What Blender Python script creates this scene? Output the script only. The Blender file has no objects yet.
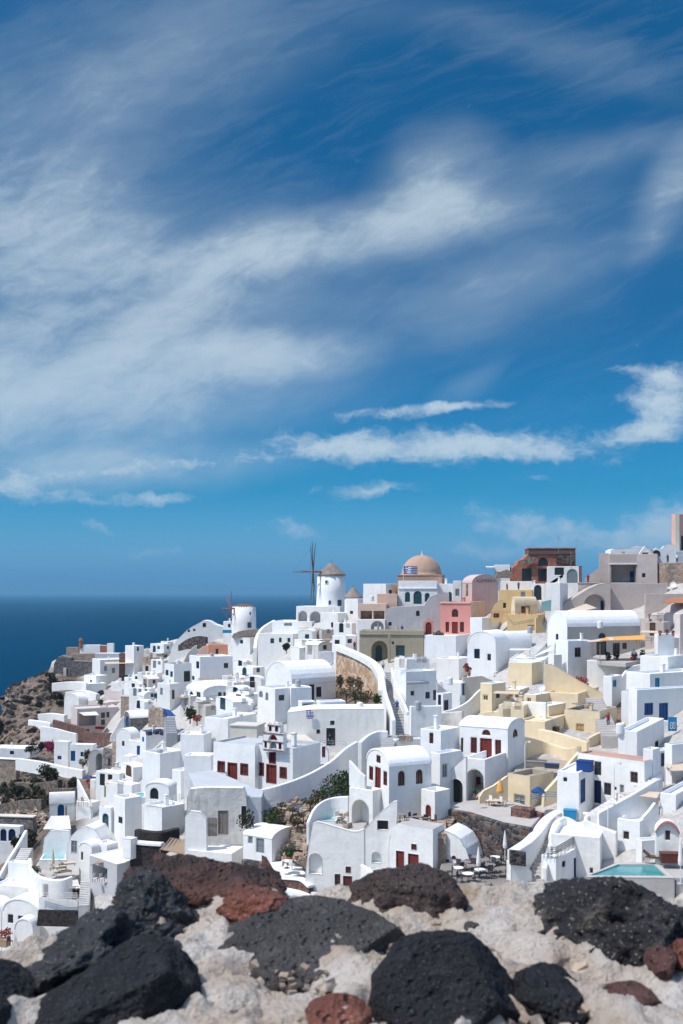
import bpy, bmesh, math, random
import numpy as np
from mathutils import Vector, Matrix, noise
from mathutils.geometry import tessellate_polygon
R = math.radians
random.seed(7)
SC = bpy.context.scene
COL = SC.collection
# ------------------------------------------------------------------ camera model used to read positions off the place
F, CX, HY = 995.0, 341.5, 592.0
SEA_Z = -112.0
def P(px, py, Y): return Vector(((px-CX)/F*Y, Y, -(py-HY)/F*Y))
def PZ(px, py, z):                       # point where the line of sight meets the level z
    Y = -z*F/(py-HY)
    return P(px, py, Y)

# ------------------------------------------------------------------ distance of the slope (thin plate fit of survey points)
SURVEY = [(345,890,92),(300,880,96),(413,865,90),(455,872,90),(520,885,84),(600,872,80),(683,870,76),(240,868,104),(180,862,106),(140,880,109),
(60,900,117),(10,930,118),(0,960,110),(300,960,88),(683,960,66),(500,960,74),(-60,930,125),(760,870,72),(760,760,88),(150,960,100),
(372,795,95),(272,782,118),(230,832,108),(320,780,112),(300,830,102),(440,818,94),(530,805,97),(592,803,92),(640,800,89),(683,790,88),(480,760,106),
(560,740,116),(530,700,134),(500,690,144),(657,722,122),(683,700,126),(600,675,150),(560,668,155),(640,650,158),(683,650,150),(760,640,150),
(105,840,119),(60,818,165),(20,840,170),(0,800,225),(60,790,200),(100,795,176),(150,795,136),(180,800,124),(100,760,228),(40,770,240),(160,742,180),(200,735,160),
(240,730,146),(170,712,212),(100,730,280),(60,730,285),(20,745,285),(0,770,280),(0,700,310),(-60,800,280),(-60,760,300),
(75,676,350),(110,665,350),(150,660,325),(200,645,298),(240,630,285),(180,680,248),(220,680,232),(260,670,222),(300,710,150),(300,668,195),(270,700,166),
(320,740,136),(370,735,136),(355,705,150),(340,660,196),(330,615,230),(360,610,225),(420,605,215),(400,664,172),(380,650,184),(440,664,172),(490,655,172),
(500,672,156),(490,640,186),(430,716,143),(418,760,112),(470,715,138),(470,610,205),(520,620,180),(540,590,206),(600,618,180),(640,620,178),(670,620,172),
(683,605,172),(600,570,214),(650,575,196),(683,560,198),(683,530,205),(760,560,200),(440,740,122),(400,780,98),(100,700,300),(30,690,335),(60,660,352),(510,760,108),(540,780,102)]
_s = np.array(SURVEY, float)
_q = _s[:, :2]/100.0
def _U(r2): return 0.5*r2*np.log(r2+1e-9)
_n = len(_q)
_d2 = ((_q[:, None, :]-_q[None, :, :])**2).sum(-1)
_A = np.zeros((_n+3, _n+3)); _A[:_n, :_n] = _U(_d2)+np.eye(_n)*0.02
_A[:_n, _n] = 1; _A[:_n, _n+1:] = _q; _A[_n, :_n] = 1; _A[_n+1:, :_n] = _q.T
_w = np.linalg.solve(_A, np.concatenate([np.log(_s[:, 2]), np.zeros(3)]))
def D(px, py):
    q = np.array([px, py], float)/100.0
    d2 = ((_q-q)**2).sum(-1)
    return float(np.exp(_w[:_n]@_U(d2)+_w[_n]+_w[_n+1:]@q))

# ------------------------------------------------------------------ mesh helper
class M:
    def __init__(s): s.v = []; s.f = []
    def add(s, pts, faces):
        o = len(s.v); s.v += [tuple(p) for p in pts]; s.f += [tuple(o+i for i in f) for f in faces]; return s
    def quad(s, a, b, c, d): return s.add([a, b, c, d], [(0, 1, 2, 3)])
    def box(s, c, ax, ay, az):           # centre and three half vectors
        c = Vector(c); p = [c+i*ax+j*ay+k*az for i in (-1, 1) for j in (-1, 1) for k in (-1, 1)]
        return s.add(p, [(0, 1, 3, 2), (4, 6, 7, 5), (0, 4, 5, 1), (2, 3, 7, 6), (0, 2, 6, 4), (1, 5, 7, 3)])
    def cube(s, c, sx, sy, sz, rz=0):    # base centre
        m = Matrix.Rotation(rz, 3, 'Z')
        return s.box(Vector(c)+Vector((0, 0, sz/2)), m@Vector((sx/2, 0, 0)), m@Vector((0, sy/2, 0)), Vector((0, 0, sz/2)))
    def tube(s, pts, rad, n=6):
        pts = [Vector(p) for p in pts]; rings = []
        rs = rad if isinstance(rad, (list, tuple)) else [rad]*len(pts)
        for i, p in enumerate(pts):
            t = (pts[min(i+1, len(pts)-1)]-pts[max(i-1, 0)]).normalized()
            u = t.orthogonal().normalized() if abs(t.z) < .95 else Vector((1, 0, 0))
            u = (u-t*u.dot(t)).normalized(); w = t.cross(u)
            rings.append([p+(u*math.cos(2*math.pi*k/n)+w*math.sin(2*math.pi*k/n))*rs[i] for k in range(n)])
        o = len(s.v)
        for r in rings: s.v += [tuple(p) for p in r]
        for i in range(len(rings)-1):
            for k in range(n):
                s.f.append((o+i*n+k, o+i*n+(k+1) % n, o+(i+1)*n+(k+1) % n, o+(i+1)*n+k))
        s.f.append(tuple(o+k for k in reversed(range(n)))); s.f.append(tuple(o+(len(rings)-1)*n+k for k in range(n)))
        return s
    def lathe(s, c, prof, n=20, sx=1, sy=1):      # prof: (r,z)
        c = Vector(c); o = len(s.v)
        for r, z in prof:
            for k in range(n): s.v.append(tuple(c+Vector((sx*r*math.cos(2*math.pi*k/n), sy*r*math.sin(2*math.pi*k/n), z))))
        for i in range(len(prof)-1):
            for k in range(n): s.f.append((o+i*n+k, o+i*n+(k+1) % n, o+(i+1)*n+(k+1) % n, o+(i+1)*n+k))
        s.f.append(tuple(o+(len(prof)-1)*n+k for k in range(n)))
        s.f.append(tuple(o+k for k in reversed(range(n))))
        return s
    def build(s, name, mat, parent=None, post=None, smooth=False, origin=None, flip=True):
        me = bpy.data.meshes.new(name)
        vs = [post(Vector(v)) for v in s.v] if post else [Vector(v) for v in s.v]
        o0 = Vector(origin) if origin is not None else Vector((0, 0, 0))
        if parent is not None: o0 = parent_world(parent)
        me.from_pydata([v-o0 for v in vs], [], s.f)
        bm = bmesh.new(); bm.from_mesh(me)
        bmesh.ops.remove_doubles(bm, verts=bm.verts, dist=0.0008)
        if flip: bmesh.ops.recalc_face_normals(bm, faces=bm.faces)
        bm.to_mesh(me); bm.free()
        if smooth:
            for p in me.polygons: p.use_smooth = True
        me.materials.append(mat if not isinstance(mat, str) else MAT[mat])
        ob = bpy.data.objects.new(name, me); COL.objects.link(ob)
        if parent is not None: ob.parent = parent
        else: ob.location = o0
        return ob
def parent_world(o):
    v = Vector(o.location)
    while o.parent is not None: o = o.parent; v = v+Vector(o.location)
    return v
THINGS = []
def tag(o, label, cat, group=None, kind='thing', at=None):
    o['label'] = label; o['category'] = cat; o['kind'] = kind
    if group: o['group'] = group
    THINGS.append((o, at)); return o
def empty(name, loc, label, cat, group=None, at=None):
    o = bpy.data.objects.new(name, None); COL.objects.link(o); o.location = loc; o.empty_display_size = .3
    return tag(o, label, cat, group, at=at)
def struct(o, label=None, kind='structure'):
    o['kind'] = kind
    if label: o['label'] = label
    return o
def copy_tree(o, parent=None):
    c = o.copy(); COL.objects.link(c)
    if parent is not None: c.parent = parent
    for ch in list(o.children): copy_tree(ch, c)
    return c

# ------------------------------------------------------------------ materials
MAT = {}
def node(nt, t, **kw):
    n = nt.nodes.new(t)
    for k, v in kw.items():
        if k in n.inputs: n.inputs[k].default_value = v
        else: setattr(n, k, v)
    return n
def newmat(name):
    m = bpy.data.materials.new(name); m.use_nodes = True; nt = m.node_tree
    b = nt.nodes['Principled BSDF']; b.inputs['Specular IOR Level'].default_value = .25
    return m, nt, b
def mix(nt, fac, a, b, mode='MIX'):
    n = nt.nodes.new('ShaderNodeMix'); n.data_type = 'RGBA'; n.blend_type = mode
    for sock, v in ((n.inputs[0], fac), (n.inputs[6], a), (n.inputs[7], b)):
        if isinstance(v, bpy.types.NodeSocket): nt.links.new(v, sock)
        elif isinstance(v, (int, float)): sock.default_value = v
        else: sock.default_value = (*v, 1) if len(v) == 3 else v
    return n.outputs[2]
def math_(nt, op, a, b=None, c=None, clamp=False):
    n = nt.nodes.new('ShaderNodeMath'); n.operation = op; n.use_clamp = clamp
    for i, v in enumerate((a, b, c)):
        if v is None: continue
        if isinstance(v, bpy.types.NodeSocket): nt.links.new(v, n.inputs[i])
        else: n.inputs[i].default_value = v
    return n.outputs[0]
def ramp(nt, fac, stops, interp='LINEAR'):
    n = nt.nodes.new('ShaderNodeValToRGB'); n.color_ramp.interpolation = interp
    e = n.color_ramp.elements
    while len(e) < len(stops): e.new(.5)
    for el, (p, c) in zip(e, stops): el.position = p; el.color = (*c, 1) if len(c) == 3 else c
    nt.links.new(fac, n.inputs[0]); return n.outputs[0]
def pos(nt, scale=(1, 1, 1)):
    g = nt.nodes.new('ShaderNodeNewGeometry')
    m = nt.nodes.new('ShaderNodeMapping'); m.inputs['Scale'].default_value = scale
    nt.links.new(g.outputs['Position'], m.inputs[0]); return m.outputs[0]
def noise_(nt, vec, scale, detail=4, rough=.55, dist=0.0):
    n = node(nt, 'ShaderNodeTexNoise', Scale=scale, Detail=detail, Roughness=rough, Distortion=dist)
    if vec is not None: nt.links.new(vec, n.inputs['Vector'])
    return n.outputs['Fac']
def bump(nt, b, h, strength, dist):
    n = node(nt, 'ShaderNodeBump', Strength=strength, Distance=dist)
    nt.links.new(h, n.inputs['Height']); nt.links.new(n.outputs[0], b.inputs['Normal'])
def plaster(name, col, var=.15, stain=.40, tint=.05, rough=.85, staincol=None, bumpd=.05):
    """limewash: soft blotches, rain streaks, small chips, one slight tone of its own per house"""
    m, nt, b = newmat(name); L = nt.links
    n1 = noise_(nt, pos(nt), .35, 5, .6); n2 = noise_(nt, pos(nt, (1, 1, .16)), 1.7, 5, .62); n3 = noise_(nt, pos(nt), 3.2, 4, .7)
    oi = nt.nodes.new('ShaderNodeObjectInfo')
    sc = staincol or tuple(c*.62*k for c, k in zip(col, (1.02, .99, .93)))
    c0 = mix(nt, ramp(nt, n1, [(.30, (0, 0, 0)), (.72, (1, 1, 1))]), tuple(c*(1-var) for c in col), col)
    st = math_(nt, 'MULTIPLY', ramp(nt, n2, [(.52, (0, 0, 0)), (.80, (1, 1, 1))]), stain)
    c1 = mix(nt, st, c0, sc)
    ch = math_(nt, 'MULTIPLY', ramp(nt, n3, [(.66, (0, 0, 0)), (.74, (1, 1, 1))]), stain*.9)
    c2 = mix(nt, ch, c1, sc)
    tn = ramp(nt, oi.outputs['Random'], [(0, (1-tint, 1-tint*.9, 1-tint*1.0)), (.35, (1, .985, .955)), (.7, (1, 1, 1)), (1, (.96, .975, 1))])
    c3 = mix(nt, 1.0, c2, tn, 'MULTIPLY')
    L.new(c3, b.inputs['Base Color']); b.inputs['Roughness'].default_value = rough
    n5 = noise_(nt, pos(nt), .9, 3, .5); bump(nt, b, math_(nt, 'ADD', math_(nt, 'MULTIPLY', n3, .7), math_(nt, 'ADD', math_(nt, 'MULTIPLY', n1, 2.0), math_(nt, 'MULTIPLY', n5, 2.2))), .5, bumpd*1.3)
    bv = node(nt, 'ShaderNodeBevel', Radius=.22, samples=4); nt.links.new(bv.outputs[0], [n for n in nt.nodes if n.type == 'BUMP'][0].inputs['Normal'])
    MAT[name] = m; return m
def plain(name, col, rough=.6, var=.25, scale=3.0, metal=0, bumpd=.02):
    m, nt, b = newmat(name)
    n = noise_(nt, pos(nt), scale, 4, .6)
    c = mix(nt, n, tuple(x*(1-var) for x in col), tuple(min(1, x*(1+var*.6)) for x in col))
    nt.links.new(c, b.inputs['Base Color']); b.inputs['Roughness'].default_value = rough; b.inputs['Metallic'].default_value = metal
    if bumpd: bump(nt, b, n, .4, bumpd)
    MAT[name] = m; return m
def masonry(name, cols, joint, scale=2.2, rough=.9, jw=.05, bumpd=.12):
    """rubble stone: uneven cells of several stone colours with mortar between"""
    m, nt, b = newmat(name); L = nt.links
    p = pos(nt, (1, 1, 1.35))
    w = node(nt, 'ShaderNodeTexNoise', Scale=1.5, Detail=2.0); L.new(p, w.inputs['Vector'])
    vm = nt.nodes.new('ShaderNodeVectorMath'); vm.operation = 'MULTIPLY_ADD'; vm.inputs[1].default_value = (.25,)*3
    L.new(w.outputs['Color'], vm.inputs[0]); L.new(p, vm.inputs[2])
    v1 = node(nt, 'ShaderNodeTexVoronoi', Scale=scale); L.new(vm.outputs[0], v1.inputs['Vector'])
    v2 = node(nt, 'ShaderNodeTexVoronoi', Scale=scale, feature='DISTANCE_TO_EDGE'); L.new(vm.outputs[0], v2.inputs['Vector'])
    sp = nt.nodes.new('ShaderNodeSeparateColor'); L.new(v1.outputs['Color'], sp.inputs[0])
    c = ramp(nt, sp.outputs[0], [(i/len(cols), k) for i, k in enumerate(cols)], 'CONSTANT')
    n = noise_(nt, pos(nt), 4, 5, .65)
    c = mix(nt, 1.0, c, ramp(nt, n, [(.2, (.6, .6, .6)), (.8, (1.25, 1.25, 1.25))]), 'MULTIPLY')
    jf = ramp(nt, v2.outputs[0], [(0, (1, 1, 1)), (jw, (0, 0, 0))])
    L.new(mix(nt, jf, c, joint), b.inputs['Base Color']); b.inputs['Roughness'].default_value = rough
    bump(nt, b, math_(nt, 'ADD', math_(nt, 'MINIMUM', v2.outputs[0], .15), math_(nt, 'MULTIPLY', n, .1)), .8, bumpd*3)
    MAT[name] = m; return m
plaster('white', (.83, .83, .82), var=.10); plaster('white_roof', (.88, .88, .87), var=.07, stain=.14)
plaster('white_worn', (.70, .68, .65), var=.25, stain=.85, staincol=(.36, .30, .25), bumpd=.09)
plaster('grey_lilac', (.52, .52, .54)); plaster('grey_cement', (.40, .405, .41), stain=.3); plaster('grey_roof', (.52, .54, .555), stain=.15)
plaster('pink', (.66, .29, .255), stain=.25); plaster('pale_pink', (.60, .47, .45)); plaster('rose_white', (.67, .585, .56))
plaster('mauve_beige', (.545, .465, .425), stain=.3); plaster('cream', (.80, .665, .455), stain=.25); plaster('ochre', (.70, .50, .255), stain=.3)
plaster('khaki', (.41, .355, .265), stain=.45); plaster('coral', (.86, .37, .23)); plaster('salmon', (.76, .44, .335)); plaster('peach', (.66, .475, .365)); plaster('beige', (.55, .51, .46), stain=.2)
plaster('cream_roof', (.68, .63, .55), stain=.25); plaster('dome_tan', (.50, .335, .25), stain=.4, var=.2); plaster('pink_roof', (.52, .33, .27), stain=.3)
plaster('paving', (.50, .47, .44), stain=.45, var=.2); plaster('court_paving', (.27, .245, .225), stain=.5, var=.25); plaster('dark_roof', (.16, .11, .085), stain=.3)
masonry('orange_stone', [(.50, .33, .20), (.58, .42, .29), (.42, .27, .17), (.62, .50, .38)], (.6, .5, .42), 1.1, jw=.03)
masonry('dark_stone', [(.055, .05, .052), (.09, .075, .07), (.04, .04, .045), (.13, .07, .055), (.16, .145, .13)], (.19, .17, .155), 2.0)
masonry('grey_stone', [(.16, .15, .145), (.23, .21, .19), (.12, .115, .115), (.28, .25, .22)], (.3, .28, .26), 1.6)
masonry('tan_stone', [(.34, .27, .21), (.42, .34, .26), (.28, .22, .18), (.36, .24, .18)], (.42, .36, .3), 1.3)
masonry('red_stone', [(.19, .085, .065), (.14, .07, .06), (.23, .12, .09), (.10, .07, .065)], (.25, .19, .17), 2.2)
masonry('black_stone', [(.03, .026, .026), (.045, .038, .036), (.024, .022, .024)], (.06, .052, .05), 2.0)
masonry('red_brick', [(.40, .16, .105), (.46, .20, .135), (.34, .135, .09)], (.40, .22, .17), 2.4)
masonry('thatch', [(.30, .25, .215), (.35, .295, .255), (.26, .215, .185)], (.24, .20, .17), 3.0)
plain('red_paint', (.165, .030, .024), .5); plain('red_brown', (.12, .036, .03), .5); plain('blue_paint', (.012, .075, .215), .45); plain('sky_blue', (.02, .22, .42), .45)
plain('navy', (.012, .03, .085), .4); plain('teal', (.03, .10, .115), .45); plain('wood', (.34, .25, .17), .7); plain('wood_grey', (.24, .21, .19), .8); plain('wood_dark', (.11, .06, .04), .6)
plain('white_paint', (.75, .75, .74), .5, .08); plain('dark_metal', (.05, .05, .055), .45); plain('grey_metal', (.36, .37, .38), .4); plain('yellow_wood', (.50, .33, .15), .55)
plain('canvas_white', (.74, .71, .66), .8, .1); plain('canvas_orange', (.72, .36, .10), .75, .15); plain('canvas_sand', (.62, .50, .38), .8, .12); plain('canvas_blue', (.015, .06, .21), .7)
plain('terracotta', (.42, .17, .09), .7); plain('cushion', (.70, .68, .64), .9, .1); plain('cushion_dark', (.07, .07, .08), .9); plain('black_rubber', (.02, .02, .022), .5)
plain('skin', (.50, .30, .22), .6, .1); plain('hair', (.04, .028, .02), .6); plain('cloth_red', (.45, .04, .04), .9); plain('cloth_blue', (.06, .16, .38), .9); plain('cloth_dark', (.03, .032, .045), .9)
plain('cloth_white', (.72, .72, .72), .9, .08); plain('cloth_denim', (.07, .10, .17), .9); plain('flag_blue', (.03, .09, .33), .8, .1); plain('pebbles', (.42, .36, .29), .9, .5, 9)
plain('brick_pipe', (.36, .13, .09), .8); plain('flower_red', (.34, .05, .07), .8, .5, 2); plain('flower_pink', (.38, .03, .13), .8, .4, 2); plain('lamp_glass', (.6, .58, .5), .3)
def glass(name, col, rough=.12):
    m, nt, b = newmat(name); b.inputs['Base Color'].default_value = (*col, 1); b.inputs['Roughness'].default_value = rough
    b.inputs['Specular IOR Level'].default_value = .5; MAT[name] = m
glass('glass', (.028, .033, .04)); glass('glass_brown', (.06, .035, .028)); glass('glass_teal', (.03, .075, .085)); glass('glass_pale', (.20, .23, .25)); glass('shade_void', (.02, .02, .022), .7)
glass('screen_green', (.22, .38, .38), .1)
def leafmat(name, c1, c2):
    m, nt, b = newmat(name)
    n = noise_(nt, pos(nt), 2.3, 3, .6)
    nt.links.new(mix(nt, ramp(nt, n, [(.3, (0, 0, 0)), (.7, (1, 1, 1))]), c1, c2), b.inputs['Base Color']); b.inputs['Roughness'].default_value = .7; MAT[name] = m
leafmat('leaf', (.022, .05, .016), (.06, .10, .03)); leafmat('leaf_dark', (.022, .032, .016), (.055, .06, .028)); leafmat('leaf_olive', (.05, .05, .026), (.12, .11, .06)); leafmat('leaf_dry', (.13, .095, .055), (.24, .18, .11))
leafmat('leaf_red', (.20, .03, .03), (.34, .07, .05)); leafmat('leaf_pink', (.18, .012, .06), (.38, .03, .12))
leafmat('leaf_scrub', (.030, .032, .020), (.085, .078, .045))
masonry('earth_stone', [(.12, .095, .078), (.17, .135, .108), (.09, .074, .063), (.22, .18, .145)], (.15, .12, .097), 1.4)
def watermat(name, col):
    m, nt, b = newmat(name); b.inputs['Roughness'].default_value = .05
    n = noise_(nt, pos(nt), 2.5, 3, .5)
    nt.links.new(mix(nt, n, tuple(c*.8 for c in col), tuple(min(1, c*1.2) for c in col)), b.inputs['Base Color'])
    b.inputs['Specular IOR Level'].default_value = .5; bump(nt, b, n, .15, .05); MAT[name] = m
watermat('pool_water', (.045, .26, .275)); watermat('pool_pale', (.19, .47, .45))
# ------------------------------------------------------------------ builders
class Plane:
    """vertical plane through C along d; s runs from C, z is the world height"""
    def __init__(p, C, d, n): p.C = Vector(C); p.d = Vector(d); p.n = Vector(n)
    def s_of(p, px, off=0.0):
        c = p.C - p.n*off; u = (px-CX)/F
        return (u*c.y-c.x)/(p.d.x-u*p.d.y)
    def sz(p, px, py, off=0.0):
        s = p.s_of(px, off); c = p.C-p.n*off
        return s, -(py-HY)/F*(c.y+s*p.d.y)
    def pt(p, s, z, off=0.0):
        q = p.C+p.d*s-p.n*off
        return Vector((q.x, q.y, z))
def rect(s0, s1, z0, z1): return [(s0, z0), (s1, z0), (s1, z1), (s0, z1)]
def arched(s0, s1, z0, z1, n=9, full=None):
    r = (s1-s0)/2; h = min(r, (z1-z0)*.98) if full is None else min(full, (z1-z0)*.98)
    return [(s0, z0), (s1, z0)]+[((s0+s1)/2+r*math.cos(math.pi*k/n), z1-h+h*math.sin(math.pi*k/n)) for k in range(n+1)]
def inset(poly, w):
    cs = sum(a for a, b in poly)/len(poly); s0 = min(a for a, b in poly); s1 = max(a for a, b in poly)
    z0 = min(b for a, b in poly); z1 = max(b for a, b in poly); cz = (z0+z1)/2
    ks = max(.05, 1-2*w/max(s1-s0, .01)); kz = max(.05, 1-2*w/max(z1-z0, .01))
    return [((s0+s1)/2+(a-(s0+s1)/2)*ks, cz+(b-cz)*kz) for a, b in poly]
def face_mesh(m, pl, outline, holes):
    polys = [[Vector((a, b, 0)) for a, b in outline]]+[[Vector((a, b, 0)) for a, b in h] for h, _ in holes]
    tri = tessellate_polygon(polys); flat = [v for p in polys for v in p]
    m.add([pl.pt(v.x, v.y) for v in flat], [tuple(t) for t in tri if len(set(t)) == 3])
    for h, dep in holes:
        n = len(h)
        for i in range(n):
            a, b = h[i], h[(i+1) % n]
            m.quad(pl.pt(*a), pl.pt(*b), pl.pt(*b, off=dep), pl.pt(*a, off=dep))
def flat_poly(m, pl, poly, off):
    tri = tessellate_polygon([[Vector((a, b, 0)) for a, b in poly]])
    m.add([pl.pt(a, b, off) for a, b in poly], [tuple(t) for t in tri])
def ring(m, pl, outer, inner, o0, o1):
    n = len(outer)
    for i in range(n):
        j = (i+1) % n
        m.quad(pl.pt(*outer[i], off=o0), pl.pt(*outer[j], off=o0), pl.pt(*inner[j], off=o0), pl.pt(*inner[i], off=o0))
        m.quad(pl.pt(*inner[i], off=o0), pl.pt(*inner[j], off=o0), pl.pt(*inner[j], off=o1), pl.pt(*inner[i], off=o1))
        m.quad(pl.pt(*outer[i], off=o0), pl.pt(*outer[j], off=o0), pl.pt(*outer[j], off=o1), pl.pt(*outer[i], off=o1))
FRAME = {'red': ('red_paint', 'glass_brown'), 'redbrown': ('red_brown', 'glass_brown'), 'blue': ('blue_paint', 'glass'), 'dark': ('dark_metal', 'glass'), 'white': ('white_paint', 'glass'), 'pale': ('grey_metal', 'glass_pale'),
         'teal': ('teal', 'glass_teal'), 'wood': ('wood', 'glass_brown'), 'yellow': ('yellow_wood', 'yellow_wood'), 'sky': ('sky_blue', 'sky_blue'), 'navy': ('navy', 'glass'), 'plain': ('cream', 'shade_void'), 'brown': ('wood_dark', 'glass'),
         'wood_grey': ('wood_grey', 'wood_grey'), 'bluefill': ('blue_paint', 'blue_paint'), 'redfill': ('red_paint', 'red_paint'), 'void': ('shade_void', 'shade_void')}
DOORM = {'red': 'red_paint', 'redbrown': 'red_brown', 'blue': 'blue_paint', 'dark': 'glass', 'teal': 'glass_teal', 'sky': 'sky_blue', 'navy': 'navy', 'wood': 'wood', 'brown': 'wood_dark', 'wood_grey': 'wood_grey', 'yellow': 'yellow_wood', 'white': 'glass_pale', 'pale': 'glass_pale', 'void': 'shade_void', 'grey': 'grey_metal'}
def openings(root, pl, ops, length, post, niche_mat):
    """cut list for one wall face; builds each window and door as its own part"""
    holes = []
    for o in ops:
        kind, x0, x1, y0, y1, c = o[:6]; opt = o[6] if len(o) > 6 else {}
        if kind == 'back':                       # a door standing at the back of an open recess
            dep = opt['d']-.04
            sa, za = pl.sz(x0, y1, dep); sb, zb = pl.sz(x1, y0, dep); sa, sb = min(sa, sb), max(sa, sb); z0, z1 = min(za, zb), max(za, zb)
            poly = arched(sa, sb, z0, z1) if opt.get('arch') else rect(sa, sb, z0, z1)
            m = M(); flat_poly(m, pl, poly, dep-.03); ring(m, pl, poly, inset(poly, .07), dep-.06, dep+.03)
            m.build('door', DOORM[c], root, post, flip=False); continue
        sm, _ = pl.sz((x0+x1)/2, y1)
        sa, sb = sorted((pl.s_of(x0), pl.s_of(x1)))
        z1 = pl.sz((x0+x1)/2, y0)[1]; z0 = pl.sz((x0+x1)/2, y1)[1]
        sa = max(sa, .1); sb = min(sb, length-.1)
        if sb-sa < .15 or z1-z0 < .15: continue
        poly = arched(sa, sb, z0, z1) if kind[0] == 'a' else rect(sa, sb, z0, z1)
        k = kind.lstrip('a') if kind != 'arch' else 'niche'
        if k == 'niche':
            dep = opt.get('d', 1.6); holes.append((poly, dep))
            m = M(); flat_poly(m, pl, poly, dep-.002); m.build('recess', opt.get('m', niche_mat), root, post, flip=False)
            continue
        dep = .16; holes.append((poly, dep))
        fm, pm = FRAME.get(c, FRAME['dark'])
        fw = min(.11, (sb-sa)*.14)
        if k == 'win':
            fr = M(); inn = inset(poly, fw); ring(fr, pl, poly, inn, .05, dep-.01)
            cs = (sa+sb)/2
            if sb-sa > .6:
                fr.box(pl.pt(cs, (z0+z1)/2, .09), pl.d*.04, pl.n*.03, Vector((0, 0, (z1-z0)/2-fw*.5)))
            if z1-z0 > .9: fr.box(pl.pt(cs, z0+(z1-z0)*.55, .09), pl.d*((sb-sa)/2-fw*.5), pl.n*.03, Vector((0, 0, .035)))
            if 'sur' in opt:
                out = inset(poly, -.12); ring(fr, pl, out, poly, -.045, .05)
            f = fr.build('window', fm, root, post)
            m = M(); flat_poly(m, pl, inn, dep-.03); m.build('pane', pm, f, post, flip=False)
        else:
            m = M(); inn = inset(poly, fw*.8); flat_poly(m, pl, poly, dep-.02)
            nb = 2 if sb-sa > 1.1 else 1
            for i in range(nb):
                ca = sa+(sb-sa)*(i+.5)/nb; hw = (sb-sa)/nb/2-.12
                if hw > .08:
                    for za, zb in ((z0+.15, z0+(z1-z0)*.42), (z0+(z1-z0)*.5, z1-max(.16, (sb-sa)*.3 if kind[0] == 'a' else .16))):
                        m.box(pl.pt(ca, (za+zb)/2, dep-.035), pl.d*hw, pl.n*.015, Vector((0, 0, max(.05, (zb-za)/2))))
            d = m.build('door', DOORM.get(c, 'glass'), root, post, flip=False)
            fr = M(); ring(fr, pl, poly, inn, .04, dep-.03)
            if 'sur' in opt: ring(fr, pl, inset(poly, -.12), poly, -.045, .04)
            fr.build('door_frame', opt.get('fm', fm if c in FRAME else 'white_paint'), d, post)
    return holes
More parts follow.
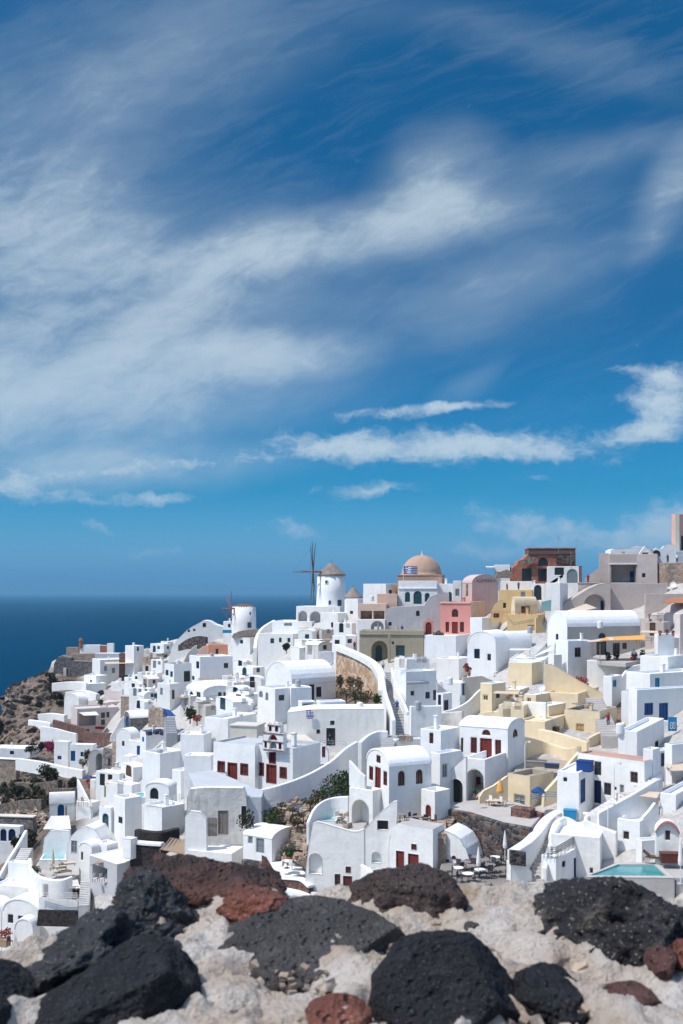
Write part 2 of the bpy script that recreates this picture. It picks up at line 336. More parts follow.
def H(name, label, cat, xl, xc, xr, yt, yb, yaw=35, Y=None, mat='white', rmat='white_roof', roof='flat', pk=None, par=.35, L=None, W=None,
      op=(), bat=.012, fd=5.0, group=None, ch=(), band=None, dome=None, dmat='white_roof', matR=None):
    Y = Y or D(xc, yb)
    C = P(xc, yb, Y); zb = C.z; zt = P(xc, yt, Y).z; C.z = 0
    t = R(yaw); a = Vector((-math.cos(t), math.sin(t), 0)); b = Vector((math.sin(t), math.cos(t), 0))
    nL = Vector((-math.sin(t), -math.cos(t), 0)); nR = Vector((math.cos(t), -math.sin(t), 0))
    uL = (xl-CX)/F; uR = (xr-CX)/F
    if L is None: L = (C.x-uL*C.y)/(math.cos(t)+uL*math.sin(t))
    if W is None:
        den = math.sin(t)-uR*math.cos(t); W = (uR*C.y-C.x)/den if abs(den) > .05 else 6
    L = min(max(L, 1.0), 30); W = min(max(W, 1.0), 16)
    plL = Plane(C, a, nL); plR = Plane(C, b, nR)
    O = C+a*(L/2)+b*(W/2); hs = max(L, W)/2
    def post(v):
        k = 1-bat*(v.z-zb)/hs*(1 if hs > 1.5 else .5)
        return Vector((O.x+(v.x-O.x)*k, O.y+(v.y-O.y)*k, v.z))
    root = empty(name, (O.x, O.y, zb), label, cat, group, at=((xl+xr)/2, (yt+yb)/2))
    zf = zb-fd
    # walls
    w = M(); opsL = [o[1:] for o in op if o[0] == 'L']; opsR = [o[1:] for o in op if o[0] == 'R']
    hL = openings(root, plL, opsL, L, post, mat); hR = openings(root, plR, opsR, W, post, matR or mat)
    outL = [(0, zf), (L, zf), (L, zt), (0, zt)]; outR = [(0, zf), (W, zf), (W, zt), (0, zt)]; backL = list(outL); backR = list(outR)
    if roof == 'vaultL':
        if pk is None: pk = yt-(xc-xl)*.25
        zp = P(0, pk, (C+a*(L/2)).y).z; rise = max(.25, zp-zt); n = 12
        arc = [(L/2-L/2*math.cos(math.pi*k/n), zt+rise*math.sin(math.pi*k/n)) for k in range(n+1)]
        outL = [(0, zf), (L, zf)]+list(reversed(arc)); backL = outL
    if roof == 'vaultR':
        if pk is None: pk = yt-(xr-xc)*.25
        zp = P(0, pk, (C+b*(W/2)).y).z; rise = max(.25, zp-zt); n = 12
        arc = [(W/2-W/2*math.cos(math.pi*k/n), zt+rise*math.sin(math.pi*k/n)) for k in range(n+1)]
        outR = [(0, zf), (W, zf)]+list(reversed(arc)); backR = outR
    face_mesh(w, plL, outL, hL)
    if matR:
        w2 = M(); face_mesh(w2, plR, outR, hR); w2.build('wall', matR, root, post, flip=False)
    else: face_mesh(w, plR, outR, hR)
    plLb = Plane(C+b*W, a, -nL); plRb = Plane(C+a*L, b, -nR)
    face_mesh(w, plLb, backL, []); face_mesh(w, plRb, backR, [])
    w.build('wall', mat, root, post, flip=False)
    def fp(s, q, z): v = C+a*s+b*q; return Vector((v.x, v.y, z))
    r = M()
    if roof in ('flat', 'slope'):
        th = min(.26, L*.12, W*.12); c = .05; zd = zt-par
        if par <= 0.02:
            e = .12
            r.box(fp(L/2, W/2, zt+.09), a*(L/2+e), b*(W/2+e), Vector((0, 0, .09)))
        else:
            def rr(i, z): return [fp(i, i, z), fp(L-i, i, z), fp(L-i, W-i, z), fp(i, W-i, z)]
            rings = [rr(0, zt), rr(c, zt+c), rr(th-c, zt+c), rr(th, zt), rr(th, zd)]
            for A_, B_ in zip(rings, rings[1:]):
                for i in range(4): r.quad(A_[i], A_[(i+1) % 4], B_[(i+1) % 4], B_[i])
            r.quad(*rings[-1])
        rf = r.build('roof', rmat, root, post, flip=False)
    else:
        ax = 'L' if roof == 'vaultL' else 'R'; span, dep = (L, W) if ax == 'L' else (W, L)
        n = 14; e = .05; g = .06
        outer = []; 
        for k in range(n+1):
            an = math.pi*k/n; s = span/2-(span/2+e)*math.cos(an); z = zt+.0+(rise+e)*math.sin(an)
            outer.append((s, z))
        for q0, q1 in ((-g, dep+g),):
            for (s0, za), (s1, zb_) in zip(outer, outer[1:]):
                f3 = (lambda s, q, z: fp(s, q, z)) if ax == 'L' else (lambda s, q, z: fp(q, s, z))
                r.quad(f3(s0, q0, za), f3(s1, q0, zb_), f3(s1, q1, zb_), f3(s0, q1, za))
            for q in (q0, q1):                       # end lips
                ins = [(span/2-(span/2-.10)*math.cos(math.pi*k/n), zt+(rise-.10)*math.sin(math.pi*k/n)) for k in range(n+1)]
                for k in range(n): r.quad(f3(*[outer[k][0], q, outer[k][1]]), f3(outer[k+1][0], q, outer[k+1][1]), f3(ins[k+1][0], q, ins[k+1][1]), f3(ins[k][0], q, ins[k][1]))
        rf = r.build('roof', rmat, root, post)
        for p in rf.data.polygons: p.use_smooth = False
    if not ch and roof == 'flat' and par > .08 and L > 2.5 and W > 2.5 and cat == 'house':
        rc = random.Random(int(xc*17+yb*5))
        if rc.random() < .45: ch = [(rc.uniform(.25, .8), rc.uniform(.35, .85), rc.uniform(.5, 1.2), rc.uniform(.32, .55))]
    for (u, v, hh, ww) in ch:
        q = fp(L*u, W*v, zt-.3); m = M(); m.cube(q, ww, ww, hh+.3, -t); m.cube(q+Vector((0, 0, hh+.3)), ww*1.3, ww*1.3, .12, -t)
        m.build('chimney', mat, rf, post)
    if band:
        for face, y, bm in band:
            pl, ln = (plL, L) if face == 'L' else (plR, W); m = M()
            z = P(xc, y, Y).z; m.box(pl.pt(ln/2, z, -.08), pl.d*(ln/2), pl.n*.10, Vector((0, 0, .12))); m.build('cornice', bm, root, post)
    if dome:
        rr_, hh, drum = dome; m = M(); prof = [(rr_*1.04, -.2), (rr_*1.04, drum), (rr_, drum+.02)]+[(rr_*math.cos(k*math.pi/24), drum+hh*math.sin(k*math.pi/24)) for k in range(1, 12)]
        m.lathe(fp(L/2, W/2, zt), prof, 28); m.build('dome', dmat, root, post, smooth=True)
    root['_dims'] = [L, W]; del root['_dims']
    return root, plL, plR, fp
def sub(root, name, m, mat, **k): return m.build(name, mat, root, **k)
def shape(name, label, cat, outline, ref, yaw=0, th=.4, mat='white', op=(), group=None, cope=None, drop=0.0):
    """a wall or house front with a free outline, standing in the vertical plane through ref, th thick"""
    C = P(ref[0], HY, ref[1]); C.z = 0; t = R(yaw)
    d = Vector((math.cos(t), -math.sin(t), 0)); n = Vector((-math.sin(t), -math.cos(t), 0))
    pl = Plane(C, d, n)
    pts = [pl.sz(px, py) for px, py in outline]
    if drop:
        zl = sorted(z for _, z in pts)[1]
        pts = [(s, z-drop) if z <= zl+.01 else (s, z) for s, z in pts]
    ms = sum(s for s, _ in pts)/len(pts); mz = min(z for _, z in pts)
    o = pl.pt(ms, mz, th/2)
    root = empty(name, o, label, cat, group, at=(sum(p[0] for p in outline)/len(outline), sum(p[1] for p in outline)/len(outline)))
    w = M()
    smin = min(s for s, _ in pts)
    # openings clip uses s measured from the plane origin, so shift the plane to the left end
    pl2 = Plane(pl.C+pl.d*smin, pl.d, pl.n); pts2 = [(s-smin, z) for s, z in pts]; ln = max(s for s, _ in pts2)
    holes = openings(root, pl2, list(op), ln, None, mat)
    through = [h for h in holes]
    face_mesh(w, pl2, pts2, through)
    flat_poly(w, pl2, pts2, th)
    n_ = len(pts2); top = M() if cope else w
    for i in range(n_):
        p, q = pts2[i], pts2[(i+1) % n_]
        steep = abs(q[0]-p[0]) > abs(q[1]-p[1])*.35 and min(p[1], q[1]) > mz+.6
        (top if steep else w).quad(pl2.pt(*p), pl2.pt(*q), pl2.pt(*q, off=th), pl2.pt(*p, off=th))
    w.build('wall', mat, root, flip=False)
    if cope: top.build('coping', cope, root, flip=False)
    return root, pl2
def crom(pts, n=5):
    out = []; k = len(pts)
    for i in range(k-1):
        p0, p1, p2, p3 = pts[max(i-1, 0)], pts[i], pts[i+1], pts[min(i+2, k-1)]
        for j in range(n):
            t = j/n
            out.append(.5*((2*p1)+(p2-p0)*t+(2*p0-5*p1+4*p2-p3)*t*t+(3*p1-p0-3*p2+p3)*t*t*t))
    out.append(pts[-1]); return out
def strip(name, label, cat, pts, th=.32, fd=3.0, mat='white', smooth=True, group=None, close_mat=None):
    """a free-standing or retaining wall that follows a line; pts are (px, top, bottom, Y)"""
    T = []; B = []
    for p in pts:
        px, yt, yb = p[:3]; Y = p[3] if len(p) > 3 else D(px, yb)
        T.append(P(px, yt, Y)); B.append(P(px, yb, Y)-Vector((0, 0, fd)))
    if smooth and len(T) > 2: T, B = crom(T), crom(B)
    n = len(T); m = M(); o = []
    for i in range(n):
        tg = T[min(i+1, n-1)]-T[max(i-1, 0)]; tg.z = 0; tg.normalize(); nn = Vector((tg.y, -tg.x, 0))*(th/2)
        t, b = T[i], B[i]; c = Vector((0, 0, min(.07, th*.3)))
        o.append([Vector((t.x, t.y, b.z))+nn, t+nn-c, t+nn*.6, t-nn*.6, t-nn-c, Vector((t.x, t.y, b.z))-nn])
    for i in range(n-1):
        for k in range(5): m.quad(o[i][k], o[i+1][k], o[i+1][k+1], o[i][k+1])
    for q in (o[0], o[-1]): m.add(q, [tuple(range(6))])
    mid = T[n//2].copy(); mid.z = min(b.z for b in B)
    ob = m.build(name, mat, None, origin=mid)
    return tag(ob, label, cat, group, at=(sum(p[0] for p in pts)/len(pts), sum(p[1]+p[2] for p in pts)/len(pts)/2))
def prism(name, label, cat, pts, Y0=None, h=1.0, mat='paving', group=None, z=None, rim=None, kind='thing', water=None):
    """a level slab (terrace, flat roof, pool surround) given by its top outline"""
    if z is None: z = P(pts[0][0], pts[0][1], Y0 or D(*pts[0])).z
    W_ = [PZ(px, py, z) for px, py in pts]
    c = sum(W_, Vector())/len(W_); c.z = z-h
    m = M(); n = len(W_); lo = [Vector((p.x, p.y, z-h)) for p in W_]
    tri = tessellate_polygon([[Vector((p.x, p.y, 0)) for p in W_]])
    m.add(W_, [tuple(t) for t in tri])
    for i in range(n): m.quad(W_[i], W_[(i+1) % n], lo[(i+1) % n], lo[i])
    ob = m.build(name, mat, None, origin=c)
    tag(ob, label, cat, group, kind, at=(sum(p[0] for p in pts)/n, sum(p[1] for p in pts)/n))
    if rim:
        rw, rh, rm = rim; cc = sum(W_, Vector())/n; q = M()
        inn = [p+(cc-p).normalized()*rw for p in W_]
        for i in range(n):
            j = (i+1) % n; up = Vector((0, 0, rh))
            q.quad(W_[i], W_[j], W_[j]+up, W_[i]+up); q.quad(W_[i]+up, W_[j]+up, inn[j]+up, inn[i]+up); q.quad(inn[i]+up, inn[j]+up, inn[j], inn[i])
        q.build('rim', rm, ob, flip=False)
    return ob
def stairs(name, label, p0, p1, width=1.4, n=10, mat='paving', group=None, yaw=None):
    A_, B_ = P(*p0), P(*p1); d = B_-A_; run = Vector((d.x, d.y, 0)); t = run.normalized(); w = Vector((-t.y, t.x, 0))*(width/2)
    m = M()
    st = run/n; hz = d.z/n
    prev = None
    prof = []
    for i in range(n):
        b = A_+st*i; z0 = A_.z+hz*i; prof += [Vector((b.x, b.y, z0)), Vector((b.x, b.y, z0+hz))]
    e = A_+run; prof += [Vector((e.x, e.y, B_.z)), Vector((e.x, e.y, min(A_.z, B_.z)-2.5)), Vector((A_.x, A_.y, min(A_.z, B_.z)-2.5))]
    k = len(prof)
    for i in range(k): m.quad(prof[i]-w, prof[(i+1) % k]-w, prof[(i+1) % k]+w, prof[i]+w)
    def flat(p): r = p-A_; return Vector((r.dot(t), p.z, 0))
    tri = tessellate_polygon([[flat(p) for p in prof]])
    m.add([p-w for p in prof], [tuple(x) for x in tri]); m.add([p+w for p in prof], [tuple(x) for x in tri])
    o = (A_+B_)/2; o.z = min(A_.z, B_.z)
    ob = m.build(name, mat, None, origin=o)
    return tag(ob, label, 'stairs', group, at=((p0[0]+p1[0])/2, (p0[1]+p1[1])/2))
# ------------------------------------------------------------------ small things
def leaves(m, c, rx, ry, rz, n, size, rnd, shell=.55):
    for _ in range(n):
        v = Vector((rnd.gauss(0, 1), rnd.gauss(0, 1), rnd.gauss(0, 1))).normalized()
        r = shell+(1-shell)*rnd.random()**.6
        r *= .72+.42*noise.noise(v*2.1+Vector((c.x, c.y, c.z)))
        p = c+Vector((v.x*rx, v.y*ry, v.z*rz))*r
        q = Vector((rnd.gauss(0, 1), rnd.gauss(0, 1), rnd.gauss(0, .7))).normalized(); u = q.orthogonal().normalized(); w = q.cross(u)
        s = size*(.6+.8*rnd.random())
        m.add([p-u*s, p+w*s*.6, p+u*s, p-w*s*.6], [(0, 1, 2, 3)])
def bush(name, label, px, py, Y=None, rx=1.0, rz=1.0, mat='leaf', n=260, size=.14, cat='bush', group=None, trunk=0.0, lift=0.0):
    """(px, py) is where it stands; rx, rz its half width and half height in metres"""
    Y = Y or D(px, py); base = P(px, py, Y); rnd = random.Random(int(px*31+py*7)); base.z += lift
    root = empty(name, base, label, cat, group, at=(px, py-rz*F/Y))
    c = base+Vector((0, 0, rz*.62+trunk))
    m = M(); k = 3 if rx > .9 else 2
    for i in range(k):
        off = Vector((rnd.uniform(-.45, .45)*rx, rnd.uniform(-.4, .4)*rx, rnd.uniform(-.2, .3)*rz))
        leaves(m, c+off, rx*.75, rx*.7, rz*.78, n//k, size, rnd)
    m.build('crown', mat, root, flip=False)
    s = M()
    s.tube([base-Vector((0, 0, .6)), base+Vector((.04, 0, .4*rz+trunk*.6)), c], [.05+.05*rx, .04+.03*rx, .02], 5)
    for i in range(4):
        an = i*1.6+rnd.random(); s.tube([base+Vector((.02, 0, .3*rz+trunk*.6)), c+Vector((math.cos(an)*rx*.5, math.sin(an)*rx*.5, rz*.2))], [.03+.02*rx, .012], 4)
    s.build('trunk', 'wood_dark', root)
    return root
def pot_plant(label, px, py, Y=None, s=.35, mat='leaf', flower=None, group='potted plants on the terraces', pot='terracotta'):
    Y = Y or D(px, py); b = P(px, py, Y); rnd = random.Random(int(px*13+py*3))
    root = empty('potted_plant', b, label, 'potted plant', group, at=(px, py))
    m = M(); m.lathe(b, [(s*.35, 0), (s*.5, s*.8), (s*.56, s*.8), (s*.56, s*.95), (s*.44, s*.95), (s*.40, s*.8)], 10); m.build('pot', pot, root)
    l = M(); leaves(l, b+Vector((0, 0, s*1.6)), s*.9, s*.9, s*.9, 60, s*.3, rnd); l.build('foliage', flower or mat, root, flip=False)
    return root
def person(label, px, py, Y=None, h=1.7, face=0.0, top='cloth_white', legs='cloth_dark', hair='hair', pose='stand', group=None):
    """feet at (px, py); one skinned body with a head, hands and feet; shirt, trousers and hair as its children"""
    Y = Y or D(px, py); b = P(px, py, Y); k = h/1.7
    root_loc = b
    V = []; E = []; Rr = []
    def vt(x, y, z, r): V.append(Vector((x, y, z))*k); Rr.append(r*k); return len(V)-1
    st = pose == 'sit'; dz = -.42 if st else 0
    pel = vt(0, 0, .95+dz, .14); ch = vt(0, .01, 1.22+dz, .15); sh = vt(0, 0, 1.40+dz, .12); nk = vt(0, .0, 1.48+dz, .055); hd = vt(0, -.015, 1.59+dz, .10); hp = vt(0, -.01, 1.67+dz, .07)
    for a, c in ((pel, ch), (ch, sh), (sh, nk), (nk, hd), (hd, hp)): E.append((a, c))
    for sg in (-1, 1):
        hip = vt(.09*sg, 0, .90+dz, .10)
        if st: kn = vt(.11*sg, -.42, .90+dz, .075); an = vt(.11*sg, -.44, .50+dz, .05); ft = vt(.11*sg, -.60, .45+dz, .04)
        else:
            stp = .12*sg if pose == 'walk' else .02*sg
            kn = vt(.10*sg, -.03-stp*.8, .50, .07); an = vt(.11*sg, stp, .09, .048); ft = vt(.12*sg, stp-.16, .04, .04)
        E += [(pel, hip), (hip, kn), (kn, an), (an, ft)]
        so = vt(.19*sg, 0, 1.37+dz, .065); el = vt(.26*sg, .03, 1.09+dz, .05); wr = vt(.24*sg, -.10, .87+dz, .036); hn = vt(.23*sg, -.15, .78+dz, .034)
        E += [(sh, so), (so, el), (el, wr), (wr, hn)]
    rot = Matrix.Rotation(face, 3, 'Z')
    me = bpy.data.meshes.new('person'); me.from_pydata([rot@v for v in V], E, [])
    ob = bpy.data.objects.new('person', me); COL.objects.link(ob)
    md = ob.modifiers.new('skin', 'SKIN'); sk = me.skin_vertices[0].data if me.skin_vertices else None
    if sk is None:
        bm = bmesh.new(); bm.from_mesh(me); bm.verts.layers.skin.verify(); bm.to_mesh(me); bm.free(); sk = me.skin_vertices[0].data
    for i, s in enumerate(sk): s.radius = (Rr[i], Rr[i])
    sk[0].use_root = True
    ss = ob.modifiers.new('sub', 'SUBSURF'); ss.levels = 1; ss.render_levels = 1
    dg = bpy.context.evaluated_depsgraph_get(); ev = ob.evaluated_get(dg); m2 = bpy.data.meshes.new_from_object(ev)
    ob.modifiers.clear(); ob.data = m2; m2.materials.clear(); m2.materials.append(MAT['skin'])
    ob.location = root_loc
    for p in m2.polygons: p.use_smooth = True
    tag(ob, label, 'person', group, at=(px, py))
    def shell(name, mat, test, grow):
        bm = bmesh.new(); bm.from_mesh(m2); bm.normal_update()
        kill = [f for f in bm.faces if not test((rot.inverted()@f.calc_center_median())/k)]
        for v in bm.verts: v.co += v.normal*grow
        bmesh.ops.delete(bm, geom=kill, context='FACES')
        q = bpy.data.meshes.new(name); bm.to_mesh(q); bm.free(); q.materials.append(MAT[mat])
        o = bpy.data.objects.new(name, q); COL.objects.link(o); o.parent = ob
        for p in q.polygons: p.use_smooth = True
    shell('shirt', top, lambda c: .93+dz < c.z < 1.46+dz and not (abs(c.x) > .2 and c.z < 1.12+dz), .018)
    shell('trousers', legs, lambda c: c.z < .96+dz and c.z > .10 and (abs(c.x) < .2), .016)
    shell('hair', hair, lambda c: c.z > 1.60+dz or (c.z > 1.50+dz and c.y > .03), .015)
    return ob
def parasol(label, px, py, Y=None, h=2.6, r=1.4, mat='canvas_white', closed=False, group=None, sides=8):
    Y = Y or D(px, py); b = P(px, py, Y); root = empty('parasol', b, label, 'parasol', group, at=(px, py-h*.8*F/Y))
    m = M(); m.tube([b-Vector((0, 0, .1)), b+Vector((0, 0, h))], .035, 6); m.build('pole', 'white_paint', root)
    m = M(); m.lathe(b, [(.28, -.02), (.28, .06), (.06, .1)], 10); m.build('base', 'grey_cement', root)
    c = M()
    if closed: c.lathe(b, [(.05, h*.42), (.17, h*.45), (.20, h*.55), (.13, h*.8), (.05, h), (.02, h+.12)], 10)
    else:
        o = len(c.v); top = b+Vector((0, 0, h+.05)); ring_ = [b+Vector((r*math.cos(2*math.pi*k/sides+.3), r*math.sin(2*math.pi*k/sides+.3), h-.42)) for k in range(sides)]
        low = [p-Vector((0, 0, .14)) for p in ring_]
        for k in range(sides):
            j = (k+1) % sides; c.add([top, ring_[k], ring_[j]], [(0, 1, 2)]); c.quad(ring_[k], ring_[j], low[j], low[k])
    c.build('canopy', mat, root, flip=False)
    if not closed:
        s = M()
        for k in range(sides): s.tube([b+Vector((0, 0, h)), b+Vector((r*.97*math.cos(2*math.pi*k/sides+.3), r*.97*math.sin(2*math.pi*k/sides+.3), h-.45))], .012, 4)
        s.build('ribs', 'wood', root)
    return root
def table(label, px, py, Y=None, r=.45, h=.74, mat='white_paint', group='cafe tables', loc=None):
    Y = Y or D(px, py); b = loc or P(px, py, Y); root = empty('table', b, label, 'table', group, at=(px, py))
    m = M(); m.lathe(b, [(r, h-.04), (r, h), (r*.1, h+.001)], 14); m.build('tabletop', mat, root)
    m = M(); m.tube([b, b+Vector((0, 0, h-.04))], .035, 6); m.lathe(b, [(r*.55, 0), (r*.5, .03), (.05, .06)], 10); m.build('leg', 'dark_metal', root)
    return root
def chair(label, px, py, Y=None, face=0.0, mat='cushion_dark', fm='wood_dark', group='cafe chairs', loc=None):
    Y = Y or D(px, py); b = loc or P(px, py, Y); root = empty('chair', b, label, 'chair', group, at=(px, py)); q = Matrix.Rotation(face, 3, 'Z')
    def bx(name, c, s, m): k = M(); k.box(b+q@Vector(c), q@Vector((s[0]/2, 0, 0)), q@Vector((0, s[1]/2, 0)), Vector((0, 0, s[2]/2))); k.build(name, m, root)
    bx('seat', (0, 0, .44), (.46, .46, .06), mat); bx('backrest', (0, .22, .70), (.46, .05, .46), mat)
    for x in (-.2, .2):
        for y in (-.2, .2): bx('leg', (x, y, .205), (.04, .04, .41), fm)
    return root
def lounger(label, px, py, Y=None, face=0.0, mat='cushion', group='sun loungers', loc=None):
    Y = Y or D(px, py); b = loc or P(px, py, Y); root = empty('sun_lounger', b, label, 'sun lounger', group, at=(px, py)); q = Matrix.Rotation(face, 3, 'Z')
    def bx(name, c, s, m, tilt=0): k = M(); rt = q@Matrix.Rotation(tilt, 3, 'X'); k.box(b+q@Vector(c), rt@Vector((s[0]/2, 0, 0)), rt@Vector((0, s[1]/2, 0)), rt@Vector((0, 0, s[2]/2))); k.build(name, m, root)
    bx('frame', (0, 0, .26), (.66, 1.9, .06), 'wood'); bx('seat', (0, -.3, .34), (.62, 1.25, .10), mat); bx('backrest', (0, .62, .56), (.62, .75, .10), mat, R(38))
    for x in (-.28, .28):
        for y in (-.85, .85): bx('leg', (x, y, .115), (.05, .05, .23), 'wood')
    return root
def flat_box(name, label, cat, px, py, w, d, h, mat, yaw=30, Y=None, group=None, lid=None):
    Y = Y or D(px, py); b = P(px, py, Y); m = M(); m.cube(b, w, d, h, -R(yaw)); 
    if lid is None:
        m2 = m
    ob = empty(name, b, label, cat, group, at=(px, py)); m.build('body', mat, ob)
    q = M(); q.cube(b+Vector((0, 0, h)), w*1.06, d*1.06, .06, -R(yaw)); q.build('lid', lid or mat, ob)
    return ob
def dish(label, px, py, Y=None, r=.45, group='satellite dishes'):
    Y = Y or D(px, py); b = P(px, py, Y); root = empty('satellite_dish', b-Vector((0, 0, r*1.6)), label, 'satellite dish', group, at=(px, py))
    m = M(); d = Vector((-.25, -.85, .45)).normalized(); u = d.orthogonal().normalized(); w = d.cross(u); o = len(m.v)
    n = 16
    for rr, dp in ((1, .0), (.7, -.10), (.35, -.17), (.02, -.19)):
        for k in range(n): m.v.append(tuple(b+(u*math.cos(2*math.pi*k/n)+w*math.sin(2*math.pi*k/n))*r*rr+d*dp*r*1.6))
    for i in range(3):
        for k in range(n): m.f.append((o+i*n+k, o+i*n+(k+1) % n, o+(i+1)*n+(k+1) % n, o+(i+1)*n+k))
    m.f.append(tuple(o+3*n+k for k in range(n))); m.build('reflector', 'white_paint', root)
    a = M(); a.tube([b-Vector((0, 0, r*1.8)), b-d*r*.32], .03, 5); a.tube([b-u*r*.9, b+d*r*1.0], .012, 4); a.build('mount', 'grey_metal', root)
    return root
def antenna(label, px, y0, y1, Y, bars=4):
    b = P(px, y1, Y); t = P(px, y0, Y); root = empty('antenna', b, label, 'antenna', at=(px, y0))
    m = M(); m.tube([b-Vector((0, 0, .6)), t], .035, 5); m.build('mast', 'grey_metal', root)
    q = M()
    for i in range(bars):
        z = t.z-.12-i*.32*(t.z-b.z)/4; w = .5+.12*i; q.box(Vector((t.x, t.y, z)), Vector((w/2, .1, 0)), Vector((0, .015, 0)), Vector((0, 0, .015)))
    q.build('crossbars', 'grey_metal', root); return root
def lamp_post(label, px, y0, y1, Y=None, group='lamp posts'):
    Y = Y or D(px, y1); b = P(px, y1, Y); t = P(px, y0, Y); root = empty('street_lamp', b, label, 'street lamp', group, at=(px, (y0+y1)/2)); h = t.z-b.z
    m = M(); m.tube([b-Vector((0, 0, .5)), b+Vector((0, 0, h*.85)), b+Vector((.12, 0, h*.97)), b+Vector((.45, 0, h))], [.055, .045, .035, .03], 6); m.build('post', 'white_paint', root)
    m = M(); m.lathe(b+Vector((.5, 0, h-.2)), [(.05, .22), (.17, .1), (.18, .02), (.02, 0)], 10); m.build('lamp_shade', 'lamp_glass', root)
    return root
def railing(name, label, pts, h=1.0, n=5, mat='white_paint', group=None, cat='railing', rails=2, sp=1.0):
    W_ = [P(*p) for p in pts]; root = empty(name, W_[0], label, cat, group, at=(pts[0][0], pts[0][1]))
    m = M(); r = M()
    for a, b in zip(W_, W_[1:]):
        k = max(1, int((b-a).length/sp))
        for i in range(k+1): q = a.lerp(b, i/k); m.tube([q-Vector((0, 0, .1)), q+Vector((0, 0, h))], .03, 4)
        for j in range(rails): z = h*(1-j/max(1, rails)*.8); r.tube([a+Vector((0, 0, z)), b+Vector((0, 0, z))], .03, 4)
    m.build('posts', mat, root); r.build('rails', mat, root); return root
def sail(name, label, pts, mat='canvas_white', cat='awning', th=.05, posts=(), sag=.25, group=None):
    """a stretched cloth canopy between corner points (px, py, Y)"""
    W_ = [P(*p) for p in pts]; c = sum(W_, Vector())/len(W_); root = empty(name, Vector((c.x, c.y, c.z-2.3)), label, cat, group, at=(sum(p[0] for p in pts)/len(pts), sum(p[1] for p in pts)/len(pts)))
    m = M(); n = 6
    def g(u, v):
        a = W_[0].lerp(W_[1], u); b = W_[3].lerp(W_[2], u); q = a.lerp(b, v); q.z -= sag*16*u*(1-u)*v*(1-v); return q
    dn = Vector((0, 0, -th))
    for i in range(n):
        for j in range(n):
            q = [g(i/n, j/n), g((i+1)/n, j/n), g((i+1)/n, (j+1)/n), g(i/n, (j+1)/n)]; m.quad(*q); m.quad(*[x+dn for x in q])
    for i in range(n):
        for f in (lambda t: g(t, 0), lambda t: g(t, 1), lambda t: g(0, t), lambda t: g(1, t)): m.quad(f(i/n), f((i+1)/n), f((i+1)/n)+dn, f(i/n)+dn)
    m.build('canopy', mat, root, flip=False)
    for k in posts:
        q = M(); p = W_[k]; q.tube([p, p-Vector((0, 0, 2.6))], .05, 5); q.build('post', 'wood', root)
    return root

def pool(label, outer, inner, Y0, mat='pool_water', rim='white', h=1.6, group=None):
    z = P(outer[0][0], outer[0][1], Y0).z; A_ = [PZ(*p, z) for p in outer]; B_ = [PZ(*p, z) for p in inner]; n = len(A_)
    c = sum(A_, Vector())/n; c.z = z-h; root = empty('swimming_pool', c, label, 'pool', group, at=(sum(p[0] for p in outer)/n, sum(p[1] for p in outer)/n))
    m = M(); d = Vector((0, 0, -h)); w = Vector((0, 0, -.45))
    for i in range(n):
        j = (i+1) % n; m.quad(A_[i], A_[j], B_[j], B_[i]); m.quad(A_[i], A_[j], A_[j]+d, A_[i]+d); m.quad(B_[i], B_[j], B_[j]+w, B_[i]+w)
    m.build('rim', rim, root, flip=False)
    m = M(); tri = tessellate_polygon([[Vector((p.x, p.y, 0)) for p in B_]]); m.add([p+Vector((0, 0, -.10)) for p in B_], [tuple(t) for t in tri]); m.build('water', mat, root, flip=False)
    return root
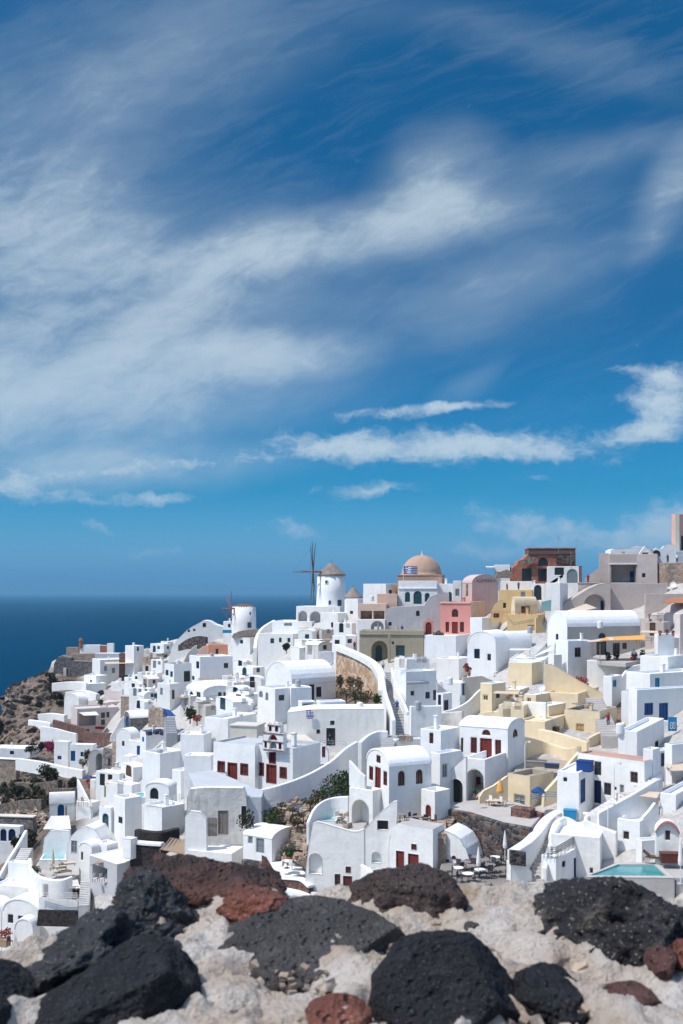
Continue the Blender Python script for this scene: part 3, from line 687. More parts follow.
def windmill(label, pxc, ytop, ybot, wpx, Y, yroof, over=1.12, sails=None, win=(), rmat='thatch', taper=.90):
    b = P(pxc, ybot, Y); r0 = wpx/2*Y/F; zt = P(pxc, ytop, Y).z; h = zt-b.z; root = empty('windmill', b, label, 'windmill', at=(pxc, (ytop+ybot)/2))
    m = M(); m.lathe(b, [(r0*1.02, -4), (r0, 0), (r0*(1+taper)/2, h*.5), (r0*taper, h)], 36); m.build('tower', 'white', root, smooth=True)
    zr = P(pxc, yroof, Y).z-b.z; rr = r0*taper
    m = M(); m.lathe(b, [(rr*over, h-.25), (rr*over, h+.05), (rr*.62, h+(zr-h)*.42), (rr*.28, h+(zr-h)*.76), (.18, zr-.35), (.10, zr), (.02, zr+.5)], 30); m.build('roof', rmat, root)
    for (px, y0, y1, wd, kind) in win:
        u = (px-pxc)/(wpx/2); an = math.asin(max(-.95, min(.95, u))); hz0 = (ybot-y1)*Y/F; hz1 = (ybot-y0)*Y/F; rad = r0*(1-(1-taper)*(hz0+hz1)/2/h)
        nrm = Vector((math.sin(an), -math.cos(an), 0)); tg = Vector((math.cos(an), math.sin(an), 0)); c = b+nrm*rad+Vector((0, 0, (hz0+hz1)/2)); ww = wd*Y/F/2
        m = M(); m.box(c, tg*(ww+.12), nrm*.10, Vector((0, 0, (hz1-hz0)/2+.12))); f = m.build('window' if kind != 'door' else 'door', 'white_paint' if kind != 'door' else 'wood_dark', root)
        m = M(); m.box(c+nrm*.09, tg*ww, nrm*.03, Vector((0, 0, (hz1-hz0)/2))); m.build('pane' if kind != 'door' else 'door_panel', 'glass_teal', f)
    if sails:
        hp, hy_, ln, angs, mat_, yawd = sails; ax = Vector((math.sin(R(yawd)), -math.cos(R(yawd)), 0)); hub = P(hp, hy_, Y-r0*.8)
        pl_ = Vector((ax.y, -ax.x, 0)); 
        m = M(); cz = Vector((b.x, b.y, hub.z)); m.tube([cz+(hub-cz)*.45, hub+(hub-cz).normalized()*.9], [.22, .16], 8); m.build('axle', 'brick_pipe', root)
        tips = []
        for a, k in angs:
            t = hub+(pl_*math.cos(R(a))+Vector((0, 0, 1))*math.sin(R(a)))*ln*k; tips.append(t); q = M(); q.tube([hub, t], [.15, .06], 5); q.build('sail_arm', mat_, root)
        q = M(); tip = hub+(hub-cz).normalized()*.9
        for t in tips: q.tube([tip, hub.lerp(t, .97)], .018, 3)
        for a_, b_ in zip(tips, tips[1:]+tips[:1]): q.tube([a_, b_], .018, 3)
        q.build('rigging', 'wood_grey', root)
    return root
EXPO = 0.12
HAZE = 6.5e-5
HAZE_COL = (.22, .54, .82, 1)
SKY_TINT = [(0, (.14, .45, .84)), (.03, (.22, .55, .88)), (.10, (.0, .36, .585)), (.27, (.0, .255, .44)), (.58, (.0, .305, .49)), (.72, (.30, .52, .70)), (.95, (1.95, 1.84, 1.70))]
CLOUD_LOW = (4.3, 4.9, 5.2); CLOUD_HIGH = (4.3, 5.0, 5.35)
SEA_SPEC = 0.0; SEA_A = (.001, .027, .062); SEA_B = (.001, .040, .088)
# ------------------------------------------------------------------ camera, sun, sky
cam = bpy.data.cameras.new('camera'); cam.sensor_fit = 'VERTICAL'; cam.sensor_height = 36.0; cam.sensor_width = 24.0
cam.lens = F/1024*36.0; cam.shift_y = (HY-512)/1024.0; cam.clip_start = .1; cam.clip_end = 400000
cam.dof.use_dof = True; cam.dof.focus_distance = 140; cam.dof.aperture_fstop = 5.0
camo = bpy.data.objects.new('camera', cam); COL.objects.link(camo); camo.rotation_euler = (R(90), 0, 0); SC.camera = camo
SUN_EL = 57.0; hx, hy = -.925, -.380
sl = bpy.data.lights.new('sun', 'SUN'); sl.energy = 3.85; sl.angle = R(.53); sl.color = (1, .955, .89)
so = bpy.data.objects.new('sun', sl); COL.objects.link(so)
sd = Vector((hx*math.cos(R(SUN_EL)), hy*math.cos(R(SUN_EL)), math.sin(R(SUN_EL)))); so.rotation_euler = sd.to_track_quat('Z', 'Y').to_euler()
SC.view_settings.view_transform = 'Standard'; SC.view_settings.look = 'None'; SC.view_settings.exposure = EXPO; SC.view_settings.gamma = 1
SC.render.engine = 'CYCLES'; SC.cycles.max_bounces = 7; SC.cycles.diffuse_bounces = 5; SC.cycles.use_denoising = True; SC.cycles.volume_bounces = 0
SC.cycles.caustics_reflective = False; SC.cycles.caustics_refractive = False
W_ = bpy.data.worlds.new('World'); SC.world = W_; W_.use_nodes = True
nt = W_.node_tree; nt.nodes.clear(); L_ = nt.links
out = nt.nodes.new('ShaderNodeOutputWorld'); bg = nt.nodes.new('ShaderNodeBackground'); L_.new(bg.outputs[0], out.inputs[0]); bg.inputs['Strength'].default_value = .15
sky = nt.nodes.new('ShaderNodeTexSky'); sky.sky_type = 'NISHITA'; sky.sun_disc = False; sky.sun_elevation = R(SUN_EL); sky.sun_rotation = math.atan2(hx, hy); sky.altitude = 100; sky.dust_density = .6; sky.ozone_density = 2.0
tc = nt.nodes.new('ShaderNodeTexCoord'); sx = nt.nodes.new('ShaderNodeSeparateXYZ'); L_.new(tc.outputs['Generated'], sx.inputs[0])
yy = math_(nt, 'MAXIMUM', math_(nt, 'ABSOLUTE', sx.outputs[1]), .08)
U_ = math_(nt, 'DIVIDE', sx.outputs[0], yy); V_ = math_(nt, 'DIVIDE', sx.outputs[2], yy)
el_ = V_
# sky colour over height: deep blue in view, brightened overhead as added fill light
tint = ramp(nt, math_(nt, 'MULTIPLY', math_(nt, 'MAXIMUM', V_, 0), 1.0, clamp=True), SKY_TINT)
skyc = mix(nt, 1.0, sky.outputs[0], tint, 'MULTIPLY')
cx_ = nt.nodes.new('ShaderNodeCombineXYZ'); L_.new(math_(nt, 'MULTIPLY', U_, 9.95), cx_.inputs[0]); L_.new(math_(nt, 'MULTIPLY', V_, 9.95), cx_.inputs[1])
q = cx_.outputs[0]                                   # direction on the sky, one unit = 5.7 degrees at the horizon
def warp(vec, scale, amt, seed=0.0):
    n = node(nt, 'ShaderNodeTexNoise', Scale=scale, Detail=3.0, Roughness=.5); mp = nt.nodes.new('ShaderNodeMapping'); mp.inputs['Location'].default_value = (seed, seed*.7, 0)
    L_.new(vec, mp.inputs[0]); L_.new(mp.outputs[0], n.inputs['Vector'])
    v = nt.nodes.new('ShaderNodeVectorMath'); v.operation = 'MULTIPLY_ADD'; s = nt.nodes.new('ShaderNodeVectorMath'); s.operation = 'SUBTRACT'; s.inputs[1].default_value = (.5, .5, .5)
    L_.new(n.outputs['Color'], s.inputs[0]); v.inputs[1].default_value = (amt, amt*.6, 0); L_.new(s.outputs[0], v.inputs[0]); L_.new(vec, v.inputs[2]); return v.outputs[0]
qa = warp(warp(q, .45, .75, 3.0), 1.6, .22, 8.0)
qb = warp(warp(q, 2.2, .30, 1.0), 8.0, .16, 5.0)
def ell(vec, px, py, rx, ry, ang, wt):
    mp = nt.nodes.new('ShaderNodeMapping'); mp.vector_type = 'TEXTURE'
    mp.inputs['Location'].default_value = ((px-CX)/100, (HY-py)/100, 0); mp.inputs['Rotation'].default_value = (0, 0, R(ang)); mp.inputs['Scale'].default_value = (rx/100*1.5, ry/100*1.5, 1)
    L_.new(vec, mp.inputs[0]); ln = nt.nodes.new('ShaderNodeVectorMath'); ln.operation = 'LENGTH'; L_.new(mp.outputs[0], ln.inputs[0])
    mr = nt.nodes.new('ShaderNodeMapRange'); mr.interpolation_type = 'SMOOTHSTEP'; mr.inputs[1].default_value = 1; mr.inputs[2].default_value = 0; mr.inputs[3].default_value = 0; mr.inputs[4].default_value = wt
    L_.new(ln.outputs['Value'], mr.inputs[0]); return mr.outputs[0]
def total(vec, es):
    t = None
    for e in es:
        o = ell(vec, *e); t = o if t is None else math_(nt, 'ADD', t, o)
    return t
def fib(vec, ang, sx_, sy_, detail, rough, dist, off=0):
    mp = nt.nodes.new('ShaderNodeMapping'); mp.inputs['Rotation'].default_value = (0, 0, R(-ang)); mp2 = nt.nodes.new('ShaderNodeMapping'); mp2.inputs['Scale'].default_value = (sx_, sy_, 1); mp2.inputs['Location'].default_value = (off, off*.4, 0)
    L_.new(vec, mp.inputs[0]); L_.new(mp.outputs[0], mp2.inputs[0]); return noise_(nt, mp2.outputs[0], 1.0, detail, rough, dist)
# high cirrus veil
CIR = [(310, 300, 330, 95, 12, .13), (520, 215, 210, 60, 16, .10), (60, 310, 260, 130, 8, .60), (230, 262, 120, 40, 16, .50), (370, 222, 120, 32, 14, .55), (440, 180, 62, 46, 30, .62), (30, 200, 150, 85, 0, .40), (90, 395, 240, 62, 4, .54), (255, 352, 105, 24, 3, .60), (80, 470, 190, 26, 3, .62),
       (560, 262, 190, 24, 13, .20), (672, 190, 26, 75, -28, .66), (110, 75, 250, 80, 20, .34), (540, 45, 170, 30, -14, .16), (610, 150, 130, 22, 14, .16), (480, 218, 80, 20, 16, .34), (430, 325, 150, 24, 12, .16), (470, 378, 40, 12, 30, .16)]
f1 = fib(qa, 16, .62, 1.3, 10, .56, .35); f2 = fib(qa, 24, 1.0, 3.4, 10, .66, .6, 4.0); f3 = fib(qa, 6, 3.0, 6.5, 9, .66, .8, 9.0)
st_ = math_(nt, 'ADD', math_(nt, 'MULTIPLY', f1, .68), math_(nt, 'ADD', math_(nt, 'MULTIPLY', f2, .24), math_(nt, 'MULTIPLY', f3, .10)))
sm1 = nt.nodes.new('ShaderNodeMapRange'); sm1.interpolation_type = 'SMOOTHSTEP'; sm1.inputs[1].default_value = .34; sm1.inputs[2].default_value = .70; L_.new(st_, sm1.inputs[0]); stx = sm1.outputs[0]
msk = total(qa, CIR)
sm2 = nt.nodes.new('ShaderNodeMapRange'); sm2.interpolation_type = 'SMOOTHSTEP'; sm2.inputs[1].default_value = .40; sm2.inputs[2].default_value = 1.15
L_.new(math_(nt, 'ADD', msk, math_(nt, 'MULTIPLY', math_(nt, 'SUBTRACT', math_(nt, 'ADD', math_(nt, 'MULTIPLY', f1, .45), math_(nt, 'ADD', math_(nt, 'MULTIPLY', f2, .35), math_(nt, 'MULTIPLY', f3, .20))), .5), 2.4)), sm2.inputs[0])
cir = math_(nt, 'ADD', math_(nt, 'MULTIPLY', msk, math_(nt, 'ADD', math_(nt, 'MULTIPLY', stx, .56), .30)), math_(nt, 'MULTIPLY', sm2.outputs[0], math_(nt, 'ADD', math_(nt, 'MULTIPLY', f3, .5), .12)))
fs = fib(qa, 20, .6, 3.6, 10, .70, .6, 2.0)
cir = math_(nt, 'ADD', cir, math_(nt, 'MULTIPLY', math_(nt, 'MULTIPLY', ramp(nt, fs, [(.48, (0, 0, 0)), (.75, (1, 1, 1))]), math_(nt, 'MULTIPLY', V_, 2.2, clamp=True)), .07))
# low cumulus and flat banks
CUM = [(440, 445, 190, 21, 1, 1.0), (340, 446, 90, 14, -4, .55), (530, 452, 90, 14, -3, .5), (400, 411, 120, 8, 4, .8), (455, 405, 50, 6, 0, .5), (650, 371, 42, 13, -3, .9), (675, 380, 30, 14, 0, .6), (655, 398, 40, 18, 2, .8), (642, 430, 44, 15, 4, .95), (672, 415, 36, 26, 0, .75), (162, 497, 40, 8, 0, 1.0),
       (367, 489, 56, 9, 0, 1.0), (525, 523, 76, 15, -4, .78), (600, 543, 150, 20, 0, .74), (664, 520, 54, 26, 25, .9), (300, 528, 32, 12, -8, .8), (98, 529, 24, 7, -20, .7), (150, 551, 50, 9, 0, .62), (490, 552, 60, 8, 0, .55), (253, 527, 12, 4, 0, .5), (140, 466, 150, 13, 4, .9), (40, 492, 110, 11, -6, .85), (30, 475, 90, 14, 0, .5), (535, 480, 14, 3, 0, .5), (420, 518, 14, 8, 40, .35)]
nb1 = fib(qb, 0, 2.6, 5.0, 9, .66, .1); nb2 = fib(qb, 0, 9.0, 14.0, 7, .65, .1, 3.0)
nb = math_(nt, 'ADD', math_(nt, 'MULTIPLY', nb1, .7), math_(nt, 'MULTIPLY', nb2, .3))
cum = math_(nt, 'ADD', total(qb, CUM), math_(nt, 'MULTIPLY', math_(nt, 'SUBTRACT', nb, .5), 2.6))
mrc = nt.nodes.new('ShaderNodeMapRange'); mrc.interpolation_type = 'SMOOTHSTEP'; mrc.inputs[1].default_value = .20; mrc.inputs[2].default_value = 1.45; L_.new(cum, mrc.inputs[0])
front = math_(nt, 'GREATER_THAN', sx.outputs[1], -10)
ccol = mix(nt, math_(nt, 'MULTIPLY', math_(nt, 'MAXIMUM', V_, 0), 2.0, clamp=True), CLOUD_LOW, CLOUD_HIGH)
up = math_(nt, 'MULTIPLY', math_(nt, 'ADD', V_, .02), 18, clamp=True)
dens = math_(nt, 'MULTIPLY', math_(nt, 'MAXIMUM', math_(nt, 'MULTIPLY', math_(nt, 'SUBTRACT', 1.0, math_(nt, 'POWER', 2.718, math_(nt, 'MULTIPLY', cir, -1.35))), .93), math_(nt, 'MULTIPLY', mrc.outputs[0], .86), clamp=True), up)
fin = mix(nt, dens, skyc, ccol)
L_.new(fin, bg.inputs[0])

# ------------------------------------------------------------------ terrain of the slope, one sheet
TOP = [(-260, 985), (-150, 900), (-60, 835), (-12, 752), (0, 715), (6, 699), (9, 685), (15, 681), (34, 676), (45, 668), (52, 657), (58, 654), (75, 652), (100, 652), (150, 644), (180, 634), (230, 632), (300, 618), (360, 608), (420, 606), (480, 600), (540, 594), (600, 586), (650, 572), (683, 566), (760, 560), (940, 560)]
def ytop(px):
    for (x0, y0), (x1, y1) in zip(TOP, TOP[1:]):
        if x0 <= px <= x1: t = (px-x0)/(x1-x0); t = t*t*(3-2*t); return y0+(y1-y0)*t
    return TOP[-1][1]
def blob(px, py, cx, cy, rx, ry): return max(0, 1-((px-cx)/rx)**2-((py-cy)/ry)**2)
def earth(px, py):
    e = 0
    for b in ((20, 720, 62, 78), (-60, 820, 150, 140), (30, 800, 62, 48), (20, 845, 40, 30), (305, 812, 62, 36), (345, 775, 36, 30), (350, 690, 36, 22), (65, 690, 30, 24), (200, 642, 26, 8), (620, 700, 26, 18), (70, 735, 20, 12), (80, 780, 30, 18)): e = max(e, min(1, blob(px, py, *b)*2.5))
    return e
XS = list(range(-260, 941, 6)); NR = 78
m = M(); ecol = []
rows = []
for px in XS:
    yt = ytop(px); col = []; cp = min(max(px, -60), 760)
    for j in range(NR):
        py = yt+(1010-yt)*(j/(NR-1))**1.15
        Y = min(max(D(cp, min(py, 985)), 50), 420)
        e = earth(px, py); cliff = min(1, blob(px, py, -20, 745, 110, 110)*2)
        p = P(px, py, Y); n1 = noise.fractal(p*.12, 1, 2, 4); n2 = noise.ridged_multi_fractal(p*.09, .9, 2.1, 5, 1, 2)
        p.z -= 1.6+3.6*min(1, 1.6*blob(px, py, 395, 825, 120, 95))+1.5*blob(px, py, 620, 840, 80, 60); p.z += .5*n1*(.3+e); p.y += cliff*(n2-1.0)*9+e*n1*.8; p.x += cliff*(n2-1)*3.5
        col.append((p, e))
    # the far side of the ridge falls away to the sea
    p0 = col[0][0]; u = Vector((p0.x, p0.y, 0)).normalized(); left = 1 if px < 110 else .45
    back = []
    for dist, dz in ((260, -200), (120, -75*left), (55, -26*left), (22, -8*left), (8, -1.8*left)): back.append((p0+u*dist+Vector((noise.noise(p0*.05)*6, 0, dz)), 1.0 if px < 110 else .3))
    pe = col[-1][0]; uu = Vector((pe.x, pe.y, 0)).normalized(); fr = []
    for Yn, zn in ((40, -20), (16, -10), (6.0, -5.0), (4.6, -4.2)): fr.append((Vector((pe.x*Yn/pe.y, Yn, zn)), .7))
    rows.append(back+col+fr)
nr = len(rows[0])
for c in rows:
    for p, e in c: m.v.append(tuple(p)); ecol.append(e)
for i in range(len(rows)-1):
    for j in range(nr-1): a = i*nr+j; m.f.append((a, a+1, a+nr+1, a+nr))
me = bpy.data.meshes.new('hillside'); me.from_pydata(m.v, [], m.f)
at_ = me.attributes.new('earth', 'FLOAT', 'POINT'); at_.data.foreach_set('value', ecol)
tm, nt2, b2 = newmat('hillside'); 
an = nt2.nodes.new('ShaderNodeAttribute'); an.attribute_name = 'earth'
e1 = noise_(nt2, pos(nt2), .25, 8, .65); e2 = noise_(nt2, pos(nt2), 1.6, 6, .7); e3 = noise_(nt2, pos(nt2), .06, 4, .6); e4 = noise_(nt2, pos(nt2, (.25, .25, 2.0)), .35, 5, .6)
soil = ramp(nt2, math_(nt2, 'ADD', math_(nt2, 'MULTIPLY', e1, .55), math_(nt2, 'MULTIPLY', e4, .45)), [(.30, (.06, .046, .038)), (.44, (.15, .113, .088)), (.57, (.24, .185, .145)), (.75, (.34, .28, .23))])
scr = ramp(nt2, math_(nt2, 'ADD', math_(nt2, 'MULTIPLY', e3, .5), math_(nt2, 'MULTIPLY', e2, .5)), [(.50, (0, 0, 0)), (.60, (1, 1, 1))])
soil = mix(nt2, math_(nt2, 'MULTIPLY', scr, .75), soil, (.055, .055, .032))
pav = ramp(nt2, e2, [(.3, (.40, .37, .34)), (.6, (.60, .58, .55)), (.8, (.72, .71, .69))])
nt2.links.new(mix(nt2, an.outputs['Fac'], pav, soil), b2.inputs['Base Color']); b2.inputs['Roughness'].default_value = .95
bump(nt2, b2, math_(nt2, 'ADD', e1, math_(nt2, 'MULTIPLY', e2, .5)), .9, 1.0)
me.materials.append(tm)
for p in me.polygons: p.use_smooth = True
hill = bpy.data.objects.new('hillside', me); COL.objects.link(hill); struct(hill, 'steep hillside of brown rock and pale paving under the town')
m = M(); NI, NJ = 100, 84
for i in range(NI+1):
    px = -50+128*i/NI; yt = ytop(px)
    for j in range(NJ+1):
        py = yt-3+(782-yt)*j/NJ if yt < 770 else yt+j*.4
        p = P(px, py, D(max(px, -60), max(py, yt)))
        w = min(1, 4*min(i/NI, 1-i/NI), 5*(1-j/NJ), .5+j/NJ*4)*min(1, blob(px, py, 8, 716, 58, 74)*2.2)
        r1 = noise.ridged_multi_fractal(Vector((p.x*.16, p.y*.05, p.z*.10)), .85, 2.1, 6, 1, 2); r2 = noise.fractal(p*.35, .8, 2.1, 5)
        p.y += 4-8.5*w*(.35+.5*r1)-1.5*w*r2; p.x += w*1.2*r2; p.z += w*(1.0*r1-1.6+.5*r2)-2.4*(1-w); m.v.append(tuple(p))
for i in range(NI):
    for j in range(NJ): a_ = i*(NJ+1)+j; m.f.append((a_, a_+1, a_+NJ+2, a_+NJ+1))
cm, ntc, bc = newmat('cliff_rock')
c1 = noise_(ntc, pos(ntc, (.5, .5, 1.4)), .35, 9, .68); c2 = noise_(ntc, pos(ntc), 1.3, 6, .7); c3 = noise_(ntc, pos(ntc), .12, 4, .6)
cc_ = ramp(ntc, c1, [(.32, (.080, .058, .046)), (.46, (.20, .148, .116)), (.58, (.30, .235, .19)), (.75, (.41, .34, .28))])
cc_ = mix(ntc, math_(ntc, 'MULTIPLY', ramp(ntc, math_(ntc, 'ADD', math_(ntc, 'MULTIPLY', c3, .5), math_(ntc, 'MULTIPLY', c2, .5)), [(.52, (0, 0, 0)), (.60, (1, 1, 1))]), .7), cc_, (.05, .05, .03))
ntc.links.new(cc_, bc.inputs['Base Color']); bc.inputs['Roughness'].default_value = .95; bump(ntc, bc, math_(ntc, 'ADD', c1, math_(ntc, 'MULTIPLY', c2, .5)), 1.0, 1.2)
struct(m.build('cliff_terrain', cm, smooth=True), 'rugged brown cliff falling to the sea')
# ------------------------------------------------------------------ sea and far island
m = M(); Rr = [0, 300, 1000, 4000, 15000, 60000, 250000]; n = 48; o = 0
for r in Rr:
    for k in range(n): m.v.append((r*math.cos(2*math.pi*k/n), r*math.sin(2*math.pi*k/n), SEA_Z))
for i in range(len(Rr)-1):
    for k in range(n): m.f.append((i*n+k, i*n+(k+1) % n, (i+1)*n+(k+1) % n, (i+1)*n+k))
sm, nt3, b3 = newmat('sea_water'); b3.inputs['Specular IOR Level'].default_value = SEA_SPEC; b3.inputs['IOR'].default_value = 1.33; b3.inputs['Roughness'].default_value = .3
w1 = noise_(nt3, pos(nt3, (1, .45, 1)), .02, 6, .6); w2 = noise_(nt3, pos(nt3, (1, .5, 1)), .16, 6, .65); w3 = noise_(nt3, pos(nt3, (1, .25, 1)), .0012, 5, .6)
cw = mix(nt3, ramp(nt3, w3, [(.3, (0, 0, 0)), (.7, (1, 1, 1))]), SEA_A, SEA_B)
cw = mix(nt3, math_(nt3, 'MULTIPLY', ramp(nt3, w2, [(.60, (0, 0, 0)), (.74, (1, 1, 1))]), .5), cw, tuple(c*2.2+.012 for c in SEA_B))
nt3.links.new(cw, b3.inputs['Base Color']); bump(nt3, b3, math_(nt3, 'ADD', w1, math_(nt3, 'MULTIPLY', w2, .35)), .6, 3.0)
struct(m.build('sea', sm), 'deep blue open sea reaching the horizon')
plain('far_land', (.11, .105, .09), .95, .3, .002, bumpd=0)
m = M(); IY = 46500
prof = [(-420, 0), (-300, 5), (-180, 9), (-60, 11), (0, 13), (40, 17), (62, 18), (85, 14), (130, 12), (170, 8), (205, 9), (240, 6), (300, 3.5), (380, 2.5), (430, 0)]
pts = crom([Vector((a, b, 0)) for a, b in prof], 5); nrow = 6
for i, pq in enumerate(pts):
    h = max(pq.y, .2)/F*IY*(1+.15*noise.noise(Vector((pq.x*.05, 2, 0)))); x = (pq.x-CX)/F*IY
    for k in range(nrow+1):
        t = k/nrow; m.v.append((x, IY+(t-.5)*5000, SEA_Z-6+h*math.sin(math.pi*t)**.8+(110 if 0 < k < nrow else 0)*min(1, pq.y/3)))
for i in range(len(pts)-1):
    for k in range(nrow): a = i*(nrow+1)+k; m.f.append((a, a+1, a+nrow+2, a+nrow+1))
isl = m.build('island', 'far_land', smooth=True); struct(isl, 'faint low island far across the sea', 'structure')
if HAZE > 0:
    m = M(); m.box(Vector((0, 24000, 343)), Vector((34000, 0, 0)), Vector((0, 24200, 0)), Vector((0, 0, 457)))
    hm = bpy.data.materials.new('haze'); hm.use_nodes = True; hn = hm.node_tree; hn.nodes.clear()
    ho = hn.nodes.new('ShaderNodeOutputMaterial'); hv = hn.nodes.new('ShaderNodeVolumePrincipled'); hv.inputs['Density'].default_value = HAZE; hv.inputs['Color'].default_value = HAZE_COL; hv.inputs['Anisotropy'].default_value = .0
    hn.links.new(hv.outputs[0], ho.inputs['Volume']); hz = m.build('haze', hm); struct(hz, 'thin sea haze', 'stuff')
# ------------------------------------------------------------------ foreground: ruined wall top with set boulders
def rockmat(name, base, spot, top=None, sp=.3, rough=.85, sc=14):
    m, nt, b = newmat(name)
    tcn = nt.nodes.new('ShaderNodeTexCoord'); v = tcn.outputs['Object']
    a = noise_(nt, v, 3.2, 8, .68); c = noise_(nt, v, sc, 6, .7); d = noise_(nt, v, sc*5, 4, .6)
    col = mix(nt, ramp(nt, a, [(.3, (0, 0, 0)), (.7, (1, 1, 1))]), tuple(x*.6 for x in base), tuple(x*1.35 for x in base))
    col = mix(nt, math_(nt, 'MULTIPLY', ramp(nt, c, [(.56, (0, 0, 0)), (.70, (1, 1, 1))]), sp), col, spot)
    col = mix(nt, math_(nt, 'MULTIPLY', ramp(nt, d, [(.62, (0, 0, 0)), (.70, (1, 1, 1))]), sp*.8), col, tuple(min(1, x*1.6+.05) for x in spot))
    if top:
        f = ramp(nt, noise_(nt, v, 2.1, 6, .7), [(.40, (0, 0, 0)), (.56, (1, 1, 1))]); col = mix(nt, f, col, top)
    vo = node(nt, 'ShaderNodeTexVoronoi', Scale=sc*2.2); nt.links.new(v, vo.inputs['Vector'])
    pitf = ramp(nt, vo.outputs['Distance'], [(.12, (0, 0, 0)), (.34, (1, 1, 1))])
    fl = node(nt, 'ShaderNodeTexVoronoi', Scale=sc*5.5); nt.links.new(v, fl.inputs['Vector'])
    col = mix(nt, math_(nt, 'MULTIPLY', ramp(nt, fl.outputs['Distance'], [(.08, (1, 1, 1)), (.20, (0, 0, 0))]), .5), col, tuple(min(1, x*2.2+.06) for x in spot))
    dst = noise_(nt, v, 5.5, 7, .7, .4); col = mix(nt, math_(nt, 'MULTIPLY', ramp(nt, dst, [(.58, (0, 0, 0)), (.70, (1, 1, 1))]), .38), col, (.20, .165, .135))
    nt.links.new(col, b.inputs['Base Color']); b.inputs['Roughness'].default_value = rough; b.inputs['Specular IOR Level'].default_value = .3
    bump(nt, b, math_(nt, 'ADD', math_(nt, 'MULTIPLY', c, .8), math_(nt, 'ADD', math_(nt, 'MULTIPLY', a, .8), math_(nt, 'ADD', math_(nt, 'MULTIPLY', d, .6), math_(nt, 'MULTIPLY', pitf, .55)))), 1.0, .05); MAT[name] = m
rockmat('basalt', (.016, .017, .020), (.060, .063, .070), sp=.4); rockmat('basalt_grey', (.072, .068, .066), (.15, .138, .13), sp=.55); rockmat('basalt_rough', (.040, .042, .046), (.12, .122, .128), sp=.5, sc=9)
rockmat('basalt_mortar', (.026, .026, .029), (.26, .21, .16), sp=.42, sc=9); rockmat('lava_brown', (.055, .040, .037), (.12, .085, .075), top=(.135, .062, .050), sp=.45); rockmat('scoria', (.17, .062, .042), (.30, .16, .12), sp=.45, sc=10)
rockmat('lava_dome', (.07, .052, .046), (.16, .115, .10), sp=.5); rockmat('red_flat', (.115, .055, .046), (.2, .12, .1), sp=.4)
mm, nt4, b4 = newmat('mortar')
a1 = noise_(nt4, pos(nt4), 3.0, 8, .65); a2 = noise_(nt4, pos(nt4), 17, 7, .7); a3 = noise_(nt4, pos(nt4), 60, 5, .65); a5 = noise_(nt4, pos(nt4, (1, 1, 1)), 1.7, 5, .6)
mc = ramp(nt4, a1, [(.30, (.44, .335, .255)), (.44, (.62, .53, .445)), (.58, (.74, .68, .61)), (.70, (.80, .76, .71))])
mc = mix(nt4, math_(nt4, 'MULTIPLY', ramp(nt4, a5, [(.52, (0, 0, 0)), (.66, (1, 1, 1))]), .7), mc, (.46, .315, .185))
mc = mix(nt4, math_(nt4, 'MULTIPLY', ramp(nt4, a2, [(.58, (0, 0, 0)), (.70, (1, 1, 1))]), .7), mc, (.27, .20, .155))
mc = mix(nt4, math_(nt4, 'MULTIPLY', ramp(nt4, a3, [(.60, (0, 0, 0)), (.68, (1, 1, 1))]), .5), mc, (.20, .16, .14))
nt4.links.new(mc, b4.inputs['Base Color']); b4.inputs['Roughness'].default_value = .95
bump(nt4, b4, math_(nt4, 'ADD', a2, math_(nt4, 'MULTIPLY', a3, .6)), 1.0, .05)
MAT['mortar'] = mm
WZ = -1.2
def edgeY(px): return 3.05+.85*min(1, max(0, (px-30)/170.))+.05*noise.noise(Vector((px*.012, 0, 5)))
m = M(); NX, NY = 520, 210
for i in range(NX+1):
    x = -2.6+5.2*i/NX
    for j in range(NY+1):
        t = j/NY; y = 2.0+t*2.0; px = CX+x/max(y, .1)*F; ey = edgeY(px)
        if t < .94: y = 2.0+(ey-2.0)*t/.94; z = 0
        else: k = (t-.94)/.06; y = ey+.10*k; z = -k*2.6
        p = Vector((x, y, 0))
        lump = abs(noise.noise(p*2.6+Vector((3, 1, 0))))*.15+abs(noise.noise(p*6.5))*.06+noise.fractal(p*15, .8, 2, 4)*.012
        lump = .13-lump if lump < .13 else 0.0
        cr = noise.ridged_multi_fractal(p*3.1+Vector((7, 2, 0)), .9, 2.1, 4, 1, 2); z += WZ-.035+lump*1.1-.06*max(0, (2.7-y))+.016*noise.fractal(p*22, .8, 2, 4)-.035*max(0, cr-1.35)-.03*max(0, noise.noise(p*9)-.25)
        rnd_ = max(0, (y-(ey-.14))/.14); z -= .09*min(1.2, rnd_)**2 if t < .94 else .09
        m.v.append((x, y, z))
for i in range(NX):
    for j in range(NY): a = i*(NY+1)+j; m.f.append((a, a+1, a+NY+2, a+NY+1))
wob = m.build('ruined_wall', 'mortar', smooth=True, origin=(0, 3.2, WZ-2.6)); tag(wob, 'pale crumbling lime mortar of the ruined wall that holds the dark boulders', 'wall')
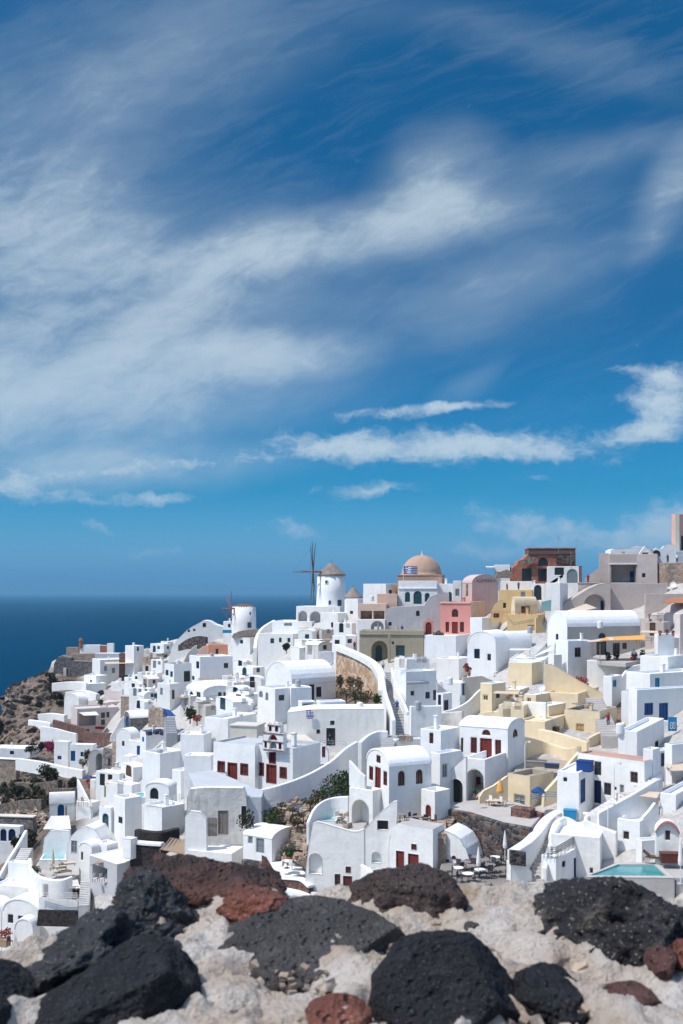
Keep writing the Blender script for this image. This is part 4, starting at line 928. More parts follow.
def rock(name, label, px, py, Y, rx, rz, ry, mat, seed, cuts=6, rough=.10, rot=(0, 0, 0), fine=.035, sub_=6, planes=(), sharp=.97, pit=0.0):
    bm = bmesh.new(); bmesh.ops.create_icosphere(bm, subdivisions=sub_, radius=1.0); rd = random.Random(seed)
    pls = [(Vector(p[:3]).normalized(), p[3]) for p in planes]
    for _ in range(cuts):
        pls.append((Vector((rd.gauss(0, 1), rd.gauss(0, 1), rd.gauss(0, .8))).normalized(), rd.uniform(.62, .86)))
    k = Y/F; S = Vector((rx*k, ry, rz*k)); E_ = Matrix.Rotation(R(rot[2]), 3, 'Z')@Matrix.Rotation(R(rot[1]), 3, 'Y')@Matrix.Rotation(R(rot[0]), 3, 'X'); off = Vector((seed*3.1, seed*1.7, 0))
    for v in bm.verts:
        p = v.co.copy(); nrm = p.normalized()
        p *= 1+rough*noise.fractal(p*1.3+off, 1, 2, 3)
        for n_, d_ in pls:
            e = p.dot(n_)-d_
            if e > 0: p -= n_*e*sharp
        w = p*3.2+off
        p += nrm*(fine*1.25*noise.fractal(w, .75, 2.1, 8)+fine*.22*noise.fractal(w*7, .7, 2.1, 4)+fine*.6*(noise.ridged_multi_fractal(w*.8, .9, 2, 4, 1, 2)-1.2)*.5)
        if pit: p -= nrm*pit*max(0, noise.noise(w*1.7)-.15)
        v.co = E_@Vector((p.x*S.x, p.y*S.y, p.z*S.z))
    me = bpy.data.meshes.new(name); bm.to_mesh(me); bm.free(); me.materials.append(MAT[mat])
    for p in me.polygons: p.use_smooth = True
    o = bpy.data.objects.new(name, me); COL.objects.link(o); o.location = P(px, py, Y)
    return tag(o, label, 'boulder', 'boulders set in the ruined wall', at=(px, py))
rock('boulder', 'big rust-brown lava boulder with a reddish sloping top on the wall edge', 212, 903, 3.72, 90, 44, .30, 'lava_brown', 3, 6, .2, (0, 9, 0), .085, planes=((-.1, -.35, 1, .62), (.5, -.6, .5, .75)), pit=.04)
rock('boulder', 'black blocky boulder wedged against the rust-brown boulder', 152, 914, 3.45, 46, 38, .17, 'basalt_rough', 12, 9, .2, (0, 0, 20), .09, pit=.05)
rock('boulder', 'rough charcoal boulder with a craggy ridge, beneath the grey balcony house', 90, 970, 3.1, 108, 56, .28, 'basalt_rough', 5, 7, .25, (0, -24, 0), .13, pit=.08)
rock('boulder', 'smooth-faced black boulder with one pale sunlit facet beside the mortar', 116, 1004, 2.76, 86, 60, .27, 'basalt', 9, 4, .10, (0, 0, 0), .035, planes=((-.35, -.45, .85, .55), (.25, -.9, .1, .6)))
rock('boulder', 'black boulder cut off by the bottom corner of the picture', -6, 1010, 2.75, 36, 42, .2, 'basalt', 14, 6)
rock('boulder', 'broad flat-topped grey boulder lying tilted with a dark broken end', 306, 958, 3.22, 106, 62, .27, 'basalt_grey', 21, 3, .08, (0, 0, 0), .035, planes=((.02, -.42, 1, .42), (.75, -.62, -.05, .60), (-.6, -.6, .3, .8)))
rock('boulder', 'small rusty red scoria lump behind the flat-topped boulder', 254, 905, 3.42, 36, 17, .12, 'scoria', 31, 5, .2, (0, -6, 0), .08, 4)
rock('boulder', 'low brown-grey rounded boulder in front of the white houses', 404, 903, 3.66, 62, 40, .22, 'lava_dome', 41, 4, .10, (0, 6, 0), .05, planes=((0, -.2, 1, .85),))
rock('boulder', 'round brown stone tucked at the end of the brown-grey boulder', 445, 902, 3.62, 22, 22, .09, 'lava_dome', 42, 5, sub_=5)
rock('boulder', 'large smooth black boulder, biggest of the front row, with a rounded crest', 446, 1010, 2.80, 77, 76, .26, 'basalt', 51, 4, .08, (0, 0, 0), .03, planes=((.0, -.75, .5, .75), (.8, -.2, .6, .8)))
rock('boulder', 'low black boulder half hidden behind the smooth black one', 543, 1001, 2.84, 44, 29, .17, 'basalt', 61, 7, .2, (0, 10, 0), .06)
rock('boulder', 'large pitted black boulder veined with tan mortar, below the turquoise pool', 626, 934, 3.36, 84, 62, .34, 'basalt_mortar', 71, 7, .22, (0, 4, 0), .10, pit=.09)
rock('boulder', 'flat red-brown stone bedded in mortar under the pitted boulder', 627, 996, 2.80, 32, 12, .08, 'red_flat', 81, 4, sub_=5)
rock('boulder', 'angular red-brown stone between mortar and the pitted boulder', 661, 964, 2.93, 17, 17, .07, 'red_flat', 82, 8, sub_=5)
rock('boulder', 'orange-brown stone lying against the angular red-brown stone', 684, 955, 2.97, 16, 16, .07, 'scoria', 83, 6, sub_=5)
rock('boulder', 'dark red stone at the foot of the flat-topped boulder', 338, 1017, 2.64, 34, 19, .10, 'scoria', 84, 5, sub_=5)
rock('boulder', 'tiny black stone embedded in the open mortar', 472, 930, 3.36, 9, 9, .04, 'basalt_grey', 85, 7, sub_=5)
rock('boulder', 'small dark pebble in the mortar at the edge of the pitted boulder', 541, 920, 3.42, 8, 8, .04, 'basalt_grey', 86, 6, sub_=5)
rock('boulder', 'cream limestone lump with a rounded nose next to the low black boulder', 540, 960, 3.16, 44, 24, .14, 'mortar', 87, 3, .15, (0, 12, 0), .05)
rock('boulder', 'whitish limestone lump in the middle of the mortar', 490, 930, 3.44, 50, 20, .14, 'mortar', 88, 3, .2, (0, 0, 0), .06)
rock('boulder', 'whitish limestone lump beside the rust-brown boulder', 184, 974, 3.12, 40, 28, .13, 'mortar', 89, 3, .2, (0, 0, 0), .06)
rock('boulder', 'pale limestone lump squeezed under the smooth-faced black boulder', 224, 1008, 2.82, 50, 24, .14, 'mortar', 90, 3, .2, (0, 0, 0), .06)
for px, py, Y, rx, ry_, sd in ((420, 942, 3.42, 44, 16, 101), (300, 1018, 2.7, 44, 16, 104), (575, 990, 2.95, 34, 12, 105), (640, 1020, 2.72, 60, 14, 106), (205, 936, 3.5, 32, 14, 107), (510, 952, 3.26, 46, 16, 109)):
    rock('mortar_lump', {101: 'cream limestone lump behind the biggest smooth boulder', 102: 'flat pale stone at the wall edge by the round brown stone', 103: 'flat pale stone on the wall edge below the narrow stair', 104: 'pale stone lump left of the dark red stone', 105: 'pale stone lump right of the low black boulder', 106: 'broad pale stone slab in the lower corner of the mortar', 107: 'pale lump tucked under the scoria', 108: 'pale lump wedged by the smooth-faced black boulder', 109: 'pale pitted lump in the mortar before the pitted boulder'}[sd], px, py, Y, rx, ry_, .12, 'mortar', sd, 4, .25, (0, 0, sd*20), .07, 5)
gv = M(); rnd = random.Random(31); gm = []
for _ in range(620):
    px, py = rnd.uniform(-10, 690), rnd.uniform(895, 1022); Y = 1.13*F/(py-HY)
    if Y > edgeY(px)-.06: continue
    b = Vector(((px-CX)/F*Y, Y, WZ+.035+.02*rnd.random())); s_ = rnd.uniform(.004, .016)*(1 if rnd.random() < .93 else 1.8)
    rm = Matrix.Rotation(rnd.uniform(0, 6), 3, 'Z')@Matrix.Rotation(rnd.uniform(-.7, .7), 3, 'X')
    k_ = [rm@Vector((i*s_*rnd.uniform(.6, 1.2), j*s_*rnd.uniform(.6, 1.1), q_*s_*rnd.uniform(.4, .8))) for i in (-1, 1) for j in (-1, 1) for q_ in (-1, 1)]
    gv.add([b+q_ for q_ in k_], [(0, 1, 3, 2), (4, 6, 7, 5), (0, 4, 5, 1), (2, 3, 7, 6), (0, 2, 6, 4), (1, 5, 7, 3)])
struct(gv.build('gravel', 'tan_stone'), 'loose gravel chips lying on the wall top', 'stuff')
# ================================================================== THE TOWN
# ---- front row, centre: white houses with red joinery
A1, _, a1R, _ = H('house', 'vaulted white house with a gabled red door and two arched windows in its grey side', 'house', 366, 389, 432, 767, 820, 65, roof='vaultL', pk=749, Y=95,
  op=[('L', 'win', 368.6, 372.6, 766.5, 780, 'red'), ('L', 'door', 374.6, 380.4, 767.4, 791.5, 'red'), ('L', 'win', 383, 386.8, 771.5, 785.6, 'red'), ('L', 'win', 375.8, 380, 755.5, 763, 'redbrown'),
      ('R', 'awin', 398, 404.8, 771, 785.8, 'redbrown'), ('R', 'awin', 416.3, 423, 769.5, 783.8, 'redbrown')])
H('house', 'white terrace block with one tall open arch under the vaulted house', 'house', 349, 373, 382, 791, 832, 40, Y=95.5, par=.5, op=[('L', 'arch', 352, 369, 800, 829, '', {'d': 2.2})])
strip('parapet_wall', 'white pointed parapet dropping beside the gabled red door', 'wall', [(350, 760, 783, 98.2), (355, 765, 786, 97.8), (360, 771, 789, 97.4), (366, 776, 791, 97)], th=.3, fd=.2)
shape('house', 'rounded white house with an arched plunge pool niche and red doors at its foot', 'house', [(303.5, 904), (305.5, 872), (308.5, 846), (312.5, 824), (317, 821.5), (325, 823.5), (333, 826), (343, 829), (352, 831.5), (358, 831.5), (364, 829), (364, 904)], (333, 92), yaw=10, th=.45, drop=3,
  op=[('arch', 308.6, 322, 853, 874, '', {'d': 1.8}), ('door', 343, 352, 876, 898, 'redbrown'), ('win', 334.6, 340.2, 874, 889, 'redbrown'), ('win', 345.6, 350.8, 866.5, 873, 'redbrown'), ('win', 355.5, 361, 880, 892, 'redbrown')])
prism('terrace', 'sunken roof terrace behind the round parapet with a small pool', 'terrace', [(312, 828), (362, 831), (374, 812), (350, 802), (322, 806), (310, 816)], z=-22.6, h=4, mat='paving')
for px, py, l in ((338, 821, 'white chair on the sunken roof terrace'), (346, 819, 'white chair by the tall open arch')): chair(l, px, py, face=.6, mat='cushion', fm='white_paint', loc=PZ(px, py, -22.6))
pool('small turquoise pool inside the arched niche of the rounded house', [(308.4, 871.4), (322.4, 870.6), (324, 866.2), (310, 866.8)], [(308.8, 871.2), (322, 870.4), (323.6, 866.4), (310.4, 867)], 92.7, 'pool_water', h=.8)
strip('parapet_wall', 'curved white parapet sweeping round the roof pool', 'wall', [(308, 822, 834, 94.5), (314, 809, 828, 97), (323, 801, 822, 98.5), (335, 797, 818, 99), (349, 796, 818, 98.5)], th=.3, fd=1)
pool('small roof pool behind the curved white parapet', [(319, 820.5), (336, 821), (338, 817), (323, 816.5)], [(320.5, 820.2), (335, 820.5), (336.5, 817.4), (324, 817)], 97.2, 'pool_pale', h=1)
shape('wall', 'white stair wall rising diagonally with a small arched recess low down', 'wall', [(362, 872), (362.5, 832), (372, 821), (384, 809), (393, 802), (397, 801), (397, 815), (391, 872)], (363, 91.6), yaw=12, th=.5,
  op=[('aniche', 371.5, 380.5, 851.5, 863, '', {'d': .45}), ('niche', 377, 388, 820.5, 830, '', {'d': .48, 'm': 'shade_void'})], drop=3)
pool('plunge pool at the foot of the diagonal stair wall', [(368, 871), (388, 867), (389, 862), (373, 863)], [(370, 870), (387, 866.6), (387.5, 862.8), (374, 863.8)], 90.5, 'pool_water', h=1.2)
strip('parapet_wall', 'low white wall round the plunge pool, top edge dipping to the dark dome rock', 'wall', [(362, 864, 880, 90.5), (370, 869, 882, 89.6), (378, 874, 884, 88.8), (386, 872, 884, 88.4)], th=.35)
shape('house', 'white house with a rounded shoulder and two red doors behind the brown dome rock', 'house', [(388, 890), (388.5, 846), (390, 834), (393, 827), (398, 823.5), (408, 825.5), (420, 828), (433, 829.5), (433, 890)], (433, 88.6), yaw=28, th=2.6, drop=3, cope='paving',
  op=[('door', 396, 404, 851, 868, 'red'), ('door', 408, 418.5, 854, 873, 'red'), ('win', 411.2, 416.6, 844, 850, 'red')])
shape('house', 'low white house sloping down in a curve, with a half-round window over its red door', 'house', [(444, 893), (444, 830), (453, 834), (460, 839), (466, 849), (470, 861), (472.5, 893)], (444, 89.8), yaw=28, th=3.4, drop=3,
  op=[('door', 442.5+3, 449, 859.5, 877, 'redbrown'), ('door', 451, 458.5, 863, 882, 'red'), ('awin', 451.5, 456, 855.5, 859.5, 'red')])
H('house', 'narrow white house with an arched red door beside the stone steps', 'house', 421, 435, 450, 792, 826, 48, Y=94.5, par=.4, op=[('L', 'adoor', 425.6, 431, 805, 820, 'red')])
H('house', 'white stepped block with a small red window above the vaulted roof', 'house', 420, 441, 460, 731, 772, 38, Y=107, par=.25, op=[('L', 'win', 429.2, 433.2, 733, 743.5, 'red')])
H('house', 'white block with a pale shuttered window under the diagonal parapet', 'house', 430, 440, 462, 754, 800, 48, Y=101, par=.3, op=[('R', 'win', 442.2, 447.2, 764, 777.5, 'pale')])
H('house', 'white balcony house open below in a wide round arch', 'house', 463, 485, 508, 760, 806, 32, Y=102, par=.8, op=[('L', 'arch', 466, 483.5, 769.5, 803, '', {'d': 2.6}), ('L', 'back', 475.5, 480.5, 777, 800, 'redbrown', {'d': 2.6})])
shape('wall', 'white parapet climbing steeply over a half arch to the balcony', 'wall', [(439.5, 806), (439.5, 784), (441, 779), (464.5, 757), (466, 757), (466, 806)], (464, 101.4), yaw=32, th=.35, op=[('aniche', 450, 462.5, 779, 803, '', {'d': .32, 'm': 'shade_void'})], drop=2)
H('house', 'white house with tall red windows, a double red door and a broad white roof', 'house', 459, 508, 525, 729, 765, 28, Y=106.5, roof='vaultR', pk=719,
  op=[('L', 'win', 460.8, 463, 738, 752, 'red'), ('L', 'win', 470.6, 476.8, 737.5, 753, 'red'), ('L', 'door', 480, 491.8, 738.5, 761, 'red'), ('L', 'win', 495.2, 501.2, 740, 755, 'red'), ('L', 'awin', 482, 490.4, 729.8, 735.2, 'red'), ('R', 'awin', 513, 518, 729, 737, 'redbrown')])
stairs('stone_steps', 'rough brown stone steps between the narrow white house and the dark wall', (434, 836, 92.5), (449, 812, 96.5), 2.0, 8, 'tan_stone')
strip('retaining_wall', 'long dark lava-stone retaining wall above the restaurant terrace', 'wall', [(450, 809, 832, 96), (470, 812.5, 840, 94), (488, 818, 845, 91.5), (503, 822.5, 848, 90), (531, 827.5, 850, 88)], th=.6, fd=3, mat='dark_stone', smooth=False)
prism('terrace', 'cream paved terrace on top of the dark lava-stone wall', 'terrace', [(449, 808), (470, 811.5), (503, 822), (531, 827), (545, 812), (520, 803), (490, 799), (464, 801)], 96, .8, 'paving')
pool('small turquoise pool on the terrace beside the open arch house', [(458, 808), (470, 809.6), (471, 806), (461, 804.5)], [(459.5, 807.4), (469.4, 808.8), (470, 806.4), (461.5, 805.3)], 96.4, 'pool_water', h=.6, rim='paving')
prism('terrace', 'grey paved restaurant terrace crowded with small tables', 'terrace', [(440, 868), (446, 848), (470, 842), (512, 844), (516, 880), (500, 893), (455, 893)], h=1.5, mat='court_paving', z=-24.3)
strip('parapet_wall', 'low grey stone parapet in front of the restaurant tables', 'wall', [(451, 877, 891, 85.4), (464, 881, 893, 84.5), (478, 888, 899, 83.4)], th=.6, fd=2, mat='grey_stone', smooth=False)
for i, (tx, ty) in enumerate([(458, 876), (466, 870), (472, 874), (480, 878), (484, 868), (490, 873), (495, 865), (476, 865), (500, 877), (468, 882)]):
    loc = PZ(tx, ty, -24.3); nm = ['nearest the half-round window', 'beside the closed parasol', 'in the middle of the terrace', 'near the stone parapet', 'below the red planters', 'next to the walkway wall', 'closest to the tall lava wall', 'between two parasols', 'at the outer corner', 'on the terrace edge by the dome rock'][i]
    table('round white cafe table '+nm, tx, ty, r=.5, loc=loc, mat='canvas_white' if i % 3 == 0 else 'wood_grey', group='restaurant tables')
    for sg in (-1, 1):
        chair('dark cafe chair pulled up to a restaurant table', tx, ty, face=sg*1.5+i, loc=loc+Vector((.72*sg, .15*(i % 3-1), 0)), group='restaurant chairs', mat='cushion_dark')
parasol('closed white parasol standing among the restaurant tables', 478.5, 880, 84, 2.7, closed=True, group='closed parasols'); parasol('closed white parasol in front of the lava-stone wall', 505, 861, 88.5, 2.6, closed=True, group='closed parasols')
for px, py, l in ((466, 843, 'red bougainvillea in a pot at the near end of the lava wall'), (474, 846, 'red flowering pot standing under the lava wall'), (481, 849, 'leafy pot with red blooms by the lava wall')):
    pot_plant(l, px, py, PZ(px, py, -24.2).y, .7, flower='leaf_red', pot='grey_cement')
bush('bush', 'yellow-green shrub in the stone planter at the restaurant corner', 487, 893, 82.5, .55, .6, 'leaf_olive', 160, .09)
# ---- orange parasol corner, cream buildings below
shape('wall', 'ochre wall curving down behind the orange parasol', 'wall', [(479, 806), (480, 797), (484, 791), (494, 786), (508, 776), (508, 806)], (500, 98.6), yaw=-18, th=.4, mat='cream', drop=1.5)
root = parasol('half folded orange parasol on the cream terrace', 500, 803, 97, 2.2, mat='canvas_orange', closed=True)
for ch_ in root.children:
    if ch_.name.startswith('canopy'):
        for v in ch_.data.vertices: v.co.x *= 1.9; v.co.y *= 1.9
table('low cream table beside the orange parasol', 494, 806, 97, .6, .6, 'canvas_sand'); chair('cream terrace chair next to the orange parasol', 503, 806, 96.5, 2, 'cushion'); chair('cream terrace chair at the low table', 489, 805, 97.2, -1, 'cushion')
H('house', 'cream block with a pebbled roof terrace and one pale recessed window', 'house', 507, 530, 554, 777, 815, 45, Y=99, mat='cream', rmat='pebbles', par=.5, op=[('L', 'win', 514, 525, 795, 806.5, 'pale')])
strip('retaining_wall', 'tall cream garden wall bowed round the pebbled terrace', 'wall', [(517, 736, 775, 111), (530, 737.5, 776, 115), (550, 743, 776, 116), (568, 748, 775, 113), (579, 746, 792, 107)], th=.5, mat='cream', fd=3)
shape('wall', 'cream stair wall slanting down from the garden wall to the blue boat deck', 'wall', [(543, 806), (545, 793), (557, 780), (571, 762), (580, 752), (581, 768), (566, 786), (553, 803)], (565, 100), yaw=-25, th=.45, mat='cream', drop=1)
prism('terrace', 'pebbled terrace in the hollow of the cream garden wall', 'terrace', [(512, 776), (533, 780), (560, 772), (575, 762), (548, 758), (520, 758)], 103, 1, 'pebbles')
flat_box('deck_box', 'dark blue-covered box on the pebbled terrace', 'box', 552, 768, 1.4, .8, .4, 'cushion_dark', 20, 104, lid='canvas_blue'); flat_box('deck_box', 'grey wooden sun bench on the pebbled terrace', 'bench', 536, 766, 2.0, .8, .45, 'wood_grey', 20, 105)
lamp_post('tall white pole lamp in front of the cream garden wall', 525, 741, 771, 106); lamp_post('white pole lamp at the dark cream stair', 537, 716, 737, 124)
parasol('low dark blue parasol beside the cream block', 538, 800, 97, 1.3, .7, 'canvas_blue')
railing('railing', 'bright blue railing stretched along the white deck', [(531, 803, 95), (545, 800, 95.5), (560, 801, 95.5), (566, 808, 94)], .8, mat='sky_blue', rails=3)
flat_box('bin', 'bright blue planter box below the blue door', 'planter', 570, 818, 1.1, .8, .75, 'sky_blue', 20, 92.5); flat_box('planter', 'reddish brick planter on the white deck corner', 'planter', 523, 819, 1.9, 1.2, 1.0, 'red_stone', 35, 92.5)
strip('retaining_wall', 'short red stone wall below the cream block', 'wall', [(518, 812, 826, 93), (526, 808, 826, 93.5), (543, 813, 828, 92)], th=.5, mat='red_stone', fd=1, smooth=False)
# ---- white walkway and balcony house
strip('parapet_wall', 'thick white wall following the curving flight down to the wall top', 'wall', [(513, 850, 896, 83.5), (519, 846, 892, 84.6), (528, 840, 876, 86), (537, 831, 862, 88), (547, 818, 842, 91), (558, 810.5, 830, 94)], th=1.0, fd=3)
shape('stone_wall', 'square of dark lava stone set into the white walkway wall', 'wall', [(511, 865), (511, 850.5), (526, 852), (526, 866.5)], (519, 82.9), yaw=-12, th=.4, mat='dark_stone')
shape('wall', 'smooth white end wall under the lava-stone square', 'wall', [(510.5, 900), (511, 863), (527, 865), (532, 872), (534, 900)], (519, 83.2), yaw=-12, th=1.0, drop=2)
stairs('staircase', 'long narrow cream stair winding between two white walls', (536, 890, 82.4), (553, 816, 92), 1.5, 20, 'paving')
strip('parapet_wall', 'slim white wall on the outer side of the narrow cream stair', 'wall', [(545, 868, 890, 82.5), (548, 852, 878, 84.5), (552, 838, 862, 88), (558, 826, 846, 91)], th=.35, fd=2)
H('house', 'small white house with a dark iron balcony rail and shaded grey side', 'house', 541, 556, 577, 858, 893, 42, Y=82.5, par=.2, op=[('R', 'win', 562, 565.5, 861, 867, 'dark'), ('R', 'door', 574, 576.6, 858, 882, 'blue')])
railing('balcony_rail', 'black wrought-iron balcony rail on the small white house', [(544, 857, 83), (556, 857.5, 82.3), (575, 846, 85.5)], .85, mat='dark_metal', rails=4, cat='railing', sp=.28)
H('house', 'broad plain white wall block over the turquoise pool', 'house', 551, 600, 642, 838, 882, 20, Y=84.5, par=.4, op=[('L', 'win', 590, 593, 868, 873, 'dark')])
strip('parapet_wall', 'rounded white shoulder wall above the balcony house', 'wall', [(551, 836, 850, 88), (556, 822, 848, 90), (566, 817, 846, 91), (580, 825, 846, 90), (598, 836, 850, 88)], th=.5, fd=2)
pool('long turquoise swimming pool with a white rim above the big pitted boulder', [(584, 877), (616, 862.5), (657, 862.5), (675, 878)], [(590, 875.2), (619, 864.2), (654.5, 864.2), (667.5, 875.6)], 76.3, 'pool_water', h=2.5, rim='beige')
prism('pool_deck', 'pale stone deck at the end of the long pool', 'terrace', [(676, 878), (658, 862.6), (720, 862.6), (740, 878)], 76.2, 1.5, 'paving')
parasol('closed cream parasol at the far edge of the long pool', 680.5, 884, 75, 3.2, closed=True, group='closed parasols'); flat_box('deck_box', 'red-brown wooden chest beside the long pool', 'chest', 670, 862, 1.5, .8, .7, 'red_brown', 5, 79, lid='red_brown')
lounger('dark brown sun bed folded at the corner of the long pool', 655, 861, 80, 1.2, 'wood_dark')
H('house', 'white wall block with a flat top behind the pool deck', 'house', 640, 642, 700, 841, 870, 75, Y=82.5, par=.25)
# ---- right: pink roof house and stairs
H('house', 'white two-storey house with a pink terrace roof and dark-framed windows', 'house', 577, 645, 658, 762, 815, 46, Y=93, rmat='pink_roof', par=.12,
  op=[('L', 'win', 594, 601, 761.5, 775, 'dark'), ('L', 'win', 630.6, 638, 772, 782.6, 'brown'), ('L', 'door', 594, 601, 780.5, 803, 'navy'), ('L', 'win', 604, 611, 783, 795, 'dark'), ('L', 'win', 614, 616.6, 787, 790, 'blue'), ('L', 'win', 620, 624, 785, 793, 'pale')])
H('house', 'white square annex with a tall blue door', 'house', 557, 579, 595, 773, 808, 30, Y=92.5, par=.1, op=[('L', 'win', 563.4, 567, 777.5, 781.5, 'navy'), ('R', 'door', 580.5, 585.5, 779, 802.5, 'blue')])
flat_box('water_tank', 'dark blue water tank on the annex roof', 'tank', 585, 771, 1.35, 1.1, .95, 'canvas_blue', 30, 94)
H('house', 'tall narrow white stair tower at the end of the pink roof', 'house', 648, 653, 660, 750, 782, 40, Y=94, par=.15)
strip('parapet_wall', 'white inner wall of the long stair beside the pink-roof house', 'wall', [(586, 816, 834, 88.5), (600, 806, 824, 90), (625, 792, 808, 92), (652, 778, 796, 94), (661, 772, 790, 95.5)], th=.35, fd=1.5)
strip('parapet_wall', 'white outer wall of the long stair, broad and shaded', 'wall', [(598, 812.5, 832, 87), (612, 805, 830, 87.6), (632, 794, 828, 88.6), (657, 779, 820, 90.5)], th=.35, fd=2)
stairs('staircase', 'long white stair rising past the pink-roof house', (593, 815, 88.3), (657, 778, 93.5), 1.3, 18, 'white_worn')
sail('awning', 'sand-coloured flat awning hung over the shaded terrace wall', [(617, 793, 89), (640, 791, 89.5), (660, 792, 89.5), (657, 798, 88.5)], 'canvas_sand', sag=.05, posts=(0, 3))
H('house', 'white terrace block with one small pale window', 'house', 617, 640, 657, 822, 850, 35, Y=85.5, par=.4, op=[('L', 'win', 623.4, 629, 831.5, 839, 'brown')])
shape('wall', 'white wall rising to a point beside the small barrel-roofed hut', 'wall', [(640, 848), (640, 822), (650, 811), (656, 803), (659, 806), (659, 848)], (648, 86.5), yaw=-15, th=.4)
strip('parapet_wall', 'low white wall stepping along the edge of the shaded terrace', 'wall', [(584, 819, 845, 87.3), (598, 825, 848, 86.8), (617, 832, 850, 86)], th=.4, fd=2)
H('house', 'small barrel-roofed white hut with a brown window', 'house', 656, 679, 690, 833, 852, 12, Y=79.5, roof='vaultL', pk=822, op=[('L', 'win', 665.4, 670.2, 830.5, 840, 'brown')])
strip('parapet_wall', 'thin brown arched coping over the barrel-roofed hut', 'coping', [(655.5, 831, 833, 79.9), (661, 823.5, 825.5, 79.7), (667.5, 821, 823, 79.5), (674, 824, 826, 79.3), (679.6, 832.4, 834.4, 79.1)], th=.3, fd=0, mat='brick_pipe')
H('house', 'plain white block catching full sun under the blue-windowed house', 'house', 618, 637, 664, 732, 762, 30, Y=107, par=.4, op=[('R', 'win', 655, 658.5, 741, 748, 'dark')])
H('house', 'white block with a sloping parapet at the picture edge', 'house', 664, 672, 700, 745, 800, 60, Y=97, par=.4)
sail('awning', 'pale sand awning at the picture edge over a white terrace', [(665, 764, 97), (690, 762, 98), (692, 770, 96), (668, 771, 95)], 'canvas_sand', sag=.1)
H('house', 'white house step with a blue slatted gate', 'house', 652, 658, 672, 752, 782, 45, Y=99, par=.3, op=[('R', 'door', 661, 666.5, 753, 766, 'navy')])
H('house', 'low white terraced block below the blue slatted gate', 'house', 660, 676, 705, 795, 820, 35, Y=88, par=.35)
lamp_post('grey pole with a lamp beside the blue slatted gate', 665, 766, 790, 95); lamp_post('bent white lamp in front of the pink-roof house', 614, 762, 795, 90.5); lamp_post('slim white lamp post by the shaded terrace wall', 608, 803, 828, 87)
H('house', 'grey-white house with bright blue shutter and door and a blue sign', 'house', 628, 637, 700, 690, 724, 66, Y=124, par=.35, op=[('R', 'win', 644.3, 653, 703, 715, 'bluefill'), ('R', 'door', 659, 668, 703, 721.5, 'blue')])
sg = flat_box('sign', 'bright blue upright sign with a white looped mark', 'sign', 672.5, 731, 1.0, .10, 1.6, 'sky_blue', 4, 118.5)
q = M(); b0 = P(672.5, 731, 118.4)
for k in (0, 1):
    for j in (0, 1):
        for i in range(14): a = i/14*2*math.pi; c = b0+Vector((-.16+.32*j+.13*math.cos(a), -.08, .48+.62*k*.6+.19*math.sin(a))); q.box(c, Vector((.03, 0, 0)), Vector((0, .02, 0)), Vector((0, 0, .035)))
q.build('lettering', 'white_paint', sg)
strip('parapet_wall', 'stepped white garden wall before the blue-shuttered house', 'wall', [(638, 722, 736, 121), (648, 724, 738, 121), (656, 722, 738, 121), (664, 720, 738, 121), (676, 722, 738, 121)], th=.35, fd=2, smooth=False)
H('house', 'broad white flat roof house with a turquoise door up the slope', 'house', 626, 650, 706, 674, 702, 58, Y=133, par=.3, op=[('R', 'door', 655, 659.5, 678, 693.5, 'sky')])
H('house', 'white cube with a turquoise window near the stepped lane', 'house', 603, 612, 622, 677, 700, 35, Y=138, par=.2, op=[('R', 'win', 613, 616.5, 680, 687, 'sky')])
H('house', 'small white cube with a square turquoise shutter', 'house', 623, 629, 639, 692, 714, 30, Y=128, par=.2, op=[('R', 'win', 630.2, 634, 698, 705.5, 'sky')])
H('house', 'white stepped house climbing toward the pale tower', 'house', 640, 668, 705, 657, 690, 40, Y=141, par=.3)
strip('retaining_wall', 'grey-white rounded terrace wall below the orange awning house', 'wall', [(587, 660, 692, 149), (602, 661, 692, 148.5), (618, 661, 690, 148.5), (626, 664, 688, 149)], th=.4, fd=2)
strip('retaining_wall', 'shaded white wall swinging up to the pale tower', 'wall', [(611, 688, 698, 140), (620, 678, 692, 142), (630, 667, 688, 145), (644, 664, 688, 146), (660, 664, 686, 146)], th=.4, fd=2)
H('house', 'pale square tower wall topped with red flowers', 'house', 655, 658, 675, 634, 674, 70, Y=148, par=.1)
H('house', 'rose-tinted white round-cornered house at the picture edge', 'house', 674, 680, 720, 614, 664, 60, Y=151, mat='rose_white', par=.3)
H('house', 'rose-tinted low terrace under the arched dark door', 'house', 655, 660, 700, 638, 660, 70, Y=150, mat='rose_white', par=.1)
# ---- orange awning house
H('house', 'long barrel-roofed white house with a beige front behind an orange awning', 'house', 547, 567, 641, 627, 672, 68, Y=160, roof='vaultL', pk=611, matR='beige',
  op=[('R', 'awin', 598.4, 605.8, 633, 638, 'dark'), ('R', 'door', 596.6, 606.4, 641.5, 658, 'dark'), ('R', 'win', 613, 620, 643, 653, 'dark'), ('R', 'win', 622.6, 627, 643, 649, 'brown'), ('L', 'win', 555.5, 558, 634, 640, 'dark'), ('L', 'door', 554.5, 557.6, 643, 655, 'dark')])
H('house', 'white box wing with a single brown window beside the orange awning', 'house', 555, 568, 592, 641, 682, 66, Y=151, par=.2, op=[('R', 'win', 574.8, 581, 647.5, 657, 'brown')])
H('house', 'small white lean-to block left of the brown-window wing', 'house', 548, 554, 562, 655, 682, 50, Y=150, par=.2)
sail('awning', 'bright orange awning stretched over the planted terrace', [(606, 637, 153), (645, 635, 154), (644, 639.5, 147.5), (600, 640.5, 147.5)], 'canvas_orange', sag=.2, posts=(2, 3))
sail('awning', 'faded sand awning beside the orange one', [(586, 641, 151), (612, 637, 152), (614, 640, 148), (590, 642, 147)], 'canvas_sand', sag=.15, posts=(3,))
